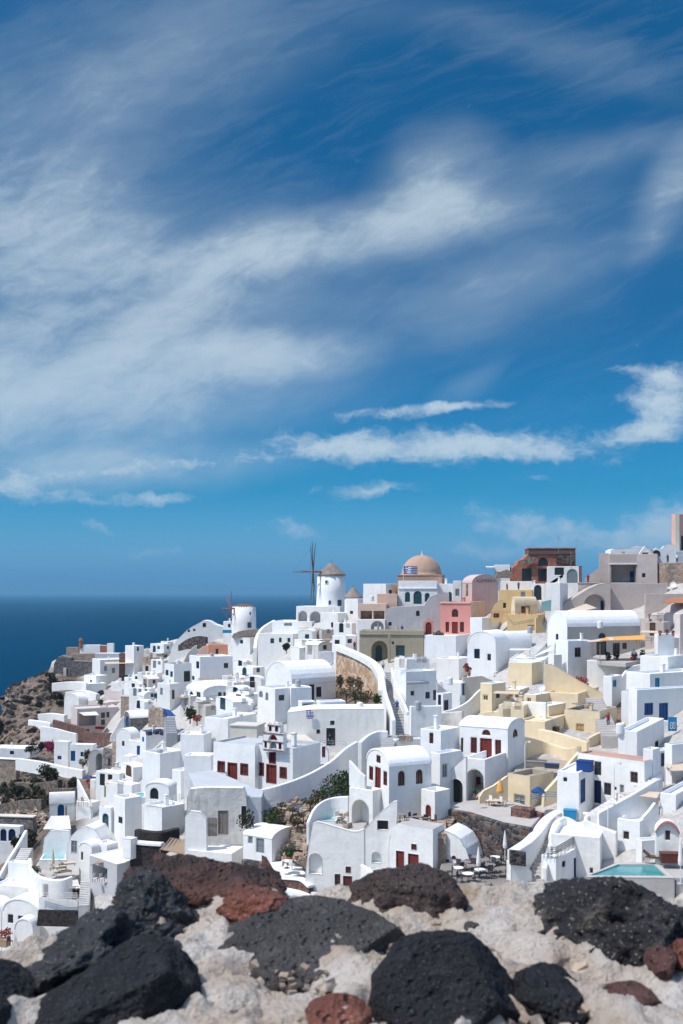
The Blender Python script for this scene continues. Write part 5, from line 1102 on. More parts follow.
prism('terrace', 'beige terrace floor under the orange awning', 'terrace', [(588, 660), (626, 663), (646, 660), (642, 655), (596, 655)], 150, .6, 'paving')
for px, py, l, mt in ((609, 660, 'tall leafy pot plant under the faded awning', 'leaf'), (617, 661, 'spreading pot plant in the middle of the awning terrace', 'leaf_olive'), (634, 660, 'dark evergreen tub plant under the orange awning', 'leaf_dark'), (641, 660, 'tall green tub plant at the end of the orange awning', 'leaf')):
    bush('shrub', l, px, py, 149.5, .7, 1.1, mt, 200, .13, group='tub plants on the awning terrace')
bush('shrub', 'dark red bougainvillea tumbling beside the brown-window wing', 579, 688, 146, 1.6, 1.4, 'leaf_red', 420, .15); bush('shrub', 'low green shrub at the foot of the dark red bougainvillea', 571, 686, 146, .9, .8, 'leaf_dark', 200, .13)
for px, py, l in ((660, 636, 'red geraniums on the pale tower top'), (667, 635, 'orange-red flower tub on the pale tower top'), (673, 636, 'green and red tub at the corner of the pale tower top'), (632, 662, 'flower pot row end on the awning terrace wall'), (646, 662, 'terracotta flower pot by the wall below the orange awning')):
    pot_plant(l, px, py, 147.6, .36, flower='leaf_red')
stairs('staircase', 'grey stone lane steps running down beside the pebbled cream roof', (612, 737, 118), (594, 698, 136), 2.2, 18, 'paving')
flat_box('deck_box', 'grey cushioned bench on the restaurant side of the lava wall', 'bench', 497, 833, 2.2, .7, .5, 'wood_grey', 10, 92)
for px, py, l in ((400, 822, 'dark cafe table on the roof behind the shouldered house'), (409, 824, 'wooden cafe table behind the shouldered house'), (418, 824, 'dark round table at the foot of the arched windows'), (426, 825, 'small table by the arched red door')):
    lo = P(px, py, 93.2); table(l, px, py, 93.2, .5, mat='wood_grey', group='tables behind the white parapet')
    chair('brown chair beside a table behind the white parapet', px, py, 93.2, px, 'cushion_dark', loc=lo+Vector((.7, .1, 0)), group='chairs behind the white parapet')
prism('terrace', 'brown paved terrace between the vaulted house and the lower parapet', 'terrace', [(388, 828), (446, 834), (446, 816), (396, 812)], z=P(409, 824, 93.2).z, h=3, mat='tan_stone')
# ---- cream and ochre houses in the middle
H('house', 'cream cube house under the white veranda', 'house', 508, 532, 546, 663, 702, 33, Y=150, mat='cream', par=.3)
H('house', 'cream two-sided block with one small square window', 'house', 480, 492, 506, 684, 722, 42, Y=140, mat='cream', par=.3, op=[('L', 'win', 482.8, 488, 695, 700.5, 'plain'), ('R', 'win', 496, 500, 692, 698, 'brown')])
H('house', 'cream recessed house with a yellow shuttered window', 'house', 500, 520, 529, 690, 718, 25, Y=143, mat='cream', par=.2, op=[('L', 'win', 508, 513, 694.5, 705, 'yellow'), ('L', 'door', 515.5, 519, 695, 711, 'dark')])
H('house', 'small cream box with a narrow doorway and a satellite dish on top', 'house', 524, 536, 551, 695, 716, 40, Y=137, mat='cream', par=.1, op=[('L', 'win', 527, 531, 698, 706, 'plain')])
dish('round white satellite dish on the small cream box', 541.5, 687.5, 138, .52)
shape('wall', 'great cream gable wall sloping down from the white veranda', 'wall', [(543, 735), (543, 665), (551, 664), (562, 670), (578, 680), (600, 692), (614, 704), (614, 740)], (560, 143), yaw=12, th=.5, mat='cream', drop=2)
H('house', 'cream block with a pebbled roof and an empty square window', 'house', 564, 600, 617, 712, 752, 33, Y=125, mat='cream', rmat='pebbles', par=.45, op=[('L', 'win', 576, 584, 724, 735.5, 'yellow')])
H('house', 'cream shaded block above the dark little stair', 'house', 534, 549, 566, 706, 742, 40, Y=128, mat='cream', par=.2)
strip('parapet_wall', 'thin cream parapet curling along the front of the cream houses', 'wall', [(483, 712, 730, 137.5), (494, 711, 729, 137), (506, 713, 730, 136), (516, 717, 732, 135), (526, 724, 735, 134)], th=.35, mat='cream', fd=2)
stairs('staircase', 'short dark grey stair squeezed between cream walls', (533, 737, 126), (528, 716, 132), 1.6, 9, 'grey_cement')
strip('parapet_wall', 'cream parapet in front of the pebbled-roof block', 'wall', [(588, 738, 752, 119), (600, 732, 748, 120.5), (616, 729, 744, 121), (624, 722, 740, 123)], th=.4, mat='cream', fd=2)
for px, py, l in ((577, 709, 'grey cafe table on the pebbled cream roof'), (588, 708, 'brown bench table near the back of the pebbled cream roof')): table(l, px, py, 129, .7, .7, 'wood_grey')
flat_box('roof_box', 'dark wooden crate on the cream terrace above the stair', 'box', 553, 731, 1.5, 1.0, .5, 'wood_dark', 20, 124)
H('house', 'white flat veranda floor house above the cream cube', 'house', 509, 545, 556, 660, 672, 15, Y=153, par=.1)
railing('railing', 'white veranda rail over the cream cube house', [(510, 661, 153), (526, 661.5, 152.5), (545, 661, 153), (556, 655, 157)], 1.0, rails=3, sp=.6)
sail('pergola', 'thin white flat canopy over the veranda', [(509, 650, 154.5), (530, 650, 154.5), (531, 648.5, 158), (510, 648.5, 158)], 'white_paint', cat='pergola', sag=0, posts=(0, 1), th=.12)
sail('awning', 'white triangular shade sail beside the veranda', [(533, 657, 155), (547, 647, 157), (556, 643, 159), (549, 651, 155)], 'canvas_white', sag=.2, posts=(0,))
stairs('staircase', 'white flight climbing behind the triangular shade sail', (531, 655, 160), (545, 641, 168), 1.6, 10, 'white_worn')
H('house', 'rounded white gable house with a navy window facing the lane', 'house', 467, 496, 511, 643, 685, 30, Y=163, roof='vaultL', pk=631, op=[('L', 'win', 474, 479.6, 649, 658.5, 'navy'), ('L', 'win', 487.4, 491, 654, 660.5, 'brown')])
H('house', 'white barrel house lying sideways behind the rounded gable', 'house', 499, 508, 532, 645, 668, 62, Y=168, roof='vaultL', pk=631.5, op=[('L', 'win', 505, 507.5, 640, 648, 'brown')])
railing('railing', 'white rail in front of the rounded gable house', [(470, 679, 158), (484, 680, 157), (498, 681, 157)], 1.0, rails=2)
for px, py, l in ((466, 672, 'red flowers beside the navy-windowed gable house'), (469, 676, 'pot of dark red blooms by the white rail')): pot_plant(l, px, py, 158, .6, flower='leaf_red')
# ochre cluster
H('house', 'ochre upper house with a flat top under the brick ruin', 'house', 499, 532, 538, 590, 618, 15, Y=190, mat='ochre', rmat='ochre', par=.4, op=[('L', 'win', 521, 525.5, 592, 597, 'pale'), ('L', 'win', 503, 506, 603, 608, 'brown')])
H('house', 'pale yellow barrel-roofed room set on the ochre house', 'house', 511, 515, 537, 605, 618, 68, Y=184, mat='cream', rmat='cream', roof='vaultL', pk=597, op=[('R', 'win', 521, 530, 606, 613, 'wood')])
H('house', 'ochre house with a yellow shuttered window and an orange rail', 'house', 507, 538, 547, 615, 645, 20, Y=179, mat='ochre', rmat='ochre', par=.2, op=[('L', 'win', 528, 534.5, 625, 634, 'yellow'), ('L', 'win', 529, 534, 637, 641, 'yellow')])
railing('railing', 'orange-brown rail along the ochre terrace', [(492, 616, 184), (507, 615.5, 180), (538, 615, 178.5), (545, 614, 181)], .8, mat='terracotta', rails=2)
shape('wall', 'ochre quarter-round buttress wall with a red gate', 'wall', [(490, 622), (491, 611), (494, 604.5), (498, 601), (503, 600), (503, 622)], (497, 186), yaw=10, th=.5, mat='ochre', op=[('win', 493.5, 499, 613, 617.5, 'redfill')])
shape('wall', 'ochre bowed wall at the end of the shuttered house', 'wall', [(536, 646), (536, 618), (541, 622), (545, 628), (547, 636), (547, 646)], (541, 178), yaw=-20, th=.5, mat='ochre')
H('house', 'white block wedged under the pink house', 'house', 470, 482, 508, 618, 648, 30, Y=184, par=.3)
# pink house and neighbours
H('house', 'pink house with red door, two red windows and an arched transom', 'house', 440, 471, 485, 602, 636, 22, Y=190, mat='pink', matR='peach', rmat='pink', par=.3,
  op=[('L', 'awin', 451.8, 458.2, 609, 617, 'red'), ('L', 'door', 452, 457.8, 622, 633.5, 'red'), ('L', 'win', 445.6, 449, 622, 632, 'red'), ('L', 'win', 460, 464, 622, 632, 'red')], band=[('L', 603, 'peach'), ('L', 634.5, 'peach')])
shape('gate', 'pink gatehouse arch with a dark red door before the pink house', 'gate', [(423.5, 640), (423.5, 622), (426, 620.5), (428.5, 618), (431, 620.5), (433.5, 622), (433.5, 640)], (428, 187), yaw=8, th=.6, mat='pink', op=[('adoor', 425.6, 431.4, 622, 634, 'red')])
bush('shrub', 'grey-green shrub beside the pink gatehouse', 437, 637, 186, 1.0, .9, 'leaf_olive', 220, .14); bush('shrub', 'dark potted shrub in front of the red pink-house door', 443, 638, 186, .7, .8, 'leaf_dark', 160, .12)
H('house', 'tall plain white wall block under the pink house', 'house', 424, 456, 473, 636, 672, 20, Y=179, par=.3)
H('house', 'white terrace step at the foot of the tall plain wall', 'house', 436, 459, 470, 659, 684, 25, Y=166, par=.2)
_, ptL, ptR, _ = H('house', 'pale pink barrel-roofed tower house with a scratched mark on its gable', 'house', 462, 472, 498, 583, 612, 64, Y=201, mat='pale_pink', rmat='pale_pink', roof='vaultR', pk=574.5, op=[('L', 'win', 465.5, 468, 584, 597, 'plain')])
mk = [o for o, a in THINGS if o['label'].startswith('pale pink barrel')][0]
q = M()
def stroke(pts):
    for (x0, y0), (x1, y1) in zip(pts, pts[1:]):
        a = ptR.pt(*ptR.sz(x0, y0, -.07), off=-.07); b = ptR.pt(*ptR.sz(x1, y1, -.07), off=-.07); q.tube([a, b], .07, 4)
stroke([(476.6, 579.2), (478.5, 582), (481, 582.3), (483.5, 580.5), (481, 578.8), (478.5, 579.4), (476.6, 582)])
for c in (485.6, 488.6, 491.4): stroke([(c+1.1, 579.2), (c-.6, 579), (c-1.0, 580.5), (c-.5, 582), (c+1.1, 582)]); stroke([(c-.8, 580.5), (c+.8, 580.5)])
stroke([(493.6, 579.6), (495.4, 580.6), (493.8, 582)])
q.build('carved_mark', 'wood_grey', mk)
H('house', 'white cube with a grey door beside the pale pink tower', 'house', 453, 461, 464, 581, 606, 10, Y=207, par=.2, op=[('L', 'win', 455.5, 459.5, 589, 596, 'pale')])
H('house', 'low white house with an arched dark door next to the church', 'house', 435, 453, 456, 584, 606, 8, Y=209, par=.3, op=[('L', 'adoor', 447.6, 452, 592, 603, 'teal')])
# church with tan dome
ch_, chL, chR, chfp = H('church', 'tan domed church on a square drum at the crest of the town', 'church', 397, 442, 446, 575.5, 606, 10, Y=214, mat='dome_tan', rmat='dome_tan', par=.02, W=9.4, dome=(4.5, 4.25, .35), dmat='dome_tan')
fc = chfp(4.75, 4.7, 0); zt_ = P(420, 555.2, 218).z
q = M(); q.tube([Vector((fc.x, fc.y, zt_-.5)), Vector((fc.x, fc.y, zt_+.4)), Vector((fc.x, fc.y, zt_+1.1))], [.35, .12, .05], 8); q.build('finial', 'white_paint', ch_)
H('house', 'white house with three teal arched openings below the church dome', 'house', 398, 437, 440, 581, 608, 8, Y=206, par=.9, op=[('L', 'awin', 405, 410, 592, 602, 'teal'), ('L', 'adoor', 413.6, 421.8, 591, 604, 'teal'), ('L', 'awin', 425, 429.8, 593, 602, 'teal')], band=[('L', 588.5, 'white')])
fl = empty('flag', P(403, 606, 200), 'blue and white striped flag flying from a pole before the church dome', 'flag', at=(410, 570))
q = M(); q.tube([P(403, 607, 200), P(403.4, 565, 200)], .05, 6); q.build('pole', 'white_paint', fl)
def flagpatch(x0, x1, y0, y1, nx=6):
    q = M()
    for i in range(nx):
        xa = x0+(x1-x0)*i/nx; xb = x0+(x1-x0)*(i+1)/nx; wa = lambda x: .45*math.sin((x-403)*.55); ya = lambda x: .12*(x-403)
        pa, pb = P(xa, y0+ya(xa)*.3, 200+wa(xa)), P(xb, y0+ya(xb)*.3, 200+wa(xb)); pc, pd = P(xb, y1+ya(xb)*.3, 200+wa(xb)), P(xa, y1+ya(xa)*.3, 200+wa(xa)); d = Vector((0, .03, 0))
        q.quad(pa, pb, pc, pd); q.quad(pa+d, pb+d, pc+d, pd+d)
    return q
for i in range(9):
    y0 = 566+i*.87; bl = i % 2 == 0
    flagpatch(403.5 if i > 4 else 408.3, 417.5, y0, y0+.87).build('stripe', 'flag_blue' if bl else 'cloth_white', fl, flip=False)
for (a, b, c, d, mt) in ((403.5, 405.3, 566, 567.8, 'flag_blue'), (406.3, 408.3, 566, 567.8, 'flag_blue'), (403.5, 405.3, 568.8, 570.35, 'flag_blue'), (406.3, 408.3, 568.8, 570.35, 'flag_blue'), (405.3, 406.3, 566, 570.35, 'cloth_white'), (403.5, 405.3, 567.8, 568.8, 'cloth_white'), (406.3, 408.3, 567.8, 568.8, 'cloth_white')):
    flagpatch(a, b, c, d, 2).build('canton' if mt == 'flag_blue' else 'cross', mt, fl, flip=False)
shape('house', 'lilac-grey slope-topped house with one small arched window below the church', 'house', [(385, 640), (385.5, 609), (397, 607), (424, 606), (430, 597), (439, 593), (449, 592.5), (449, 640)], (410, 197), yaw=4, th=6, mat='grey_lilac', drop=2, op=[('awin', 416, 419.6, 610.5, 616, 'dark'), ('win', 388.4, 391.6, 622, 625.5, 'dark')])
H('house', 'white stepped house left of the church', 'house', 363, 386, 398, 584, 608, 28, Y=214, par=.4, op=[('R', 'win', 389, 392, 590, 594, 'dark')])
H('house', 'peach wall block between the stepped house and the flagpole', 'house', 377, 397, 400, 594, 612, 6, Y=204, mat='peach', rmat='peach', par=.3)
H('house', 'peach terrace over an open loggia with hanging lamps', 'house', 358.5, 386, 388, 604, 622, 8, Y=200, mat='peach', rmat='peach', par=.5, op=[('L', 'niche', 360.5, 372, 611, 619, '', {'d': 1.8, 'm': 'tan_stone'}), ('L', 'niche', 373.5, 384.5, 611, 619, '', {'d': 1.8, 'm': 'tan_stone'})])
H('house', 'white house with a low round arch under the peach loggia', 'house', 357, 385, 388, 620, 644, 8, Y=196, par=.2, op=[('L', 'aniche', 371, 384, 621, 630, '', {'d': .8, 'm': 'grey_lilac'}), ('L', 'win', 374, 381, 626.5, 629.8, 'dark')])
H('house', 'khaki stone house with a teal door inside a round arch', 'house', 359, 424, 430, 631, 668, 7, Y=181, mat='khaki', rmat='khaki', par=.6, op=[('L', 'arch', 371.4, 387.6, 641, 662, '', {'d': 1.6}), ('L', 'back', 375.5, 382, 645.5, 661.5, 'teal', {'d': 1.6, 'arch': 1}), ('L', 'win', 396, 404.8, 645.5, 656, 'teal'), ('L', 'awin', 392, 394, 641.5, 644.5, 'dark')], band=[('L', 634.5, 'khaki')])
q = M(); kp = P(389.3, 660, 179.9); q.cube(kp-Vector((0, 0, 1.5)), .5, .5, 6.2); pl_ = q.build('stone_pilaster', 'khaki', None, origin=kp); tag(pl_, 'khaki pilaster between the round arch and the teal window', 'pilaster')
strip('retaining_wall', 'ochre stone retaining wall bending downhill below the khaki house', 'wall', [(338, 650, 692, 178), (352, 655, 694, 171), (366, 661, 696, 165), (376, 669.5, 697, 160.5), (381, 682, 700, 156)], th=.8, mat='orange_stone', fd=2)
strip('coping_wall', 'smooth white coping swooping along the ochre retaining wall', 'coping', [(337, 644, 650, 177.4), (352, 650, 656, 170.6), (366, 656.5, 663, 164.6), (376, 664, 671, 160), (381.5, 674, 684, 155.5), (382.5, 690, 704, 152)], th=1.2, fd=0)
for px, py, rx, rz, mt, l in ((346, 699, 1.7, 1.5, 'leaf_dry', 'dry brown brush at the left foot of the ochre retaining wall'), (355, 702, 1.4, 1.6, 'leaf_olive', 'olive prickly bush under the ochre retaining wall'), (365, 703, 1.5, 1.4, 'leaf_olive', 'broad green prickly pear below the bend of the ochre wall'), (375, 704, 1.0, 1.2, 'leaf', 'green prickly bush nearest the stepped lane'), (350, 688, 1.2, 1.3, 'leaf_dry', 'withered vine hanging on the ochre retaining wall'), (341, 688, 1.0, 1.6, 'leaf_olive', 'small tree against the vaulted house corner'), (361, 690, 1.1, 1.5, 'leaf_dry', 'tan dry shrub in the middle of the ochre wall')):
    bush('bush', l, px, py, 151 if py > 690 else 160, rx, rz, mt, 320, .16)
bush('bush', 'small round dark bush on the white ledge over the flag wall', 372, 713, 139, .7, .6, 'leaf_olive', 160, .1)
# ---- stepped lane and white houses in the very middle
H('house', 'white house with grey shaded side, small windows and a grey awning bar', 'house', 393, 406, 437, 672, 722, 58, Y=147, par=.3, op=[('R', 'win', 410.6, 414, 691, 695.5, 'dark'), ('R', 'win', 425.6, 430, 692, 698.5, 'dark'), ('R', 'door', 433.4, 436.6, 690, 700, 'dark')])
sail('awning', 'slim grey awning bar across the shaded white house', [(407, 683, 145.2), (437, 681.5, 150.8), (437, 680, 151.4), (407, 681, 145.9)], 'grey_metal', sag=0, th=.25)
railing('railing', 'white roof rail above the grey awning house', [(397, 672, 148), (406, 673, 147), (425, 671, 150), (437, 670, 152)], 1.0, rails=3)
H('house', 'white low-roofed block with a blue door by the navy gable', 'house', 437, 461, 470, 683, 715, 30, Y=150, par=.2, op=[('R', 'door', 462.4, 465.6, 683.5, 695, 'blue')])
H('house', 'little white house with two navy shutters', 'house', 436, 443, 452, 694, 716, 40, Y=142, par=.2, op=[('L', 'win', 438, 441, 695, 705, 'navy'), ('R', 'win', 444, 448.5, 700, 711, 'navy')])
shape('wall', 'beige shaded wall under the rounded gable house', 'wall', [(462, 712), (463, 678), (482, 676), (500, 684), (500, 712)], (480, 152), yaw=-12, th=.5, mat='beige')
strip('parapet_wall', 'white swooping wall rising toward the rounded gable house', 'wall', [(444, 711, 722, 140), (456, 708, 720, 141), (468, 701, 718, 142.5), (477, 692, 714, 144), (482, 688, 712, 145)], th=.4, fd=2)
strip('retaining_wall', 'worn white wall with small plants behind the red-window roof', 'wall', [(437, 713, 728, 132), (450, 712, 728, 132), (463, 711, 727, 131)], th=.5, mat='white_worn', fd=2)
H('house', 'plain white wall house left of the worn wall', 'house', 409, 411, 442, 707, 748, 78, Y=127, par=.3)
H('house', 'white cube with a shaded arched recess by the stepped lane', 'house', 405, 409, 420, 717, 742, 50, Y=131, par=.2, op=[('R', 'aniche', 411, 417.5, 720, 733, '', {'d': .9, 'm': 'grey_lilac'})])
H('house', 'low white bench-like block with stones on top', 'house', 394, 396, 422, 740, 760, 72, Y=119, par=.25)
stairs('staircase', 'grey stepped lane descending between white walls', (403, 736, 131), (389, 672, 168), 1.9, 26, 'grey_cement')
strip('parapet_wall', 'white wall edging the stepped lane on its downhill side', 'wall', [(382, 668, 700, 160), (385, 690, 716, 146), (390, 706, 730, 137), (394, 720, 744, 130)], th=.5, fd=2)
strip('parapet_wall', 'white wall edging the stepped lane on its uphill side', 'wall', [(392, 668, 690, 160), (397, 688, 706, 150), (403, 700, 722, 143), (408, 712, 732, 137)], th=.4, fd=2)
strip('parapet_wall', 'white rounded wall above the vaulted red-door house', 'wall', [(360, 742, 764, 117), (368, 735, 764, 120), (378, 731, 764, 121), (388, 731, 764, 121)], th=.5, fd=3)
stairs('staircase', 'short white-edged stair behind the vaulted red-door house', (386, 750, 116), (392, 735, 122), 1.6, 9, 'grey_cement')
flat_box('stone_bench', 'grey stones stacked on the white bench block', 'stones', 406, 741, 1.6, .8, .6, 'tan_stone', 10, 119)
# ---- flag wall, hexagonal house, vault
shape('house', 'wide white wall house painted with a small flag and pierced by a dark doorway', 'house', [(287, 760), (287, 712.5), (310, 709.5), (345, 709), (384, 709), (386, 760)], (330, 134), yaw=2, th=6, drop=3,
  op=[('door', 326.3, 335.2, 728, 745.5, 'dark'), ('win', 330.2, 334.4, 720.6, 724.8, 'dark'), ('win', 316.4, 320, 729.6, 733.6, 'brown')])
pf = empty('painted_flag', P(310, 718.5, 133.8), 'small blue and white flag painted on the wide white wall', 'painted flag', at=(310, 714))
for i, (x0, x1, y0, y1) in enumerate(((306.3, 308, 710, 711.5), (309, 311, 710, 711.5), (306.3, 308, 712.3, 713.6), (309, 311.4, 712.3, 713.6), (306.2, 313.4, 714.6, 715.5), (306.2, 314, 716.2, 717.2), (307, 313, 717.9, 718.7), (311.8, 312.8, 711.6, 713.4))):
    q = M(); q.box(P((x0+x1)/2, (y0+y1)/2, 133.72), Vector(((x1-x0)/2*.134, 0, 0)), Vector((0, .04, 0)), Vector((0, 0, (y1-y0)/2*.134))); q.build('stripe', 'flag_blue', pf)
railing('railing', 'thin grey rail in front of the dark doorway', [(320, 746, 131.5), (333, 747, 131), (346, 748, 130.5)], .8, mat='grey_metal', rails=2)
H('house', 'many-sided white house with arched and square windows', 'house', 257, 275, 311, 689, 740, 52, Y=149, par=.3, op=[('L', 'awin', 258.3, 262.4, 691, 697.5, 'pale'), ('L', 'awin', 265, 268, 692.5, 700.5, 'pale'), ('R', 'win', 278.6, 284.2, 695, 700.5, 'dark')])
H('house', 'white shed-roofed block joined to the many-sided house', 'house', 288, 291, 312, 688, 714, 70, Y=150, par=.1)
H('house', 'large smooth white barrel vault house with dark glass doors', 'house', 265, 292, 336, 684, 712, 54, Y=163, roof='vaultL', pk=661.5, op=[('R', 'door', 309, 314.4, 684.5, 700, 'dark'), ('R', 'win', 316.4, 321.6, 687, 697, 'dark')])
H('house', 'low white box with a shaded opening before the vault house', 'house', 298, 302, 316, 702, 716, 70, Y=141, par=.1, op=[('R', 'win', 303, 313, 703.5, 708, 'pale')])
H('house', 'low white ledge block with pots under the small tree', 'house', 316, 320, 346, 702, 716, 75, Y=140, par=.2)
# ---- red-door church house
H('house', 'left wing of the white house with red door and two red-framed windows', 'house', 213, 255, 259, 746, 786, 32, Y=119, W=7, rmat='grey_roof', par=.2, op=[('L', 'win', 218, 224, 762, 771, 'red', {'sur': 1}), ('L', 'door', 228.2, 236.4, 763.6, 781, 'red', {'sur': 1, 'fm': 'red_paint'}), ('L', 'win', 241, 247.4, 764.4, 774, 'red', {'sur': 1})])
H('house', 'right wing of the white house with red door, beneath the red-trimmed bell gable', 'house', 251, 293, 322, 749, 788, 32, Y=117, rmat='grey_roof', par=.4, op=[('L', 'win', 257.6, 263, 763.4, 774.6, 'red', {'sur': 1}), ('L', 'door', 267, 275.6, 765.4, 782, 'red', {'sur': 1, 'fm': 'red_paint'}), ('L', 'win', 280.4, 286, 768, 777.2, 'red', {'sur': 1}), ('L', 'win', 269.6, 275, 751.6, 762.4, 'red', {'sur': 1})])
bg_, bgp = shape('bell_gable', 'white tiered bell gable outlined in red on the red-door house', 'bell gable', [(262.5, 752), (262.8, 739), (263.6, 732), (267, 731), (267.3, 725), (269.6, 722.4), (272.3, 724.4), (274, 722.2), (276.4, 724), (278.6, 722.8), (280.3, 726), (280.3, 733), (283.2, 734), (283.6, 752)], (273, 117.8), yaw=32, th=.7,
  op=[('awin', 268.8, 271.6, 725.6, 731, 'red'), ('awin', 275, 278, 726, 731.6, 'red'), ('aniche', 268.2, 277.2, 734.6, 740.4, '', {'d': .5, 'm': 'red_paint'}), ('win', 264.4, 266.8, 741.6, 747.6, 'red'), ('win', 278.6, 281.4, 743, 749.2, 'red'), ('aniche', 269.4, 276.4, 741.6, 749, '', {'d': .3, 'm': 'glass_pale'})])
for (x0, x1, y) in ((263, 283, 732.6), (263, 283.2, 740.8), (263, 283.2, 749.2), (267.6, 280, 725)):
    q = M(); a = bgp.pt(*bgp.sz(x0, y, -.06), off=-.06); b = bgp.pt(*bgp.sz(x1, y+.09*(x1-x0), -.06), off=-.06); b.z = a.z; q.tube([a, b], .055, 4); q.build('trim', 'red_paint', bg_)
H('house', 'smooth cream-topped cistern block behind the bell gable', 'cistern', 230, 257, 265, 727, 752, 15, Y=127, mat='cream_roof', rmat='cream_roof', par=0)
prism('flat_roof', 'cream plastered roof slab right of the bell gable', 'roof slab', [(282, 748), (284, 734), (304, 733), (321, 746), (300, 752)], 123, 2.5, 'cream_roof')
prism('terrace', 'flat grey courtyard in front of the left red-door wing', 'courtyard', [(188, 773), (213, 770), (264, 791), (262, 797), (240, 797), (196, 789)], 121, 3, 'grey_roof')
strip('retaining_wall', 'long white wall sweeping up past the red-door house', 'wall', [(243, 792, 812, 112.5), (262, 789, 814, 111.5), (285, 783, 812, 112), (308, 774, 806, 114), (330, 761.5, 790, 117), (345, 748.5, 778, 120), (357, 741, 768, 122.5)], th=.45, fd=3)
q = shape('pillar', 'white pillar with an orange-red door panel at the end of the bell-gable house', 'pillar', [(320, 764), (320, 743), (325, 746), (328, 752), (328, 764)], (324, 119), yaw=20, th=.4, op=[('door', 322, 325.2, 746.5, 757, 'red')])
shape('house', 'weathered grey-white farm wall with a broken plank door', 'house', [(186, 842), (187, 797), (190, 789), (205, 787.5), (243, 788), (246, 796), (249, 842)], (220, 106.5), yaw=4, th=.9, mat='white_worn', cope='white_roof', drop=2, op=[('door', 218, 228.2, 810.5, 834.5, 'wood_grey'), ('win', 241.4, 246.2, 806, 824, 'void')])
shape('wall', 'low white wall with a stepped shoulder beside the weathered farm wall', 'wall', [(184, 842), (185, 816), (190, 811), (200, 812), (206, 819), (206.5, 842)], (195, 104.6), yaw=10, th=.5, drop=2)
fe = empty('plank_fence', P(212, 836, 105.6), 'grey plank fence leaning on the weathered farm wall', 'fence', at=(212, 826))
for i in range(7): q = M(); q.box(P(208+i*1.45, 827, 105.6), Vector((.065, 0, 0)), Vector((0, .03, 0)), Vector((0, 0, .95+.05*(i % 2)))); q.build('board', 'wood_grey', fe)
q = M(); q.box(P(212.4, 823, 105.5), Vector((.6, 0, 0)), Vector((0, .03, 0)), Vector((0, 0, .05))); q.build('crossbar', 'wood_grey', fe)
H('house', 'wide white flat roof with rounded edges above the rust-brown boulder', 'house', 187, 232, 244, 854, 885, 18, Y=103, par=.06)
H('house', 'small white barrel-vaulted hut with a pale door', 'house', 243, 272, 297, 839, 860, 32, Y=101.5, roof='vaultR', pk=828.5, op=[('L', 'win', 248, 252.6, 836.5, 843.6, 'pale'), ('L', 'door', 256, 264.2, 838.5, 853, 'pale')])
strip('retaining_wall', 'dark stone wall in shade under the small barrel-vaulted hut', 'wall', [(243, 859, 880, 99), (252, 860, 882, 98.4), (263, 862, 884, 97.6)], th=.5, mat='dark_stone', fd=2)
shape('wall', 'red-brown stone stair wall with a white slanting top', 'wall', [(262, 894), (262, 855), (266, 857), (282, 884), (282, 894)], (270, 96.5), yaw=-8, th=.6, mat='red_stone', cope='white_roof', drop=2)
strip('retaining_wall', 'curving red-brown stone wall in front of the rounded house', 'wall', [(281, 878, 890, 95), (292, 878.5, 892, 94), (303, 880, 894, 93), (311, 887, 898, 92)], th=.6, mat='red_stone', fd=2)
strip('coping_wall', 'narrow cream ledge capping the curving red-brown wall', 'coping', [(281, 876.6, 878.4, 95), (292, 877, 879, 94), (303, 878.4, 880.6, 93), (311.5, 885.4, 887.6, 92)], th=.8, fd=0)
prism('terrace', 'small white terrace beside the barrel-vaulted hut', 'terrace', [(263, 872), (272, 861), (298, 858), (306, 874), (284, 877)], 98, 1.2, 'white_roof')
table('round white table on the hut terrace', 287, 868, 97.5, .55, .72, 'white_paint'); chair('white lounge chair by the hut terrace table', 292, 869, 97, 2.5, 'cushion', 'white_paint'); chair('white chair nearest the slanting stair wall', 281, 870, 97, -2, 'cushion', 'white_paint')
pot_plant('tall green plant in an orange pot against the barrel gable', 289, 863, 98.6, .7)
strip('parapet_wall', 'low white wall at the foot of the slanting red-brown stair', 'wall', [(281, 887, 900, 92), (300, 891, 902, 90), (316, 897, 906, 88.5), (330, 899, 908, 88)], th=.5)
stairs('staircase', 'tiny white flight below the curving red-brown wall', (312, 902, 89), (317, 892, 91), 1.0, 5, 'white_worn')
bush('shrub', 'thick green bush on the bank under the sweeping white wall', 342, 797, 105, 2.4, 2.2, 'leaf', 900, .15); bush('shrub', 'second green bush lower on the bank by the curved parapet', 332, 801, 104, 1.6, 1.1, 'leaf', 420, .13); bush('shrub', 'dark green bush against the weathered farm wall', 246, 829, 104, 1.0, 1.5, 'leaf_dark', 300, .13); bush('shrub', 'green bush at the top of the rubble bank', 268, 822, 106, 1.4, .9, 'leaf', 280, .13)
for px, py, l in ((258, 828, 'yellow-green tuft beside the barrel-vaulted hut'), (292, 812, 'small tuft high on the rubble bank under the white wall'), (303, 818, 'small green tuft among the rubble stones'), (281, 808, 'low green tuft just below the sweeping white wall'), (322, 795, 'grassy tuft where the rubble meets the green bush')): bush('shrub', l, px, py, None, .7, .45, 'leaf_olive', 130, .09)
H('house', 'big white block with a broad sunlit terrace top left of the cream cistern', 'house', 204, 228, 257, 719, 764, 28, Y=143, par=.5)
H('house', 'white wall house stepping down from the broad terrace block', 'house', 180, 204, 212, 735, 768, 14, Y=141, par=.2)
H('house', 'low white box house beside the grey courtyard', 'house', 184, 211, 216, 756, 776, 8, Y=128, par=.15)
H('house', 'large plain white two-faced house above the cave-house terrace', 'house', 142, 160, 185, 754, 790, 40, Y=139, par=.4)
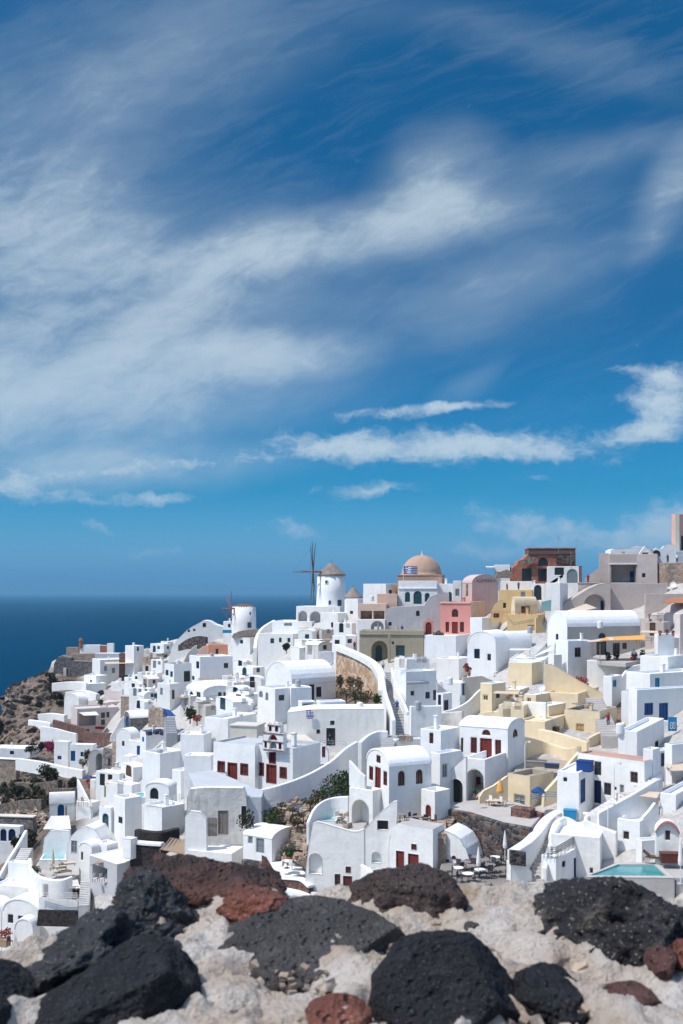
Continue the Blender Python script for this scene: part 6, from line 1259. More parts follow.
H('house', 'white cube with a dark window under the broad terrace block', 'house', 172, 181, 192, 771, 792, 40, Y=130, par=.2, op=[('R', 'win', 184, 188, 776, 781, 'dark')])
bush('shrub', 'dark green bush with red blooms between the white terraces', 190, 720, 166, 1.6, 1.5, 'leaf_dark', 420, .18); bush('shrub', 'rust-red flowering bush beside the dark green bush', 197, 722, 165, 1.1, .9, 'leaf_red', 220, .15)
stairs('staircase', 'grey stair by the blue tarpaulin', (172, 734, 176), (169, 717, 184), 2.0, 10, 'grey_cement')
sail('tarpaulin', 'crumpled blue tarpaulin hung over the grey stair', [(162, 708, 190), (170, 710, 189), (176, 716, 186), (166, 716, 186)], 'canvas_blue', cat='tarpaulin', sag=.5)
strip('stone_wall', 'brown stone wall stub behind the blue tarpaulin', 'wall', [(150, 709, 722, 195), (158, 707, 722, 193), (165, 711, 722, 190)], th=.8, mat='tan_stone', fd=1)
H('house', 'broad cream house body joining the little stair and the recessed house', 'house', 503, 537, 567, 702, 738, 32, Y=140, mat='cream', rmat='cream', par=.3, op=[('L', 'win', 512, 516, 710, 716, 'yellow')])
H('house', 'cream house tucked below the great gable wall', 'house', 545, 578, 614, 694, 730, 28, Y=138, mat='cream', rmat='cream', par=.3, op=[('L', 'door', 556, 560.5, 705, 720, 'brown')])
strip('parapet_wall', 'cream terrace wall linking the shaded block to the pebbled-roof block', 'wall', [(536, 728, 746, 122), (552, 731, 748, 120), (570, 736, 752, 118), (588, 742, 756, 116.5)], th=.4, mat='cream', fd=3)
H('house', 'low cream step house above the bowed garden wall', 'house', 519, 545, 572, 722, 742, 30, Y=121, mat='cream', rmat='cream', par=.2)
for px, py, rx, rz, l in ((318, 800, 1.3, .8, 'grey-green scrub low on the rubble bank by the hut'), (310, 806, 1.0, .6, 'dry scrub tuft in the middle of the rubble bank'), (334, 789, 1.7, 1.2, 'dark green scrub just under the sweeping white wall'), (297, 826, .9, .55, 'olive tuft above the barrel-vaulted hut roof'), (275, 815, 1.1, .7, 'green scrub left on the rubble bank top')):
    bush('shrub', l, px, py, None, rx, rz, 'leaf_dark' if rx > 1.5 else 'leaf_olive', 260, .12)
# ---- left front
H('house', 'tall white two-sided house with a tiny roof pool and one dark window', 'house', 113, 125, 142, 799, 852, 46, Y=118, par=.35, op=[('L', 'win', 118.4, 122.4, 817, 823.4, 'dark')])
H('house', 'white side wing with a tall dark arched door beside the two-sided house', 'house', 99, 111, 116, 808, 840, 24, Y=119.6, par=.1, op=[('L', 'adoor', 102.4, 108.6, 813.5, 832, 'teal')])
pool('tiny turquoise pool on the roof of the two-sided house', [(133, 799), (146, 797), (145, 792), (134, 793)], [(134.5, 798), (144.6, 796.4), (143.8, 792.6), (135, 793.6)], 122, 'pool_pale', h=.8)
H('house', 'big plain white terrace block above the black stone band', 'house', 144, 162, 185, 808, 838, 44, Y=114, par=.3)
railing('railing', 'white wooden rail along the plain white terrace block', [(146, 808, 116), (161, 808.5, 113.8), (184, 801, 119)], 1.0, rails=3)
H('house', 'white cave house with a dark round-topped door over the terrace', 'house', 145, 169, 177, 788, 812, 15, Y=120, roof='vaultL', pk=782, op=[('L', 'adoor', 150, 158.4, 788, 799, 'dark')])
strip('retaining_wall', 'black stone band under the plain white terrace block', 'wall', [(137, 829, 848, 113), (150, 831, 850, 112), (162, 831, 850, 111.5), (178, 827.5, 848, 112.5)], th=.8, mat='black_stone', fd=2)
strip('retaining_wall', 'second lower black stone band with a white ledge', 'wall', [(132, 842.5, 860, 110.6), (147, 844, 860, 110), (163, 845, 862, 109.4)], th=.8, mat='black_stone', fd=2)
strip('coping_wall', 'white ledge line between the two black stone bands', 'coping', [(132, 840, 843, 110.5), (147, 841.5, 844.5, 109.9), (163, 842.5, 845.5, 109.3)], th=.9, fd=0)
flat_box('pillar', 'short white gate pillar at the end of the black stone bands', 'pillar', 130, 858, 1.2, 1.0, 2.2, 'white', 30, 110, lid='white')
pg = sail('pergola', 'weathered wooden slat pergola beside the black stone bands', [(160, 849, 107), (171, 838, 110.5), (189, 840.5, 110), (184, 854, 106)], 'wood', cat='pergola', sag=.05, posts=(0, 3), th=.06)
for i in range(6):
    q = M(); a = P(161.5+i*4.2, 849.6+i*.9, 106.9).lerp(P(171+i*3.2, 837.6+i*.5, 110.3), .0); b = P(171+i*3.2, 837.6+i*.5, 110.3); q.tube([a, b], .06, 4); q.build('slat', 'wood_grey', pg)
fb = flat_box('air_conditioner', 'white air conditioner box by the slat pergola', 'air conditioner', 191, 842, 1.05, .5, .95, 'white_paint', 8, 105.5)
q = M(); q.box(P(190.4, 837.6, 105.15), Vector((.28, 0, 0)), Vector((0, .03, 0)), Vector((0, 0, .28))); q.build('fan_grille', 'dark_metal', fb)
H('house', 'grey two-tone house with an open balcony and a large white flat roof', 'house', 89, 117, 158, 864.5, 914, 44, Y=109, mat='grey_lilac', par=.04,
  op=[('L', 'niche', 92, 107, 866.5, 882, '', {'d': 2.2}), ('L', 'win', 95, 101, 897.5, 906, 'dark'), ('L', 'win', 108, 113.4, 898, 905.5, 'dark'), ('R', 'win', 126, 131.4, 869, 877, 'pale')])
sail('pergola', 'bamboo shade over the balcony of the grey house', [(90, 865, 110), (103, 858, 113), (116, 853, 115), (104, 862, 111)], 'wood', cat='pergola', sag=.05)
for px, py, l in ((95, 882, 'cushioned chair on the grey house balcony'), (102, 882, 'second cushioned chair on the grey house balcony')): chair(l, px, py, 110.6, 1.0, 'cushion')
H('house', 'white ledge house with round shoulder beside the dark arched door', 'house', 96, 107, 118, 845, 868, 40, Y=115, par=.2)
stairs('staircase', 'white spiral steps down past the dark arched door', (112, 855, 115.5), (101, 831, 120), 1.5, 13, 'white_worn')
shape('house', 'white cave house with a swelling arched front and a pale door', 'house', [(66, 872), (67, 846), (71, 836), (78, 829), (86, 826), (94, 829), (101, 838), (108, 850), (113, 858), (113, 872)], (90, 117.5), yaw=16, th=5, drop=2, op=[('win', 71, 77, 840.5, 853, 'pale')])
H('house', 'low white vaulted room in front of the swelling arched house', 'house', 79, 92, 104, 849, 876, 34, Y=114.8, roof='vaultL', pk=842, op=[('R', 'win', 96, 98.4, 853, 860, 'dark'), ('L', 'win', 81, 83, 852, 860, 'brown')])
shape('wall', 'pale wall standing behind the aqua pool', 'wall', [(41, 860), (44, 838), (50, 831), (56, 830), (69, 831), (69, 860)], (55, 121), yaw=5, th=.5, drop=1)
pool('aqua pool at the foot of the pale wall', [(39, 860), (44, 852.5), (66, 852), (66.5, 860)], [(42, 858.8), (45.6, 853.3), (64.6, 852.9), (65, 858.8)], 118.6, 'pool_pale', h=1.5)
prism('terrace', 'pale sun terrace inside the curved white wall', 'terrace', [(31, 876), (38, 862), (80, 859), (84, 872), (62, 884), (44, 884)], 116, 1.2, 'paving')
strip('parapet_wall', 'white wall curving round the sun terrace like a ship bow', 'wall', [(30, 858, 882, 119), (31, 868, 890, 116), (38, 875, 893, 114), (50, 879, 894, 113), (62, 879.5, 893, 112.6), (72, 876, 890, 113)], th=.45, fd=2)
for px, py, f, l in ((58, 870, 1.9, 'cream sun lounger nearest the closed parasol'), (67, 866, 1.9, 'cream sun lounger beside the aqua pool'), (63, 874, 2.2, 'tan sun lounger at the curved wall')): lounger(l, px, py, 115.6, f, 'canvas_sand')
parasol('closed grey parasol on the sun terrace', 53, 875, 115, 2.9, mat='canvas_sand', closed=True, group='closed parasols')
bush('shrub', 'low green planting along the inside of the curved white wall', 37, 872, 116, .9, .5, 'leaf', 170, .1)
H('house', 'white roof terrace with loungers behind the black panel', 'house', 38, 78, 88, 901, 946, 12, Y=111, rmat='paving', par=.7)
shape('stone_wall', 'black-brown rough panel across the front of the roof terrace', 'wall', [(36.6, 926), (38.4, 910), (78.6, 911), (76, 927)], (57, 110.2), yaw=12, th=.25, mat='black_stone')
railing('railing', 'thin white rail above the black-brown panel', [(39, 901, 111.6), (58, 901, 110.8), (77, 901, 110.4)], .9, rails=3)
strip('parapet_wall', 'thin white parapet on the long side of the roof terrace', 'wall', [(44, 903, 910, 112), (56, 892, 902, 115), (68, 882, 895, 118.5)], th=.3, fd=2)
for px, py, l in ((71, 889, 'white sun lounger on the roof terrace by the grey house'), (77, 889, 'white sun lounger closest to the grey house wall')): lounger(l, px, py, 113.5, .5, 'cushion')
stairs('staircase', 'white flight between the roof terrace and the grey house', (84, 906, 109.5), (86, 881, 114), 1.2, 14, 'white_worn')
H('house', 'white vaulted house with two grey windows at the lower edge of town', 'house', 2, 38, 52, 914, 950, 18, Y=112, roof='vaultL', pk=899, op=[('L', 'win', 7.6, 13, 914.5, 923, 'dark'), ('L', 'win', 18, 23, 916, 921, 'dark')])
H('house', 'smaller white vault in front of the two grey windows', 'house', 14, 33, 40, 930, 956, 16, Y=110, roof='vaultL', pk=918.5)
H('house', 'white vault cut off by the picture edge', 'house', -24, 1, 14, 912, 950, 20, Y=114, roof='vaultL', pk=901)
flat_box('table', 'wooden terrace table by the lower vaults', 'table', 4, 946, 1.2, .8, .75, 'wood', 20, 110, lid='wood'); chair('dark brown terrace chair by the lower vaults', 10, 945, 109.5, 1, 'wood_dark')
bush('shrub', 'dark red-leaved shrub below the two grey windows', 5, 938, 110.5, 1.1, .7, 'leaf_red', 200, .12)
H('house', 'white block with sloping side wall beside the ship-bow terrace', 'house', 8, 28, 33, 864, 894, 20, Y=119, par=.2)
H('house', 'low white roof slab over the lower vaults', 'house', -6, 44, 60, 889, 906, 15, Y=116, par=.1)
strip('parapet_wall', 'white stair wall slanting down the left side of town', 'wall', [(-2, 878, 898, 122), (8, 860, 882, 125), (18, 844, 868, 128), (26, 830, 855, 131)], th=.4, fd=3)
strip('parapet_wall', 'second white stair wall slanting beside the bow terrace', 'wall', [(2, 892, 906, 118), (14, 876, 894, 120), (28, 860, 880, 122.5)], th=.4, fd=3)
stairs('staircase', 'long white flight between the two slanting stair walls', (6, 890, 120), (27, 848, 128), 1.6, 20, 'white_worn')
flat_box('planter', 'blue tub beside the slanting white stair', 'planter', 2, 888, .9, .9, .9, 'canvas_blue', 10, 121)
sail('awning', 'grey-white cloth roof stretched beside the chapel', [(51, 816, 158), (69, 815.5, 160), (71, 829, 140), (43, 829, 140)], 'canvas_white', sag=.3, posts=(2, 3))
H('chapel', 'small white vaulted chapel with a bright blue arched door', 'chapel', 48, 49.2, 75, 804, 820, 78, Y=166, roof='vaultL', pk=792.5, op=[('R', 'adoor', 57.6, 64.2, 801.5 + 3, 816, 'blue')])
H('house', 'long low dark stone house with a pale roof near the left edge', 'house', -8, 33, 37, 818, 838, 8, Y=172, mat='grey_stone', rmat='cream_roof', par=0)
H('house', 'white arcade with two dark blue arches at the left edge', 'house', -10, 20, 24, 827, 846, 10, Y=166, par=.1, op=[('L', 'adoor', 0.5, 6.5, 829, 841, 'navy'), ('L', 'adoor', 8.6, 15.6, 829, 841, 'navy')])
for px, py, l in ((52, 808, 'wooden gate post left of the blue chapel door'), (66, 809, 'wooden gate post right of the blue chapel door'), (82, 800, 'wooden post at the pale stone stairs'), (97, 789, 'wooden post holding the market canopy'), (105, 789, 'second wooden post under the market canopy')):
    b = P(px, py+8, D(px, py+8)); q = M(); q.tube([b, P(px, py-3, D(px, py+8))], .16, 6); tag(q.build('wooden_post', 'wood', None, origin=b), l, 'post', at=(px, py))
strip('parapet_wall', 'white wall slicing down past the blue stall', 'wall', [(78, 779, 792, 188), (82, 787, 800, 178), (87, 797, 812, 168), (92, 806, 818, 160)], th=.4, fd=2)
H('house', 'white flat kiosk roof near the wooden posts', 'house', 76, 92, 100, 803, 815, 25, Y=163, par=.2)
railing('railing', 'brown wooden fence right of the chapel', [(74, 806, 164), (86, 806, 160), (92, 809, 156)], 1.3, mat='wood', rails=3)
parasol('square white market canopy on wooden posts', 103, 790, 186, 3.2, 2.0, 'canvas_white', sides=4); parasol('blue stall umbrella beside the white market canopy', 90, 787, 190, 2.2, 1.3, 'canvas_blue', sides=4)
pot_plant('orange flower tub under the blue stall umbrella', 90, 789, 186, .9, flower='leaf_red')
# terraces and scrub at the far left
strip('retaining_wall', 'long white terrace wall over the brown garden strips', 'wall', [(17, 758, 763, 246), (40, 761, 767, 238), (60, 765.5, 771, 230), (84, 770, 776, 222)], th=.8, fd=1.7)
H('house', 'tan stone shed with a white roof at the end of the terrace wall', 'house', -6, 16, 20, 760, 776, 15, Y=250, mat='tan_stone', par=0)
H('house', 'low white flat-roofed house at the cliff edge above the tan shed', 'house', -10, 30, 40, 749, 757, 10, Y=262, par=.1, op=[('L', 'win', 10, 14, 751, 754.5, 'dark')])
bush('shrub', 'dark green shrub on the low cliff-edge roof terrace', 31, 752, 258, 2.0, 1.5, 'leaf_dark', 420, .22); bush('shrub', 'dark shrub beside the pink bougainvillea on the cliff side', 41, 751, 258, 1.2, 1.5, 'leaf_dark', 300, .22)
H('house', 'white farmhouse with a little blue window beside the pink bougainvillea', 'house', 54, 68, 72, 742, 764, 20, Y=240, par=.2, op=[('L', 'win', 57.5, 61.5, 756, 759.5, 'bluefill')])
H('house', 'white flat-roofed house with a blue double door near the palm', 'house', 70, 93, 97, 745, 764, 10, Y=232, par=.2, op=[('L', 'door', 70.8, 75.2, 751, 761, 'blue'), ('L', 'win', 80.6, 83.4, 752, 756.5, 'blue')])
strip('retaining_wall', 'white garden wall above the pink bougainvillea', 'wall', [(41, 726, 735, 272), (55, 728, 737, 270), (66, 731, 740, 268), (77, 733.5, 742, 266)], th=.6, fd=1.7)
bush('shrub', 'pink bougainvillea against the white garden wall', 52, 752, 252, 1.9, 2.2, 'leaf_pink', 420, .2); bush('shrub', 'second smaller pink bougainvillea lower by the farmhouse', 47, 749, 256, 1.3, 1.4, 'leaf_pink', 240, .2)
H('house', 'grey cement vault with a dark open arch', 'house', 88, 104, 108, 761, 778, 22, Y=222, mat='grey_cement', rmat='grey_cement', roof='vaultL', pk=749.5, op=[('L', 'arch', 96, 102.6, 752.5+1, 775, '', {'d': 2.5, 'm': 'shade_void'})])
H('house', 'grey stone house with a blue door behind the cement vault', 'house', 103, 113, 121, 749, 774, 40, Y=214, mat='grey_stone', rmat='paving', par=.1, op=[('R', 'win', 114.6, 118, 757, 764, 'bluefill'), ('L', 'win', 108, 110.4, 758, 766, 'brown')])
H('house', 'tan stone house stepping up from the grey stone house', 'house', 112, 122, 131, 742, 766, 38, Y=210, mat='tan_stone', rmat='paving', par=.1, op=[('R', 'win', 124, 127, 754, 760, 'navy')])
bush('palm_tree', 'small palm-like tree by the blue double door', 87, 764, 226, 1.3, 1.7, 'leaf_olive', 220, .26, cat='tree', trunk=1.0); bush('shrub', 'grey-brown bush at the foot of the small palm-like tree', 83, 766, 224, 1.3, 1.2, 'leaf_dry', 220, .18)
bush('shrub', 'large dark olive bush below the long terrace wall', 47, 780, 212, 2.5, 2.3, 'leaf_scrub', 900, .26); bush('shrub', 'tall narrow dark bush near the blue stall', 74, 790, 190, 1.3, 1.9, 'leaf_scrub', 500, .22)
scrub_spots = [(8, 790, 1.6), (18, 795, 1.8), (27, 792, 1.6), (34, 798, 1.7), (22, 785, 1.3), (12, 803, 1.2), (38, 790, 1.5), (33, 783, 1.2), (44, 800, 1.2), (30, 752, 1.7), (20, 755, 1.5), (37, 747, 1.2), (12, 835, 1.5), (24, 842, 1.3), (4, 846, 1.4), (36, 838, 1.2), (30, 828, 1.0), (22, 733, 1.8), (33, 732, 1.5), (16, 730, 1.4), (42, 721, 1.2), (62, 703, 1.3), (58, 697, 1.2), (100, 704, 1.2), (50, 689, 1.4), (40, 684, 1.4), (30, 692, 1.4), (26, 700, 1.0), (35, 704, 1.4), (88, 656, .9), (49, 676, 1.3), (105, 693, 1.1), (52, 681, 1.3), (62, 683, 1.0), (97, 655, .8)]
sc_ = M(); rnd = random.Random(4)
for (px, py, s) in scrub_spots:
    Y = D(px, py); b = P(px, py, Y); b.z -= .6
    for k in range(3): leaves(sc_, b+Vector((rnd.uniform(-1.5, 1.5)*s, rnd.uniform(-1, 1)*s, .6*s+rnd.uniform(-.3, .4))), s*1.15, s*1.0, s*.85, 200, .27, rnd)
for _ in range(170):
    px, py = rnd.uniform(-40, 66), rnd.uniform(668, 800)
    if py < ytop(px)+9: continue
    b = P(px, py, D(max(px, -60), py)); b.z -= 1.0; s = rnd.uniform(.4, .9); leaves(sc_, b+Vector((0, 0, .4)), s*1.2, s, s*.6, 34, .2, rnd)
so_ = sc_.build('scrub', 'leaf_scrub', flip=False); struct(so_, 'dry olive scrub scattered over the cliff and garden strips', 'stuff')
# terrace strips and ruins of dry stone
for i, (pts_, l) in enumerate((([(-8, 785, 792), (14, 782, 789), (34, 783, 790), (60, 780, 787)], 'broken dry-stone terrace wall highest in the brown garden'), ([(2, 804, 810), (22, 800, 807), (44, 799, 806)], 'dry-stone heap wall above the pale-roofed stone house'), ([(48, 789, 795), (62, 788, 794), (76, 788, 795)], 'short dry-stone wall behind the chapel'), ([(55, 775, 780), (66, 779, 784), (78, 781, 787)], 'grey dry-stone strip under the long terrace wall'))):
    strip('stone_wall', l, 'wall', [(a, b, c, D(a, c)) for a, b, c in pts_], th=1.0, mat='earth_stone', fd=1.7)
rb = M(); rnd = random.Random(9)
def stones(m, n, x0, x1, y0, y1, s0, s1, test=lambda x, y: True):
    for _ in range(n):
        px, py = rnd.uniform(x0, x1), rnd.uniform(y0, y1)
        if not test(px, py): continue
        b = P(px, py, D(px, py)); b.z -= 1.1; s = rnd.uniform(s0, s1)*rnd.random()**.5
        mm_ = Matrix.Rotation(rnd.uniform(0, 6), 3, 'Z')@Matrix.Rotation(rnd.uniform(-.5, .5), 3, 'X')
        c = [mm_@Vector((i*s*rnd.uniform(.7, 1.2), j*s*rnd.uniform(.6, 1), k*s*rnd.uniform(.4, .8))) for i in (-1, 1) for j in (-1, 1) for k in (-1, 1)]
        m.add([b+Vector((0, 0, .3*s))+q for q in c], [(0, 1, 3, 2), (4, 6, 7, 5), (0, 4, 5, 1), (2, 3, 7, 6), (0, 2, 6, 4), (1, 5, 7, 3)])
stones(rb, 620, 250, 348, 790, 860, .12, .55, lambda x, y: blob(x, y, 302, 818, 52, 34) > 0)
stones(rb, 340, 0, 46, 797, 820, .2, .8); stones(rb, 200, -10, 70, 770, 800, .2, .7)
ro_ = rb.build('rubble', 'tan_stone'); struct(ro_, 'loose tan rubble lying on the banks', 'stuff')
# ---- pink compound near the cliff
H('house', 'large rose-white box house with a grey shaded end', 'house', 104, 136, 150, 692, 716, 26, Y=292, mat='rose_white', rmat='rose_white', par=.5)
shape('wall', 'rose-white rounded pediment with a dark round opening', 'wall', [(136, 702), (136.5, 690), (139, 684), (143.5, 680.5), (148, 684), (151, 690), (153, 702)], (144, 296), yaw=-10, th=.8, mat='rose_white', op=[('awin', 141.6, 145, 686, 690, 'dark')])
H('house', 'rose-white house with a shaded porch and dark doors', 'house', 71, 77, 119, 709, 730, 64, Y=276, mat='rose_white', rmat='rose_white', par=.3, op=[('R', 'niche', 79, 96, 713, 726, '', {'d': 2.6, 'm': 'mauve_beige'}), ('R', 'door', 101, 105, 712.5, 718, 'dark'), ('R', 'door', 106.5, 109.5, 712, 717.5, 'dark'), ('R', 'door', 101, 105, 719.5, 725, 'dark'), ('R', 'door', 112.6, 115, 719, 727, 'brown')])
sail('awning', 'pale cloth canopy over the rose-white porch', [(79, 712.5, 275), (96, 711.5, 277), (99, 715, 270), (84, 715.5, 269)], 'canvas_white', sag=.2, posts=(2, 3))
H('house', 'rose-white upper room with a small dark window behind the porch', 'house', 88, 103, 122, 703, 716, 40, Y=287, mat='rose_white', rmat='rose_white', par=.2, op=[('L', 'win', 101, 103, 705, 708, 'dark'), ('R', 'win', 117, 119, 711, 714, 'brown')])
strip('retaining_wall', 'dark red-brown retaining wall under the rose-white porch', 'wall', [(54, 719.5, 725, 280), (75, 725, 731, 273), (88, 729, 735, 267)], th=.8, mat='red_stone', fd=1.7)
strip('retaining_wall', 'second dark red-brown wall with a terrace of red cushions', 'wall', [(86, 731.5, 738, 262), (100, 732.5, 739, 258), (112, 733, 740, 254)], th=.8, mat='red_stone', fd=1.7)
for px, py, l in ((91, 727, 'red cushioned bench in front of the rose-white porch'), (100, 729, 'red cushioned bench on the second red-brown wall')): flat_box('bench', l, 'bench', px, py, 2.4, 1.0, .6, 'cloth_red', 20, D(px, py)-1.5, lid='flower_red')
bush('shrub', 'green shrub beside the rose-white box house', 101, 705, 283, 1.1, 1.5, 'leaf', 240, .2)
shape('wall', 'white slanting stair wall right of the red-brown walls', 'wall', [(110, 742), (111, 736), (121, 719), (125, 716), (125, 742)], (118, 244), yaw=-20, th=.6)
H('house', 'small white-vaulted house of dark stone with a blue gable door', 'house', 124, 130, 153, 718.5, 732, 64, Y=228, mat='grey_stone', roof='vaultL', pk=711, op=[('L', 'adoor', 125.4, 129, 716.6, 727, 'blue')])
H('house', 'white round-roofed house below the blue gable door', 'house', 116, 131, 140, 738, 754, 32, Y=207, roof='vaultL', pk=728.5, op=[('L', 'win', 122, 124.4, 741, 746, 'brown')])
H('house', 'white cubic house with blue doors beside the round roof', 'house', 128, 142, 160, 742, 764, 40, Y=196, par=.2, op=[('L', 'door', 136.8, 140.4, 746, 755, 'blue'), ('R', 'win', 144, 147, 746.5, 753, 'sky')])
H('house', 'white house with a dark-cushioned roof terrace', 'house', 140, 146, 168, 733, 750, 64, Y=190, par=.4, rmat='paving', op=[('L', 'win', 142, 144, 737, 742, 'sky')])
for px, py, l in ((149, 735, 'dark cushioned seat at the corner of the roof terrace'), (156, 734, 'blue-grey sofa on the roof terrace'), (163, 735, 'dark seat nearest the stone steps')): flat_box('sofa', l, 'sofa', px, py, 1.4, .8, .6, 'cushion_dark', 60, 186, lid='canvas_blue')
# cliff-top fort
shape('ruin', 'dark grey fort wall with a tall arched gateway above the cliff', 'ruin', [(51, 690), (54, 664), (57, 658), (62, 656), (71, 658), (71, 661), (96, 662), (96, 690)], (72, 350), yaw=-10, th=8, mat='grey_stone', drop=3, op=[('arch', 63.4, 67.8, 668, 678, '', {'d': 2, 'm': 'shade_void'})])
H('house', 'tan stone upper storey of the cliff fort', 'ruin', 70, 95, 97, 654, 668, 4, Y=356, mat='tan_stone', rmat='tan_stone', par=.3)
q = M(); b = P(65, 676, 347); q.cube(b, .9, .9, 2.8); tag(q.build('stone_pillar', 'cream_roof', None, origin=b), 'pale gate pillar in the fort arch', 'pillar', at=(65, 672))
H('house', 'long white house on top of the cliff fort', 'house', 79.6, 100, 101.5, 645, 656, 6, Y=366, par=.1); H('house', 'dark recessed storeroom beside the long fort house', 'house', 100.2, 107, 108, 645.4, 656, 6, Y=365, mat='brick_pipe', par=.1)
H('house', 'white cube at the end of the fort roofs', 'house', 107, 113, 114.5, 643.6, 658, 6, Y=364, par=.2); H('house', 'ruined tan hut at the outer end of the fort', 'ruin', 66, 78, 80, 647.5, 660, 10, Y=368, mat='tan_stone', rmat='tan_stone', par=.4)
q = M(); b = P(81, 648, 367); q.lathe(b, [(.75, 0), (.7, 2.6), (.9, 2.7), (.55, 3.6)], 10); tag(q.build('chimney_pot', 'brick_pipe', None, origin=b), 'terracotta chimney standing against the sea on the fort', 'chimney', at=(81, 642))
H('house', 'grey-blue blank wall house between fort and white terraces', 'house', 95, 119, 122, 653.5, 668, 5, Y=345, mat='grey_lilac', par=.1); H('house', 'dark brown stone house above the white terraces', 'house', 119, 140, 142, 653.5, 668, 5, Y=322, mat='red_stone', rmat='dark_roof', par=.1)
H('house', 'white terraced house with a thin flat canopy below the fort', 'house', 92, 100, 131, 660, 682, 60, Y=326, par=.3, op=[('R', 'win', 104, 107, 666, 671, 'pale'), ('R', 'win', 112, 115, 668, 673, 'pale')])
sail('awning', 'thin grey canopy on the white terraced house', [(104, 662, 324), (131, 661, 327), (133, 663, 320), (106, 664, 318)], 'canvas_sand', sag=.1, posts=(2, 3))
H('house', 'white cube house at the start of the ridge', 'house', 125, 134, 144, 646, 660, 36, Y=320, par=.3, op=[('R', 'win', 137, 139, 647, 651, 'dark')])
H('house', 'white humped cave house on the slope over the pink compound', 'house', 64, 79, 88, 701, 716, 30, Y=303, roof='vaultL', pk=693.5)
for pts_, l in (([(53, 683, 686, 325), (70, 681.5, 684.5, 322), (86, 682.5, 686, 315)], 'white terrace wall nearest the fort gateway'), ([(66, 692, 696, 312), (84, 690, 694, 310), (98, 694, 698, 300)], 'white wall step above the humped cave house'), ([(39, 714, 717, 300), (52, 713, 716, 298), (66, 715, 718, 294)], 'white path wall beside the humped cave house'), ([(30, 719.5, 723, 296), (41, 721, 725, 290), (52, 723, 727, 285)], 'white path wall closest to the cliff')):
    strip('retaining_wall', l, 'wall', pts_, th=1.2, fd=1.7)
H('house', 'flat white house below the fort gateway wall', 'house', 76, 86, 106, 684, 698, 58, Y=312, par=.2); H('house', 'white steps-and-terrace house right of the fort wall', 'house', 84, 96, 108, 676, 694, 40, Y=318, par=.3, op=[('L', 'win', 90, 92, 680, 684, 'dark')])
# ---- upper left: small windmill and ridge
windmill('squat white windmill with a brown cap, near the sea horizon', 244, 606.5, 640, 25, 278, 602.6, over=1.0, taper=.95, rmat='dark_roof', sails=(231.5, 608.5, 4.9, [(88, 1.0), (52, .95), (0, 1.1), (-40, .7), (-92, .9)], 'brick_pipe', -50), win=[(250.5, 622.5, 627, 3.2, 'door'), (251.2, 612, 614.5, 1.4, 'win')])
H('house', 'small white house with a blue awning beside the squat windmill', 'house', 223, 232, 236, 621.5, 642, 12, Y=284, par=.2, op=[('L', 'win', 228, 230.6, 624, 627.4, 'dark')]); flat_box('awning', 'bright blue shop awning under the squat windmill', 'awning', 227.5, 633, 2.6, .8, .8, 'sky_blue', 5, 280)
shape('house', 'long white ridge house with a swelling roofline above the sea', 'house', [(168, 656), (171, 648), (178, 639), (187, 630), (193, 626), (199, 623), (203, 620.4), (208, 621), (214, 624.5), (225, 628), (225, 656)], (198, 300), yaw=2, th=7, drop=3, op=[('win', 202.6, 206, 623, 627, 'dark'), ('awin', 187.6, 190, 629.4, 632, 'dark'), ('awin', 193, 195.4, 628.5, 631, 'dark')])
strip('retaining_wall', 'dark rubble wall under the long ridge house', 'wall', [(179, 645, 650, 291), (188, 639, 648, 290), (198, 636, 648, 289), (207, 637, 648, 288)], th=1.0, mat='dark_stone', fd=.3)
H('house', 'bright coral house in the middle of the white roofs', 'house', 208, 228, 231, 644.5, 660, -14, Y=262, mat='coral', rmat='peach', par=.3, W=5, op=[('L', 'win', 215.6, 218.4, 649, 654, 'dark')])
strip('parapet_wall', 'coral terrace wall left of the coral house', 'wall', [(198, 650, 660, 262), (204, 646, 658, 262), (210, 646, 658, 262)], th=.4, mat='peach')
H('house', 'white house with a sagging dark thatch roof under the squat windmill', 'house', 232, 250, 262, 637, 654, 28, Y=256, rmat='dark_roof', par=.02, op=[('L', 'win', 240, 243, 640, 643.6, 'dark')])
shape('roof_slab', 'dark brown sloping thatch beside the squat windmill', 'roof', [(232, 638), (233, 634), (240, 631), (252, 629.5), (262, 629), (259, 632), (252, 637)], (247, 257), yaw=5, th=3, mat='thatch')
H('house', 'big white house whose blank side shows one dark window by the coral house', 'house', 189, 200, 233, 657, 684, 62, Y=236, par=.25, op=[('R', 'win', 224, 228.4, 663, 668, 'dark'), ('L', 'win', 196, 199, 661.5, 668.5, 'dark'), ('L', 'win', 192, 194.4, 676, 680, 'dark')])
shape('wall', 'beige half-arched wall behind the blank white house', 'wall', [(183, 674), (184, 661), (188, 653), (193, 647.5), (197, 645), (197.5, 674)], (190, 244), yaw=-15, th=.8, mat='beige')
H('house', 'white house with pale blue windows and a dark open doorway', 'house', 164, 174, 192, 664, 700, 46, Y=226, par=.2, rmat='paving', op=[('L', 'win', 165.2, 168.2, 670, 675.4, 'teal'), ('L', 'win', 170, 172.6, 671.5, 677, 'teal'), ('R', 'door', 184, 190.4, 671, 681.5, 'void'), ('L', 'win', 166, 168.6, 684, 690, 'pale')])
H('house', 'white house in front of the dark open doorway', 'house', 157, 170, 180, 684, 708, 38, Y=221, par=.2, op=[('L', 'win', 160, 162.6, 688, 695, 'pale'), ('R', 'door', 172, 174.6, 690, 699, 'brown')])
strip('retaining_wall', 'white curved ramp wall climbing to the great windmill terrace', 'wall', [(255, 648, 662, 232), (257, 636, 654, 236), (263, 627, 646, 240), (274, 620, 640, 245)], th=.8, fd=3)
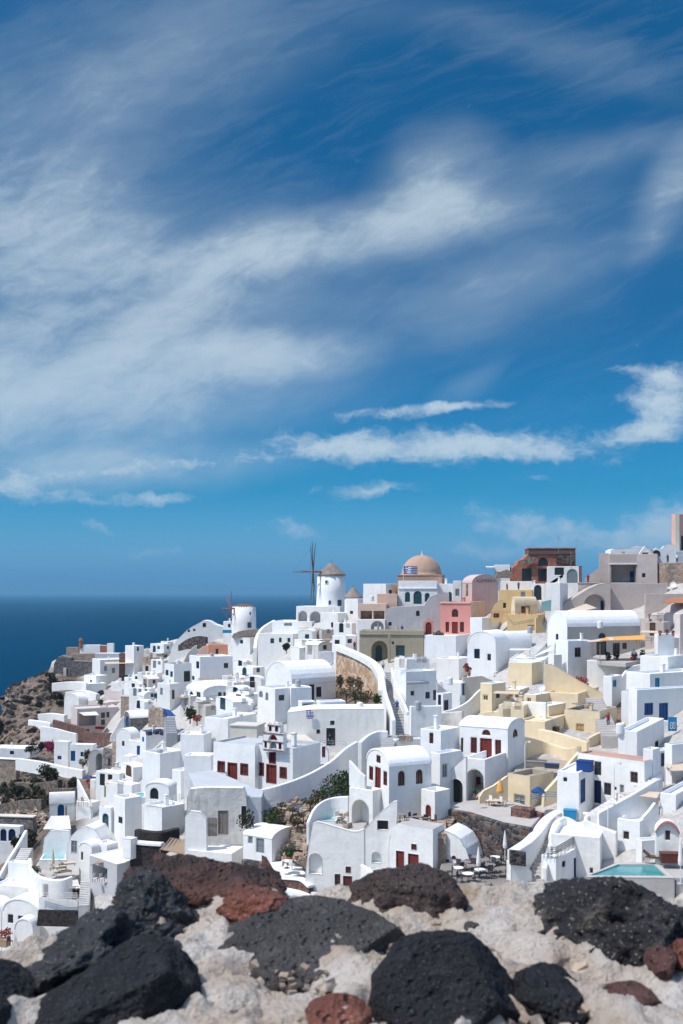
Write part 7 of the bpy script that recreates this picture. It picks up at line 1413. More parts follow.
H('house', 'white house row with four teal windows below the arcade', 'house', 258, 293, 320, 634, 658, 14, Y=228, par=.3, op=[('L', 'win', 270.4, 274, 638.4, 643.4, 'teal'), ('L', 'win', 279, 281.6, 637.8, 642.4, 'teal'), ('L', 'win', 287.6, 290.4, 638, 642.4, 'teal'), ('R', 'win', 300, 311, 636.6, 640, 'pale')])
H('house', 'bright white terrace house directly under the arcade', 'house', 272, 312, 320, 621.5, 642, 8, Y=237, par=.3, op=[('L', 'win', 284, 292, 623, 626, 'pale')])
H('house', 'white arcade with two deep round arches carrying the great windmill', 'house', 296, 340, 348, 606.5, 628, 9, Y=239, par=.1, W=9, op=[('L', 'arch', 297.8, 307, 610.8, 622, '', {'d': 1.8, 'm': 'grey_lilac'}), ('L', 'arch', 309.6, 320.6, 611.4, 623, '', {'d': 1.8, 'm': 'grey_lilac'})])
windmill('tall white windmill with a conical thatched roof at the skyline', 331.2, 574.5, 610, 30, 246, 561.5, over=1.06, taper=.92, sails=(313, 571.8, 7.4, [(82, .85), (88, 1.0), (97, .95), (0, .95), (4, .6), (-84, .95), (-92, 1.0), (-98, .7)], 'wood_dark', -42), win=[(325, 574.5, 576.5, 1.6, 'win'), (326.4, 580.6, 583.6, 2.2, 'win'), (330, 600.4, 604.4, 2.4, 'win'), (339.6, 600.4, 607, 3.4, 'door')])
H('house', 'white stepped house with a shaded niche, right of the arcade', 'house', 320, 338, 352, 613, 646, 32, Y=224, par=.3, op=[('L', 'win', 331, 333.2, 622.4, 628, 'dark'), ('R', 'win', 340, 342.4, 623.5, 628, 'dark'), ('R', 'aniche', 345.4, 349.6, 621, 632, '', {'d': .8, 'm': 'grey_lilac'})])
windmill('low ruined windmill stump with a pointed thatch roof', 353, 597, 612, 17, 232, 586, over=1.12, taper=.97, win=[(352, 600.6, 602.6, 3, 'win')])
H('house', 'white house at the foot of the ruined windmill stump', 'house', 345, 358, 366, 599, 624, 25, Y=226, par=.2, op=[('L', 'win', 350, 353, 611, 614, 'dark')])
H('house', 'white lane wall house with black doorways below the windmill stump', 'house', 332, 346, 360, 636, 660, 35, Y=198, par=.2, op=[('L', 'win', 334.6, 339.5, 640, 646, 'void'), ('R', 'win', 347.6, 352, 639, 643, 'void')])
bush('tree', 'round clipped dark tree on the white roofs below the arcade', 286.5, 651, 219, 1.1, 1.05, 'leaf_dark', 900, .2, cat='tree', trunk=.3)
# ---- top right
H('house', 'beige mansion tower beside the loggia', 'house', 599, 609, 612, 553.5, 592, 12, Y=194, mat='mauve_beige', rmat='mauve_beige', par=.3)
H('house', 'beige mansion with an open loggia and a deep blue door inside', 'house', 609, 637.6, 640, 554, 592, 5, Y=193, mat='mauve_beige', rmat='mauve_beige', par=.3, W=8, op=[('L', 'niche', 611.2, 636.6, 565, 582.4, '', {'d': 2.6}), ('L', 'back', 630, 636, 571.5, 582, 'blue', {'d': 2.6})], band=[('L', 564, 'white')])
railing('railing', 'thin brown rail across the open loggia', [(611.5, 582.5, 192.6), (636.5, 582.5, 192.4)], .9, mat='wood_grey', rails=2, sp=2)
H('house', 'beige mansion corner wing with one tiny blue window and a shaded side', 'house', 637.4, 657.6, 670, 554, 600, 20, Y=191.5, mat='mauve_beige', rmat='mauve_beige', par=.3, op=[('L', 'win', 642, 645.4, 573.4, 577.4, 'navy'), ('R', 'win', 660, 664, 571, 578, 'pale')])
H('house', 'lower beige storey of the mansion with bowed plaster', 'house', 609, 668, 672, 583.5, 626, 4, Y=188, mat='mauve_beige', rmat='mauve_beige', par=.2)
shape('house', 'beige sweeping stair front with a low wide arch', 'house', [(557, 622), (558, 610), (566, 603), (577, 596), (588, 589), (598, 584.5), (606, 583), (610.5, 583), (610.5, 622)], (590, 187), yaw=2, th=4, mat='mauve_beige', drop=2, op=[('arch', 584, 605.6, 594, 616, '', {'d': 1.6}), ('back', 600.6, 605, 601, 616, 'navy', {'d': 1.6})])
sail('awning', 'sand and green shade cloth under the wide beige arch', [(566, 611, 181), (586, 603.5, 183), (597, 608, 182), (576, 612, 178)], 'canvas_sand', sag=.2, posts=(3,))
H('house', 'beige house with an arched dark door under a terracotta awning', 'house', 645, 684, 700, 594, 640, 6, Y=181, mat='mauve_beige', rmat='mauve_beige', par=.3, op=[('L', 'awin', 658.2, 663, 613, 624.6, 'dark'), ('L', 'adoor', 668, 677, 604, 632, 'dark')])
sail('awning', 'terracotta awning over the arched dark door', [(662, 602.5, 176), (690, 603, 175), (690, 596.5, 180), (668, 598.5, 180.5)], 'terracotta', sag=.1)
bush('shrub', 'green and red planting at the arched dark door', 664, 634, 176, 1.6, .7, 'leaf_red', 260, .14)
shape('house', 'white wavy-roofed house on the skyline behind the mansion', 'house', [(610, 562), (611, 550), (614, 548.6), (628, 548.4), (636, 547), (642, 545.6), (650, 549), (662, 551), (668, 553), (668, 562)], (640, 203), yaw=2, th=5)
shape('wall', 'small white pediment gable on the skyline', 'wall', [(640, 560), (640, 552.6), (645, 546), (650, 552.6), (650, 560)], (645, 199), yaw=5, th=1, op=[('niche', 642, 648.4, 552.4, 554, '', {'d': .6, 'm': 'shade_void'})])
shape('wall', 'white arched wall with a dark round-topped opening beside the pediment', 'wall', [(650, 566), (650.5, 556), (653, 550), (657, 547.6), (661, 549.6), (664, 546), (670, 544), (676, 546), (677, 566)], (657, 197), yaw=5, th=1, op=[('awin', 652.4, 660.4, 550, 556.5, 'dark')])
H('house', 'white low wall house behind the two walkers', 'house', 664, 668, 700, 551, 570, 72, Y=199, par=.1)
strip('retaining_wall', 'rough tan stone wall under the two walkers', 'wall', [(654, 563, 600, 194.5), (664, 563, 600, 191.5), (674, 562.5, 600, 191), (692, 562, 600, 190)], th=1.2, mat='tan_stone', fd=3)
dish('white satellite dish on the rough tan stone wall', 673, 584.5, 188, .6)
H('house', 'tall peach building with pale corner strips on the right skyline', 'house', 673, 675, 720, 514, 562, 62, Y=203, mat='salmon', rmat='salmon', par=.3, op=[('R', 'win', 681, 690, 536, 550, 'dark')])
for (x, l) in ((677.6, 'peach'),): 
    q = M(); b = P(677.3, 553, 202.0); q.cube(b, .9, .35, 7.8, R(-5)); q.build('corner_strip', 'cream_roof', [o for o, a in THINGS if o['label'].startswith('tall peach')][0])
shape('ruin', 'red brick ruin with arched window openings on the skyline', 'ruin', [(510, 590), (511.5, 569), (514, 566.5), (517, 565), (518.5, 561), (523, 559.5), (527, 556), (528.5, 553.5), (552, 553), (575.5, 553.5), (576, 590)], (545, 213), yaw=3, th=7, mat='red_brick', drop=2, op=[('awin', 538.2, 548, 557.6, 566, 'dark'), ('win', 522, 531.6, 568.4, 581, 'dark'), ('win', 538.2, 548, 568.6, 581.4, 'dark')])
H('house', 'dark red flat roof slab lying on the brick ruin', 'roof', 528.5, 575.5, 577, 548.6, 553.6, 3, Y=212.4, mat='dark_roof', rmat='red_brick', par=0, W=6, fd=.1)
shape('wall', 'grey rubble patch of broken masonry on the brick ruin', 'wall', [(556, 562), (557, 555.5), (575.4, 554.6), (575.6, 563), (566, 564)], (566, 212.2), yaw=3, th=.5, mat='dark_stone')
shape('wall', 'grey broken gable stones on the sloping side of the brick ruin', 'wall', [(521, 564), (525, 559), (531, 556.6), (537, 557.6), (533, 563)], (529, 212.4), yaw=3, th=.4, mat='grey_stone')
H('house', 'white modern house with glazed openings beside the brick ruin', 'house', 547, 579, 582, 566.5, 592, 8, Y=207, par=.2, op=[('L', 'win', 554.6, 564, 567.6, 575, 'dark'), ('L', 'adoor', 567, 578, 569, 583, 'pale')])
sail('stair_rail', 'slanting white beam across the glazed house', [(549, 583, 204), (563, 574, 204), (563, 575.6, 204), (549, 585, 204)], 'white_paint', cat='beam', sag=0, th=.3)
H('house', 'white block under the brick ruin with a low parapet', 'house', 500, 533, 540, 581.5, 612, 8, Y=201, par=.2); H('house', 'white slanting-fronted house with a dark arched glass door', 'house', 531, 545, 552, 584, 622, 12, Y=192, par=.2, op=[('L', 'adoor', 534, 541.6, 585, 600, 'dark')])
H('house', 'tall plain white house between green glass and the beige stair', 'house', 545, 560, 568, 583, 632, 22, Y=184.5, par=.2)
shape('glass_screen', 'greenish glass screen beside the slanting white house', 'screen', [(541, 611), (541.4, 602), (551.4, 599.6), (551, 611)], (546, 183.5), yaw=8, th=.08, mat='screen_green')
H('house', 'white house with a small pergola on the skyline left of the brick ruin', 'house', 494, 510, 513, 565, 584, 10, Y=214, par=.2, op=[('L', 'win', 497, 500, 572, 577, 'dark')]); sail('pergola', 'white flat pergola roof on the skyline', [(485.6, 567, 213), (494, 567, 213), (494, 566.2, 217), (485.6, 566.2, 217)], 'white_paint', cat='pergola', sag=0, posts=(0, 3), th=.2)
shape('roof_slab', 'small dark thatched roof in front of the skyline pergola', 'roof', [(495, 578), (498, 572.6), (507, 569.4), (512, 572), (512, 578)], (503, 210), yaw=5, th=2, mat='thatch')
antenna('tall television aerial on the brick ruin', 558.5, 536, 549, 211); antenna('thin television aerial right of the brick ruin', 576.5, 538, 556, 210, 2)
antenna('thin aerial on the white house with the glazed openings', 571, 552, 566, 206, 2)
# ---- people
person('person in red crossing the lane under the windmill stump', 354.5, 650, 192, 1.7, .3, 'cloth_red', 'cloth_dark', pose='walk')
person('person in a white shirt sitting on the khaki house wall', 414, 664.5, 172, 1.7, .2, 'cloth_white', 'cloth_denim', pose='sit'); person('person in dark clothes sitting beside the white shirt', 419, 664.5, 172, 1.7, -.3, 'cloth_dark', 'cloth_dark', pose='sit')
person('person in pale pink at the khaki roof parapet', 397, 634.5, 190, 1.7, 0, 'canvas_sand', 'cloth_denim'); person('person in light blue at the khaki roof parapet', 402, 634, 190, 1.75, .3, 'cloth_blue', 'cloth_denim')
person('person in black looking out beside the ochre houses', 507, 592, 194, 1.7, 1.0, 'cloth_dark', 'cloth_dark'); person('person in a blue top leaning above the ochre houses', 518.5, 590, 195, 1.65, .4, 'cloth_blue', 'cloth_dark')
person('walker in dark patterned clothes on the tan stone wall', 667.6, 563, 193.5, 1.75, .5, 'cloth_denim', 'cloth_dark', pose='walk'); person('walker in white and blue on the tan stone wall', 677, 563, 193.5, 1.75, -.4, 'cloth_white', 'cloth_denim', pose='walk')
person('person with a red backpack on the beige mansion stair', 588, 583, 190, 1.75, .2, 'cloth_red', 'cloth_dark', pose='walk')
person('person in white standing on the orange awning terrace', 634, 660, 148.8, 1.7, .3, 'cloth_white', 'cloth_denim')
H('house', 'beige stair landing block against the mansion tower', 'house', 578, 599, 604, 583.4, 604, 10, Y=191, mat='mauve_beige', rmat='mauve_beige', par=.02)
shape('wall', 'sloping beige stair wall rising to the mansion tower', 'wall', [(585, 584), (585, 579), (600, 567), (600, 584)], (592, 192.5), yaw=6, th=.4, mat='mauve_beige', cope='brick_pipe')
H('house', 'tan flat-roofed house between the brick ruin and the mansion', 'house', 563, 582, 598, 566, 590, 12, Y=215, mat='peach', rmat='cream_roof', par=.1, op=[('L', 'win', 585, 588, 571, 576, 'dark')])
for px, py, Y, l, t, lg, po in ((383, 671, 168, 'person in white walking at the top of the stepped lane', 'cloth_white', 'cloth_dark', 'walk'), (397, 712, 140, 'person in blue halfway down the stepped lane', 'cloth_blue', 'cloth_denim', 'walk'), (330, 746.5, 131.5, 'person in dark clothes by the dark doorway of the flag wall', 'cloth_dark', 'cloth_denim', 'stand'), (608, 726, 123, 'person in red on the grey stone lane steps', 'cloth_red', 'cloth_denim', 'walk'), (226, 786, 120.3, 'person in white in the grey courtyard by the red doors', 'cloth_white', 'cloth_denim', 'stand'), (104, 806, 172, 'person in blue near the wooden posts', 'cloth_blue', 'cloth_dark', 'stand')):
    person(l, px, py, Y, 1.7, .4, t, lg, pose=po)
rnd = random.Random(77)
tanks = [(450, 683.5, 149), (418, 708.5, 127.5), (360, 709, 137), (298, 686, 152), (372, 600, 213), (212, 657, 238), (178, 664, 228), (128, 661, 325), (600, 627, 160), (530, 632, 168), (240, 720, 146), (160, 756, 141), (620, 732, 108), (690, 690, 124)]
for k, (px, py, Y) in enumerate(tanks[:13]):
    b = P(px, py, Y); q = M(); q.lathe(b-Vector((0, 0, .2)), [(.42, 0), (.45, .15), (.45, 1.0), (.38, 1.12), (.12, 1.2)], 14)
    tag(q.build('water_tank', 'grey_metal' if k % 2 else 'white_paint', None, origin=b), 'small round water tank on a flat white roof', 'water tank', 'round roof water tanks', at=(px, py))
# ---- the many smaller white houses that fill the slope
FILL = [
('beige barrel-roofed house with a navy door left of the terracotta awning',651.6,663.8,673.6,615.2,626.5,46, 'vaultR',612.5, 'mauve_beige',0.6,[('L', 'door',657.3,662.9,613.0,625.5, 'navy')],[]),
('beige flat-roofed house with blank walls left of the terracotta awning',638.3,648.9,659.2,618.8,628.1,54, 'flat',616.7, 'mauve_beige',0.6,[],[(0.56,0.52,0.69,0.44)]),
('white flat-roofed house with a dark door right of the double arcade',334.4,351.9,356.2,623.3,633.5,22, 'flat',622.2, 'white',0.2,[('L', 'adoor',339.1,343.5,622.5,632.5, 'dark'),('L', 'win',346.1,349.8,623.2,627.9, 'dark')],[(0.51,0.54,0.87,0.48)]),
('beige flat-roofed house with a brown door below the terracotta awning',645.2,663.7,670.2,622.5,636.8,30, 'flat',620.3, 'mauve_beige',0.6,[('L', 'door',649.8,655.5,622.9,635.8, 'brown')],[(0.41,0.45,0.53,0.53)]),
('beige flat-roofed house with a blue door below the double arcade',310.9,321.8,333.7,630.1,639.2,54, 'flat',626.1, 'beige',0.1,[('L', 'door',315.0,319.3,628.4,638.2, 'blue'),('R', 'win',326.8,330.2,629.1,633.4, 'blue')],[]),
('white barrel-roofed house with a teal door below the double arcade',298.2,312.4,317.2,632.6,645.1,22, 'vaultL',629.2, 'white',0.2,[('L', 'door',305.0,309.2,634.4,644.1, 'teal')],[]),
('small white flat-roofed house with a dark door left of the long ridge house',160.8,167.5,173.2,642.0,648.5,54, 'flat',640.7, 'white',0.6,[('L', 'door',163.2,166.1,641.0,647.5, 'dark')],[(0.34,0.48,1.03,0.36)]),
('white flat-roofed house with a dark door uphill of the great barrel vault',294.2,316.8,324.7,640.2,650.6,30, 'flat',638.1, 'white',0.35,[('L', 'door',301.9,306.3,639.6,649.6, 'dark'),('L', 'win',308.9,312.6,640.3,645.0, 'dark'),('R', 'win',320.2,323.7,640.3,644.8, 'dark')],[]),
('white flat-roofed house with a teal door right of the first ridge cube',150.2,163.9,171.1,644.1,653.2,30, 'flat',641.7, 'white',0.6,[('L', 'adoor',152.8,155.7,645.6,652.2, 'teal'),('L', 'win',157.4,159.8,646.1,649.1, 'teal'),('R', 'win',166.9,169.2,646.1,649.0, 'teal')],[]),
('small white flat-roofed house with a dark door right of the first ridge cube',142.3,152.2,154.9,649.8,655.2,22, 'flat',649.1, 'white_worn',0.2,[('L', 'door',145.9,148.7,647.9,654.2, 'dark')],[]),
('white barrel-roofed house with a navy door uphill of the great barrel vault',305.1,318.5,332.1,645.3,655.6,46, 'vaultR',641.7, 'white_worn',0.35,[('L', 'door',307.3,311.8,644.3,654.6, 'navy'),('R', 'win',323.2,326.8,645.0,649.6, 'navy')],[]),
('small white barrel-roofed house with a small window uphill of the great barrel vault',290.7,299.5,310.0,648.1,657.4,54, 'vaultL',646.3, 'white',0.6,[('R', 'win',303.8,307.3,647.0,651.4, 'navy')],[]),
('beige flat-roofed house with a dark door right of the first ridge cube',148.4,156.6,169.3,653.7,660.3,62, 'flat',649.8, 'beige',0.1,[('L', 'door',149.7,152.7,652.6,659.3, 'dark'),('R', 'win',162.1,164.4,653.1,656.0, 'dark'),('R', 'win',165.3,167.7,653.1,656.2, 'dark')],[]),
('tan stone flat-roofed house with a dark door right of the first ridge cube',142.4,155.5,163.5,657.5,664.0,38, 'flat',655.3, 'tan_stone',0.35,[('L', 'door',145.6,148.5,656.3,663.0, 'dark'),('L', 'win',150.2,152.7,656.8,659.9, 'dark'),('R', 'win',159.1,161.4,656.8,659.8, 'dark')],[(0.54,0.34,0.44,0.56)]),
('white flat-roofed house with a dark door right of the khaki house',394.1,406.7,429.3,659.3,669.2,62, 'flat',652.8, 'white',0.2,[('L', 'door',399.2,404.7,655.7,668.2, 'dark'),('R', 'win',416.8,421.2,656.6,662.1, 'dark'),('R', 'win',422.1,426.7,656.6,662.4, 'dark')],[]),
('white flat-roofed house with a pale door right of the first ridge cube',151.0,162.4,168.3,660.2,669.1,38, 'flat',658.3, 'white',0.2,[('L', 'door',152.9,156.1,660.9,668.1, 'pale'),('L', 'win',157.9,160.6,661.4,664.8, 'pale'),('R', 'win',164.7,167.2,661.4,664.6, 'pale')],[(0.43,0.61,0.67,0.56)]),
('small white barrel-roofed house with a dark door right of the coral house',233.1,243.4,252.5,662.2,669.4,46, 'vaultL',659.6, 'white',0.2,[('L', 'door',238.2,242.2,659.3,668.4, 'dark'),('R', 'win',246.9,250.1,660.0,664.0, 'dark')],[]),
('beige flat-roofed house with a dark door below the first ridge cube',142.3,152.7,158.3,666.1,672.0,30, 'flat',664.3, 'beige',0.6,[('L', 'adoor',145.3,148.4,664.0,671.0, 'dark'),('R', 'win',154.9,157.3,664.5,667.6, 'dark')],[]),
('white flat-roofed house with a teal door right of the big blank-sided house',235.3,253.0,264.6,667.6,677.8,38, 'flat',665.0, 'white',0.6,[('L', 'adoor',242.3,246.6,667.3,676.8, 'teal'),('R', 'win',256.6,259.9,667.9,672.2, 'teal')],[(0.75,0.34,0.8,0.35)]),
('white flat-roofed house with a navy door below the first ridge cube',137.3,157.4,162.4,673.0,679.9,22, 'flat',671.4, 'white',0.35,[('L', 'door',142.0,145.2,671.6,678.9, 'navy'),('L', 'win',147.1,149.8,672.1,675.5, 'navy'),('L', 'win',152.9,155.6,672.1,675.5, 'navy')],[]),
('small white barrel-roofed house with a dark door uphill of the rose-white box house',131.4,141.1,148.9,676.4,684.5,46, 'vaultL',674.4, 'white',0.35,[('L', 'door',135.0,138.1,676.3,683.5, 'dark'),('R', 'win',143.9,146.4,676.8,680.0, 'dark')],[]),
('white flat-roofed house with a blue door right of the big blank-sided house',222.1,241.0,253.6,677.6,684.8,46, 'flat',673.8, 'white_worn',0.2,[('L', 'door',228.1,232.4,674.2,683.8, 'blue'),('L', 'win',234.8,238.4,674.8,679.3, 'blue'),('R', 'win',245.4,248.8,674.8,679.1, 'blue')],[(0.65,0.68,0.56,0.36)]),
('small white flat-roofed house with blank walls uphill of the rose-white box house',124.3,128.6,135.2,678.3,685.8,62, 'flat',676.1, 'white',0.35,[],[(0.59,0.48,0.64,0.55)]),
('rose-white barrel-roofed house with a dark door right of the rose-white box house',140.1,148.3,159.2,678.9,688.1,62, 'vaultL',676.2, 'rose_white',0.1,[('L', 'door',143.4,146.8,679.3,687.1, 'dark'),('R', 'win',152.7,155.5,679.9,683.3, 'dark')],[]),
('small white flat-roofed house with a dark door just above the rose-white box house',111.0,128.8,133.9,682.7,688.4,22, 'flat',681.1, 'white',0.1,[('L', 'door',118.5,121.5,680.5,687.4, 'dark'),('L', 'win',123.3,125.9,681.0,684.2, 'dark')],[(0.63,0.5,1.02,0.58)]),
('small white barrel-roofed house with a dark door uphill of the many-sided house',244.1,261.1,265.5,680.5,688.6,22, 'vaultL',676.0, 'white',0.35,[('L', 'door',249.8,254.6,676.7,687.6, 'dark')],[]),
('white barrel-roofed house with a dark door right of the rose-white box house',124.2,139.6,151.7,684.9,691.9,46, 'vaultL',680.1, 'white',0.6,[('L', 'door',131.6,134.9,683.4,690.9, 'dark'),('R', 'win',145.1,147.7,683.9,687.2, 'dark')],[]),
('white flat-roofed house with a dark door below the big blank-sided house',221.7,233.8,249.0,682.5,692.0,62, 'flat',677.9, 'white',0.35,[('L', 'door',227.2,231.8,680.5,691.0, 'dark')],[(0.65,0.74,0.86,0.57)]),
('white barrel-roofed house with a dark door below the big blank-sided house',198.6,213.2,230.4,685.9,695.9,62, 'vaultL',680.9, 'white',0.2,[('L', 'door',203.2,207.7,684.8,694.9, 'dark'),('R', 'win',220.8,224.3,685.5,690.0, 'dark'),('R', 'win',224.9,228.6,685.5,690.2, 'dark')],[]),
('white flat-roofed house with a pale door right of the rose-white box house',129.0,149.1,155.0,688.8,697.0,22, 'flat',686.9, 'white',0.2,[('L', 'door',133.2,136.6,688.3,696.0, 'pale'),('L', 'win',138.5,141.4,688.8,692.4, 'pale'),('L', 'win',144.6,147.5,688.8,692.4, 'pale')],[(0.53,0.77,0.4,0.59)]),
('small white barrel-roofed house with a navy door left of the many-sided house',225.7,240.4,251.5,690.9,698.8,38, 'vaultL',686.2, 'white',0.6,[('L', 'adoor',232.8,237.8,686.5,697.8, 'navy'),('R', 'win',244.3,248.3,687.3,692.3, 'navy')],[]),
('small white barrel-roofed house with a blue door right of the rose-white box house',131.0,144.0,158.7,696.1,702.1,54, 'vaultR',691.5, 'white',0.2,[('L', 'door',133.7,137.3,692.8,701.1, 'blue'),('L', 'win',139.4,142.5,693.4,697.2, 'blue'),('R', 'win',150.7,153.6,693.4,697.1, 'blue'),('R', 'win',154.0,157.1,693.4,697.2, 'blue')],[]),
('white barrel-roofed house with a dark door below the dark open doorway',186.2,203.4,233.0,692.6,702.9,62, 'vaultR',685.7, 'white',0.35,[('L', 'adoor',189.2,193.8,691.5,701.9, 'dark'),('L', 'win',196.5,200.4,692.2,697.1, 'dark'),('R', 'win',218.0,221.6,692.2,696.8, 'dark'),('R', 'win',223.5,227.4,692.2,697.1, 'dark')],[]),
('white flat-roofed house with a brown door left of the many-sided house',227.7,245.0,261.1,694.8,703.2,46, 'flat',690.4, 'white',0.35,[('L', 'adoor',235.8,241.1,690.1,702.2, 'brown'),('R', 'win',249.5,253.8,691.0,696.3, 'brown')],[]),
('tan stone barrel-roofed house with a brown door right of the rose-white box house',120.7,134.6,139.0,697.1,705.1,22, 'vaultR',696.0, 'tan_stone',0.2,[('L', 'door',124.7,128.1,696.3,704.1, 'brown'),('L', 'win',130.1,133.0,696.8,700.4, 'brown')],[]),
('small white flat-roofed house with a dark door below the dark open doorway',180.5,190.5,198.0,696.3,706.5,46, 'flat',694.7, 'white_worn',0.2,[('L', 'door',184.3,188.8,695.3,705.5, 'dark')],[(0.76,0.42,0.76,0.52)]),
('small white barrel-roofed house with a small window below the dark open doorway',195.6,202.3,213.2,700.5,708.3,62, 'vaultL',698.9, 'white_worn',0.35,[('R', 'win',205.9,209.7,697.1,701.9, 'teal')],[]),
('small white barrel-roofed house with a dark door just above the blue gable door',134.9,144.4,153.0,702.5,709.3,46, 'vaultL',700.1, 'white',0.35,[('L', 'door',136.4,140.2,699.7,708.3, 'dark'),('R', 'win',148.3,151.3,700.3,704.1, 'dark')],[]),
('white barrel-roofed house with a teal door left of the many-sided house',215.7,233.2,253.3,702.2,710.6,62, 'vaultL',697.4, 'white',0.2,[('L', 'door',220.1,225.4,697.5,709.6, 'teal'),('R', 'win',242.0,246.2,698.4,703.7, 'teal')],[]),
('beige flat-roofed house with a dark door below the dark open doorway',192.7,205.7,224.8,706.3,716.8,62, 'flat',702.2, 'beige',0.35,[('L', 'door',198.3,203.5,704.2,715.8, 'dark'),('R', 'win',211.1,215.1,705.0,710.1, 'dark')],[]),
('cream flat-roofed house with a yellow door below the cream cube house',498.4,523.9,532.2,706.1,718.6,22, 'flat',704.2, 'cream',0.6,[('L', 'door',503.2,510.7,700.8,717.6, 'yellow'),('L', 'win',514.9,521.2,702.0,709.8, 'yellow')],[(0.35,0.75,0.82,0.48)]),
('small white barrel-roofed house with a brown door right of the market canopy',121.1,133.3,145.7,767.6,777.2,54, 'vaultL',764.4, 'white',0.1,[('L', 'adoor',125.9,131.5,763.6,776.2, 'brown')],[]),
('small white flat-roofed house with a teal door right of the market canopy',110.8,122.9,127.2,769.1,779.5,22, 'flat',768.1, 'white',0.2,[('L', 'door',113.8,118.9,766.9,778.5, 'teal')],[(0.64,0.44,0.89,0.52)]),
('white flat-roofed house with a dark door right of the market canopy',95.9,119.7,128.9,773.8,786.5,30, 'flat',771.8, 'white',0.1,[('L', 'door',99.8,104.9,773.8,785.5, 'dark'),('L', 'win',107.9,112.3,774.6,780.1, 'dark'),('R', 'win',123.8,127.8,774.6,779.8, 'dark')],[]),
('white flat-roofed house with a blue door just below the market canopy',90.1,106.7,122.3,783.6,791.8,46, 'flat',780.0, 'white_worn',0.35,[('L', 'door',95.3,100.6,778.8,790.8, 'blue'),('R', 'win',113.2,117.4,779.6,784.9, 'blue')],[(0.44,0.42,1.01,0.42)]),
('white flat-roofed house with a dark door uphill of the house with the roof pool',108.4,131.9,140.7,785.2,796.5,30, 'flat',782.5, 'white',0.6,[('L', 'door',117.6,123.4,782.3,795.5, 'dark')],[]),
]
for (lb, xl, xc, xr, yt, yb, yaw, roof, pk, mt, par, ops, ch) in FILL:
    H('house', lb, 'house', xl, xc, xr, yt, yb, yaw, mat=mt, rmat={'cream': 'cream', 'mauve_beige': 'mauve_beige', 'tan_stone': 'paving', 'beige': 'paving'}.get(mt, 'white_roof'), roof=roof, pk=pk, par=par, op=ops, ch=ch, fd=4, group='smaller houses packed on the slope')
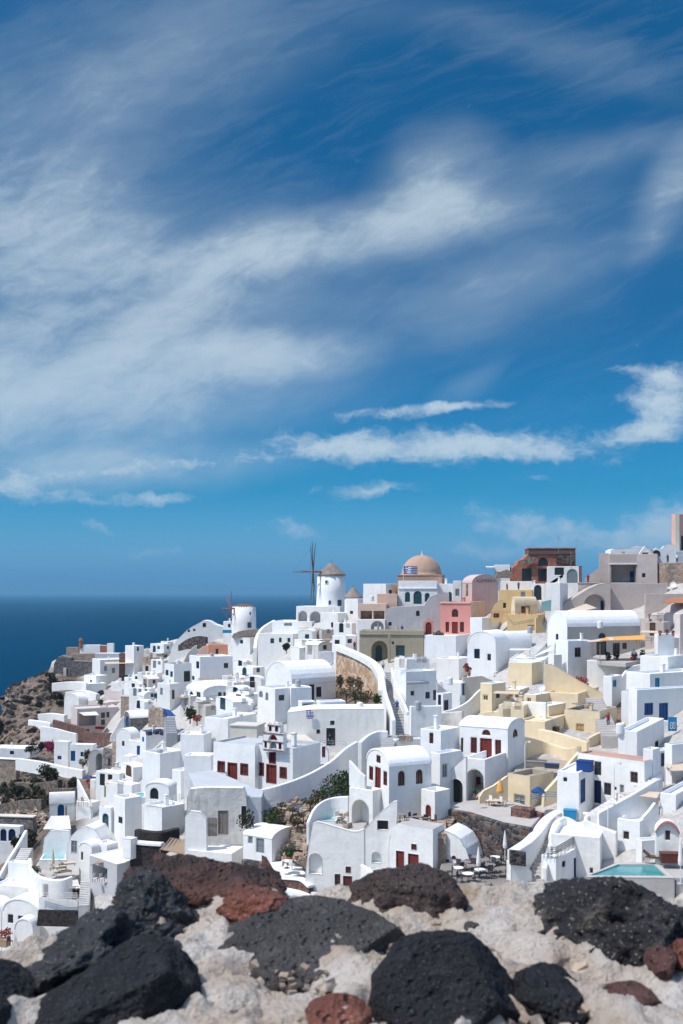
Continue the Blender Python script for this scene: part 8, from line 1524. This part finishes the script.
CLUTTER = [
('shrub', 152.1, 683.4, 'dark green shrub left of the dark open doorway', 'dark green'),
('parasol', 114.7, 781.3, 'sand-coloured parasol right of the market canopy', 'sand-coloured'),
('bench', 132.6, 788.0, 'plain white bench right of the market canopy', 'plain white'),
('chimney_pot', 101.6, 792.1, 'white chimney just below the market canopy', 'white'),
('rail', 224.7, 689.4, 'thin white railing below the big blank-sided house', 'thin white'),
('dish', 154.1, 690.6, 'small round satellite dish right of the rose-white box house', 'small round'),
('pot', 229.6, 704.4, 'red-flowering potted plant left of the many-sided house', 'red-flowering'),
('shrub', 238.8, 694.0, 'dark green shrub left of the many-sided house', 'dark green'),
('pot', 119.2, 791.8, 'red-flowering potted plant right of the market canopy', 'red-flowering'),
('shrub', 166.1, 658.3, 'green shrub uphill of the dark open doorway', 'green'),
('pot', 233.7, 678.0, 'red-flowering potted plant right of the big blank-sided house', 'red-flowering'),
('bench', 251.2, 705.4, 'plain white bench left of the many-sided house', 'plain white'),
('rail', 228.6, 682.8, 'dark iron railing below the big blank-sided house', 'dark iron'),
('dish', 512.6, 705.4, 'small round satellite dish below the cream cube house', 'small round'),
('low_wall', 528.0, 708.6, 'short white garden wall below the cream cube house', 'short white'),
('shrub', 156.7, 699.1, 'dark green shrub uphill of the blue gable door', 'dark green'),
('shrub', 512.1, 712.7, 'dry olive shrub below the cream cube house', 'dry olive'),
('pot', 148.4, 651.6, 'red-flowering potted plant right of the first ridge cube', 'red-flowering'),
('pergola', 330.6, 651.1, 'weathered wood pergola uphill of the ochre stone wall', 'weathered wood'),
('table', 243.0, 663.0, 'little white cafe table right of the coral house', 'little white'),
('shrub', 135.5, 770.5, 'dry olive shrub below the round-roofed house', 'dry olive'),
('rail', 642.7, 642.1, 'dark iron railing left of the pale flower-topped tower', 'dark iron'),
('bench', 248.6, 679.5, 'plain white bench right of the big blank-sided house', 'plain white'),
('parasol', 112.5, 793.6, 'cream parasol just below the market canopy', 'cream'),
('pergola', 205.2, 689.4, 'weathered wood pergola right of the dark open doorway', 'weathered wood'),
('shrub', 143.0, 676.5, 'dark green shrub below the first ridge cube', 'dark green'),
('pot', 122.2, 710.0, 'green potted plant just below the rose-white box house', 'green'),
('low_wall', 257.1, 680.4, 'short white garden wall uphill of the many-sided house', 'short white'),
('pergola', 649.7, 646.8, 'pale cloth pergola left of the pale flower-topped tower', 'pale cloth'),
('shrub', 197.2, 700.8, 'dark green shrub below the dark open doorway', 'dark green'),
('table', 124.8, 783.5, 'little white cafe table right of the market canopy', 'little white'),
('low_wall', 129.7, 691.8, 'short white garden wall right of the rose-white box house', 'short white'),
('dish', 243.5, 699.7, 'small round satellite dish left of the many-sided house', 'small round'),
('rail', 312.5, 647.5, 'thin white railing uphill of the great barrel vault', 'thin white'),
('parasol', 130.8, 766.2, 'white parasol below the round-roofed house', 'white'),
('shrub', 244.8, 703.8, 'dry olive shrub left of the many-sided house', 'dry olive'),
('shrub', 151.9, 667.6, 'dry olive shrub below the first ridge cube', 'dry olive'),
('chimney_pot', 197.3, 710.1, 'white chimney below the dark open doorway', 'white'),
('pergola', 505.0, 710.8, 'pale cloth pergola below the cream cube house', 'pale cloth'),
('pergola', 182.9, 708.9, 'weathered wood pergola below the dark open doorway', 'weathered wood'),
('low_wall', 331.1, 655.8, 'short white garden wall uphill of the ochre stone wall', 'short white'),
('pot', 300.3, 649.2, 'green potted plant uphill of the great barrel vault', 'green'),
('bench', 96.5, 782.3, 'plain white bench left of the market canopy', 'plain white'),
('table', 332.4, 630.8, 'little white cafe table below the double arcade', 'little white'),
('table', 519.6, 698.2, 'little white cafe table below the cream cube house', 'little white'),
('low_wall', 207.1, 710.0, 'short white garden wall below the dark open doorway', 'short white'),
('table', 494.8, 676.4, 'little white cafe table below the navy-windowed gable', 'little white'),
('pot', 475.0, 797.2, 'green potted plant below the tall red windows', 'green'),
('pergola', 246.4, 693.1, 'pale cloth pergola left of the many-sided house', 'pale cloth'),
('low_wall', 139.4, 699.5, 'short white garden wall uphill of the blue gable door', 'short white'),
('bench', 141.7, 708.9, 'plain white bench just above the blue gable door', 'plain white'),
('bench', 116.7, 685.0, 'plain white bench just above the rose-white box house', 'plain white'),
('parasol', 303.5, 636.4, 'sand-coloured parasol below the double arcade', 'sand-coloured'),
('pot', 131.8, 707.0, 'red-flowering potted plant just above the blue gable door', 'red-flowering'),
('rail', 188.9, 701.4, 'dark iron railing below the dark open doorway', 'dark iron'),
('rail', 221.8, 700.3, 'dark iron railing right of the dark open doorway', 'dark iron'),
('shrub', 125.8, 700.4, 'green shrub right of the rose-white box house', 'green'),
]
for i, (kd, px, py, lb, f) in enumerate(CLUTTER):
    Y = D(px, py)-1.5
    if kd == 'parasol': parasol(lb, px, py, Y, 2.4, 1.3, {'cream': 'canvas_sand', 'white': 'canvas_white'}.get(f, 'canvas_sand'), group='parasols on the slope')
    elif kd == 'pot': pot_plant(lb, px, py, Y, .34, flower='leaf_red' if f[0] == 'r' else 'leaf')
    elif kd == 'bench': flat_box('bench', lb, 'bench', px, py, 1.8, .6, .5, 'white', 30+i*7 % 40, Y)
    elif kd == 'dish': dish(lb, px, py-4, Y, .36)
    elif kd == 'table': table(lb, px, py, Y, .5, group='tables on the slope')
    elif kd == 'chimney_pot':
        b = P(px, py, Y); q = M(); q.cube(b, .6, .6, 1.5, .5); q.cube(b+Vector((0, 0, 1.5)), .8, .8, .12, .5); tag(q.build('chimney', 'white', None, origin=b), lb, 'chimney', 'free-standing chimneys', at=(px, py))
    elif kd == 'shrub': bush('shrub', lb, px, py, Y, .8, .7, {'green': 'leaf', 'dark green': 'leaf_dark'}.get(f, 'leaf_olive'), 140, .13, group='shrubs between the houses')
    elif kd == 'rail': k = F/Y; railing('railing', lb, [(px-2.2*k, py, Y), (px+1.4*k, py+.2*k, Y-1.2), (px+2.6*k, py-.2*k, Y+1)], .95, mat='dark_metal' if f[0] == 'd' else 'white_paint', rails=3, group='terrace railings')
    elif kd == 'pergola': k = F/Y; sail('pergola', lb, [(px-1.6*k, py-2.3*k, Y), (px+1.6*k, py-2.2*k, Y-.4), (px+1.9*k, py-2.5*k, Y+2.2), (px-1.2*k, py-2.6*k, Y+2.6)], 'wood' if f[0] == 'w' else 'canvas_sand', cat='pergola', sag=.08, posts=(0, 1, 2, 3), group='pergolas on the slope')
    else:
        a = (i*37 % 50-25)*.02; k = F/Y; strip('garden_wall', lb, 'wall', [(px-2.4*k, py-.8*k, py, Y), (px, py-.9*k, py, Y+a*6), (px+2.4*k, py-.8*k, py, Y+a*18)], th=.3, fd=1.5, group='low garden walls')
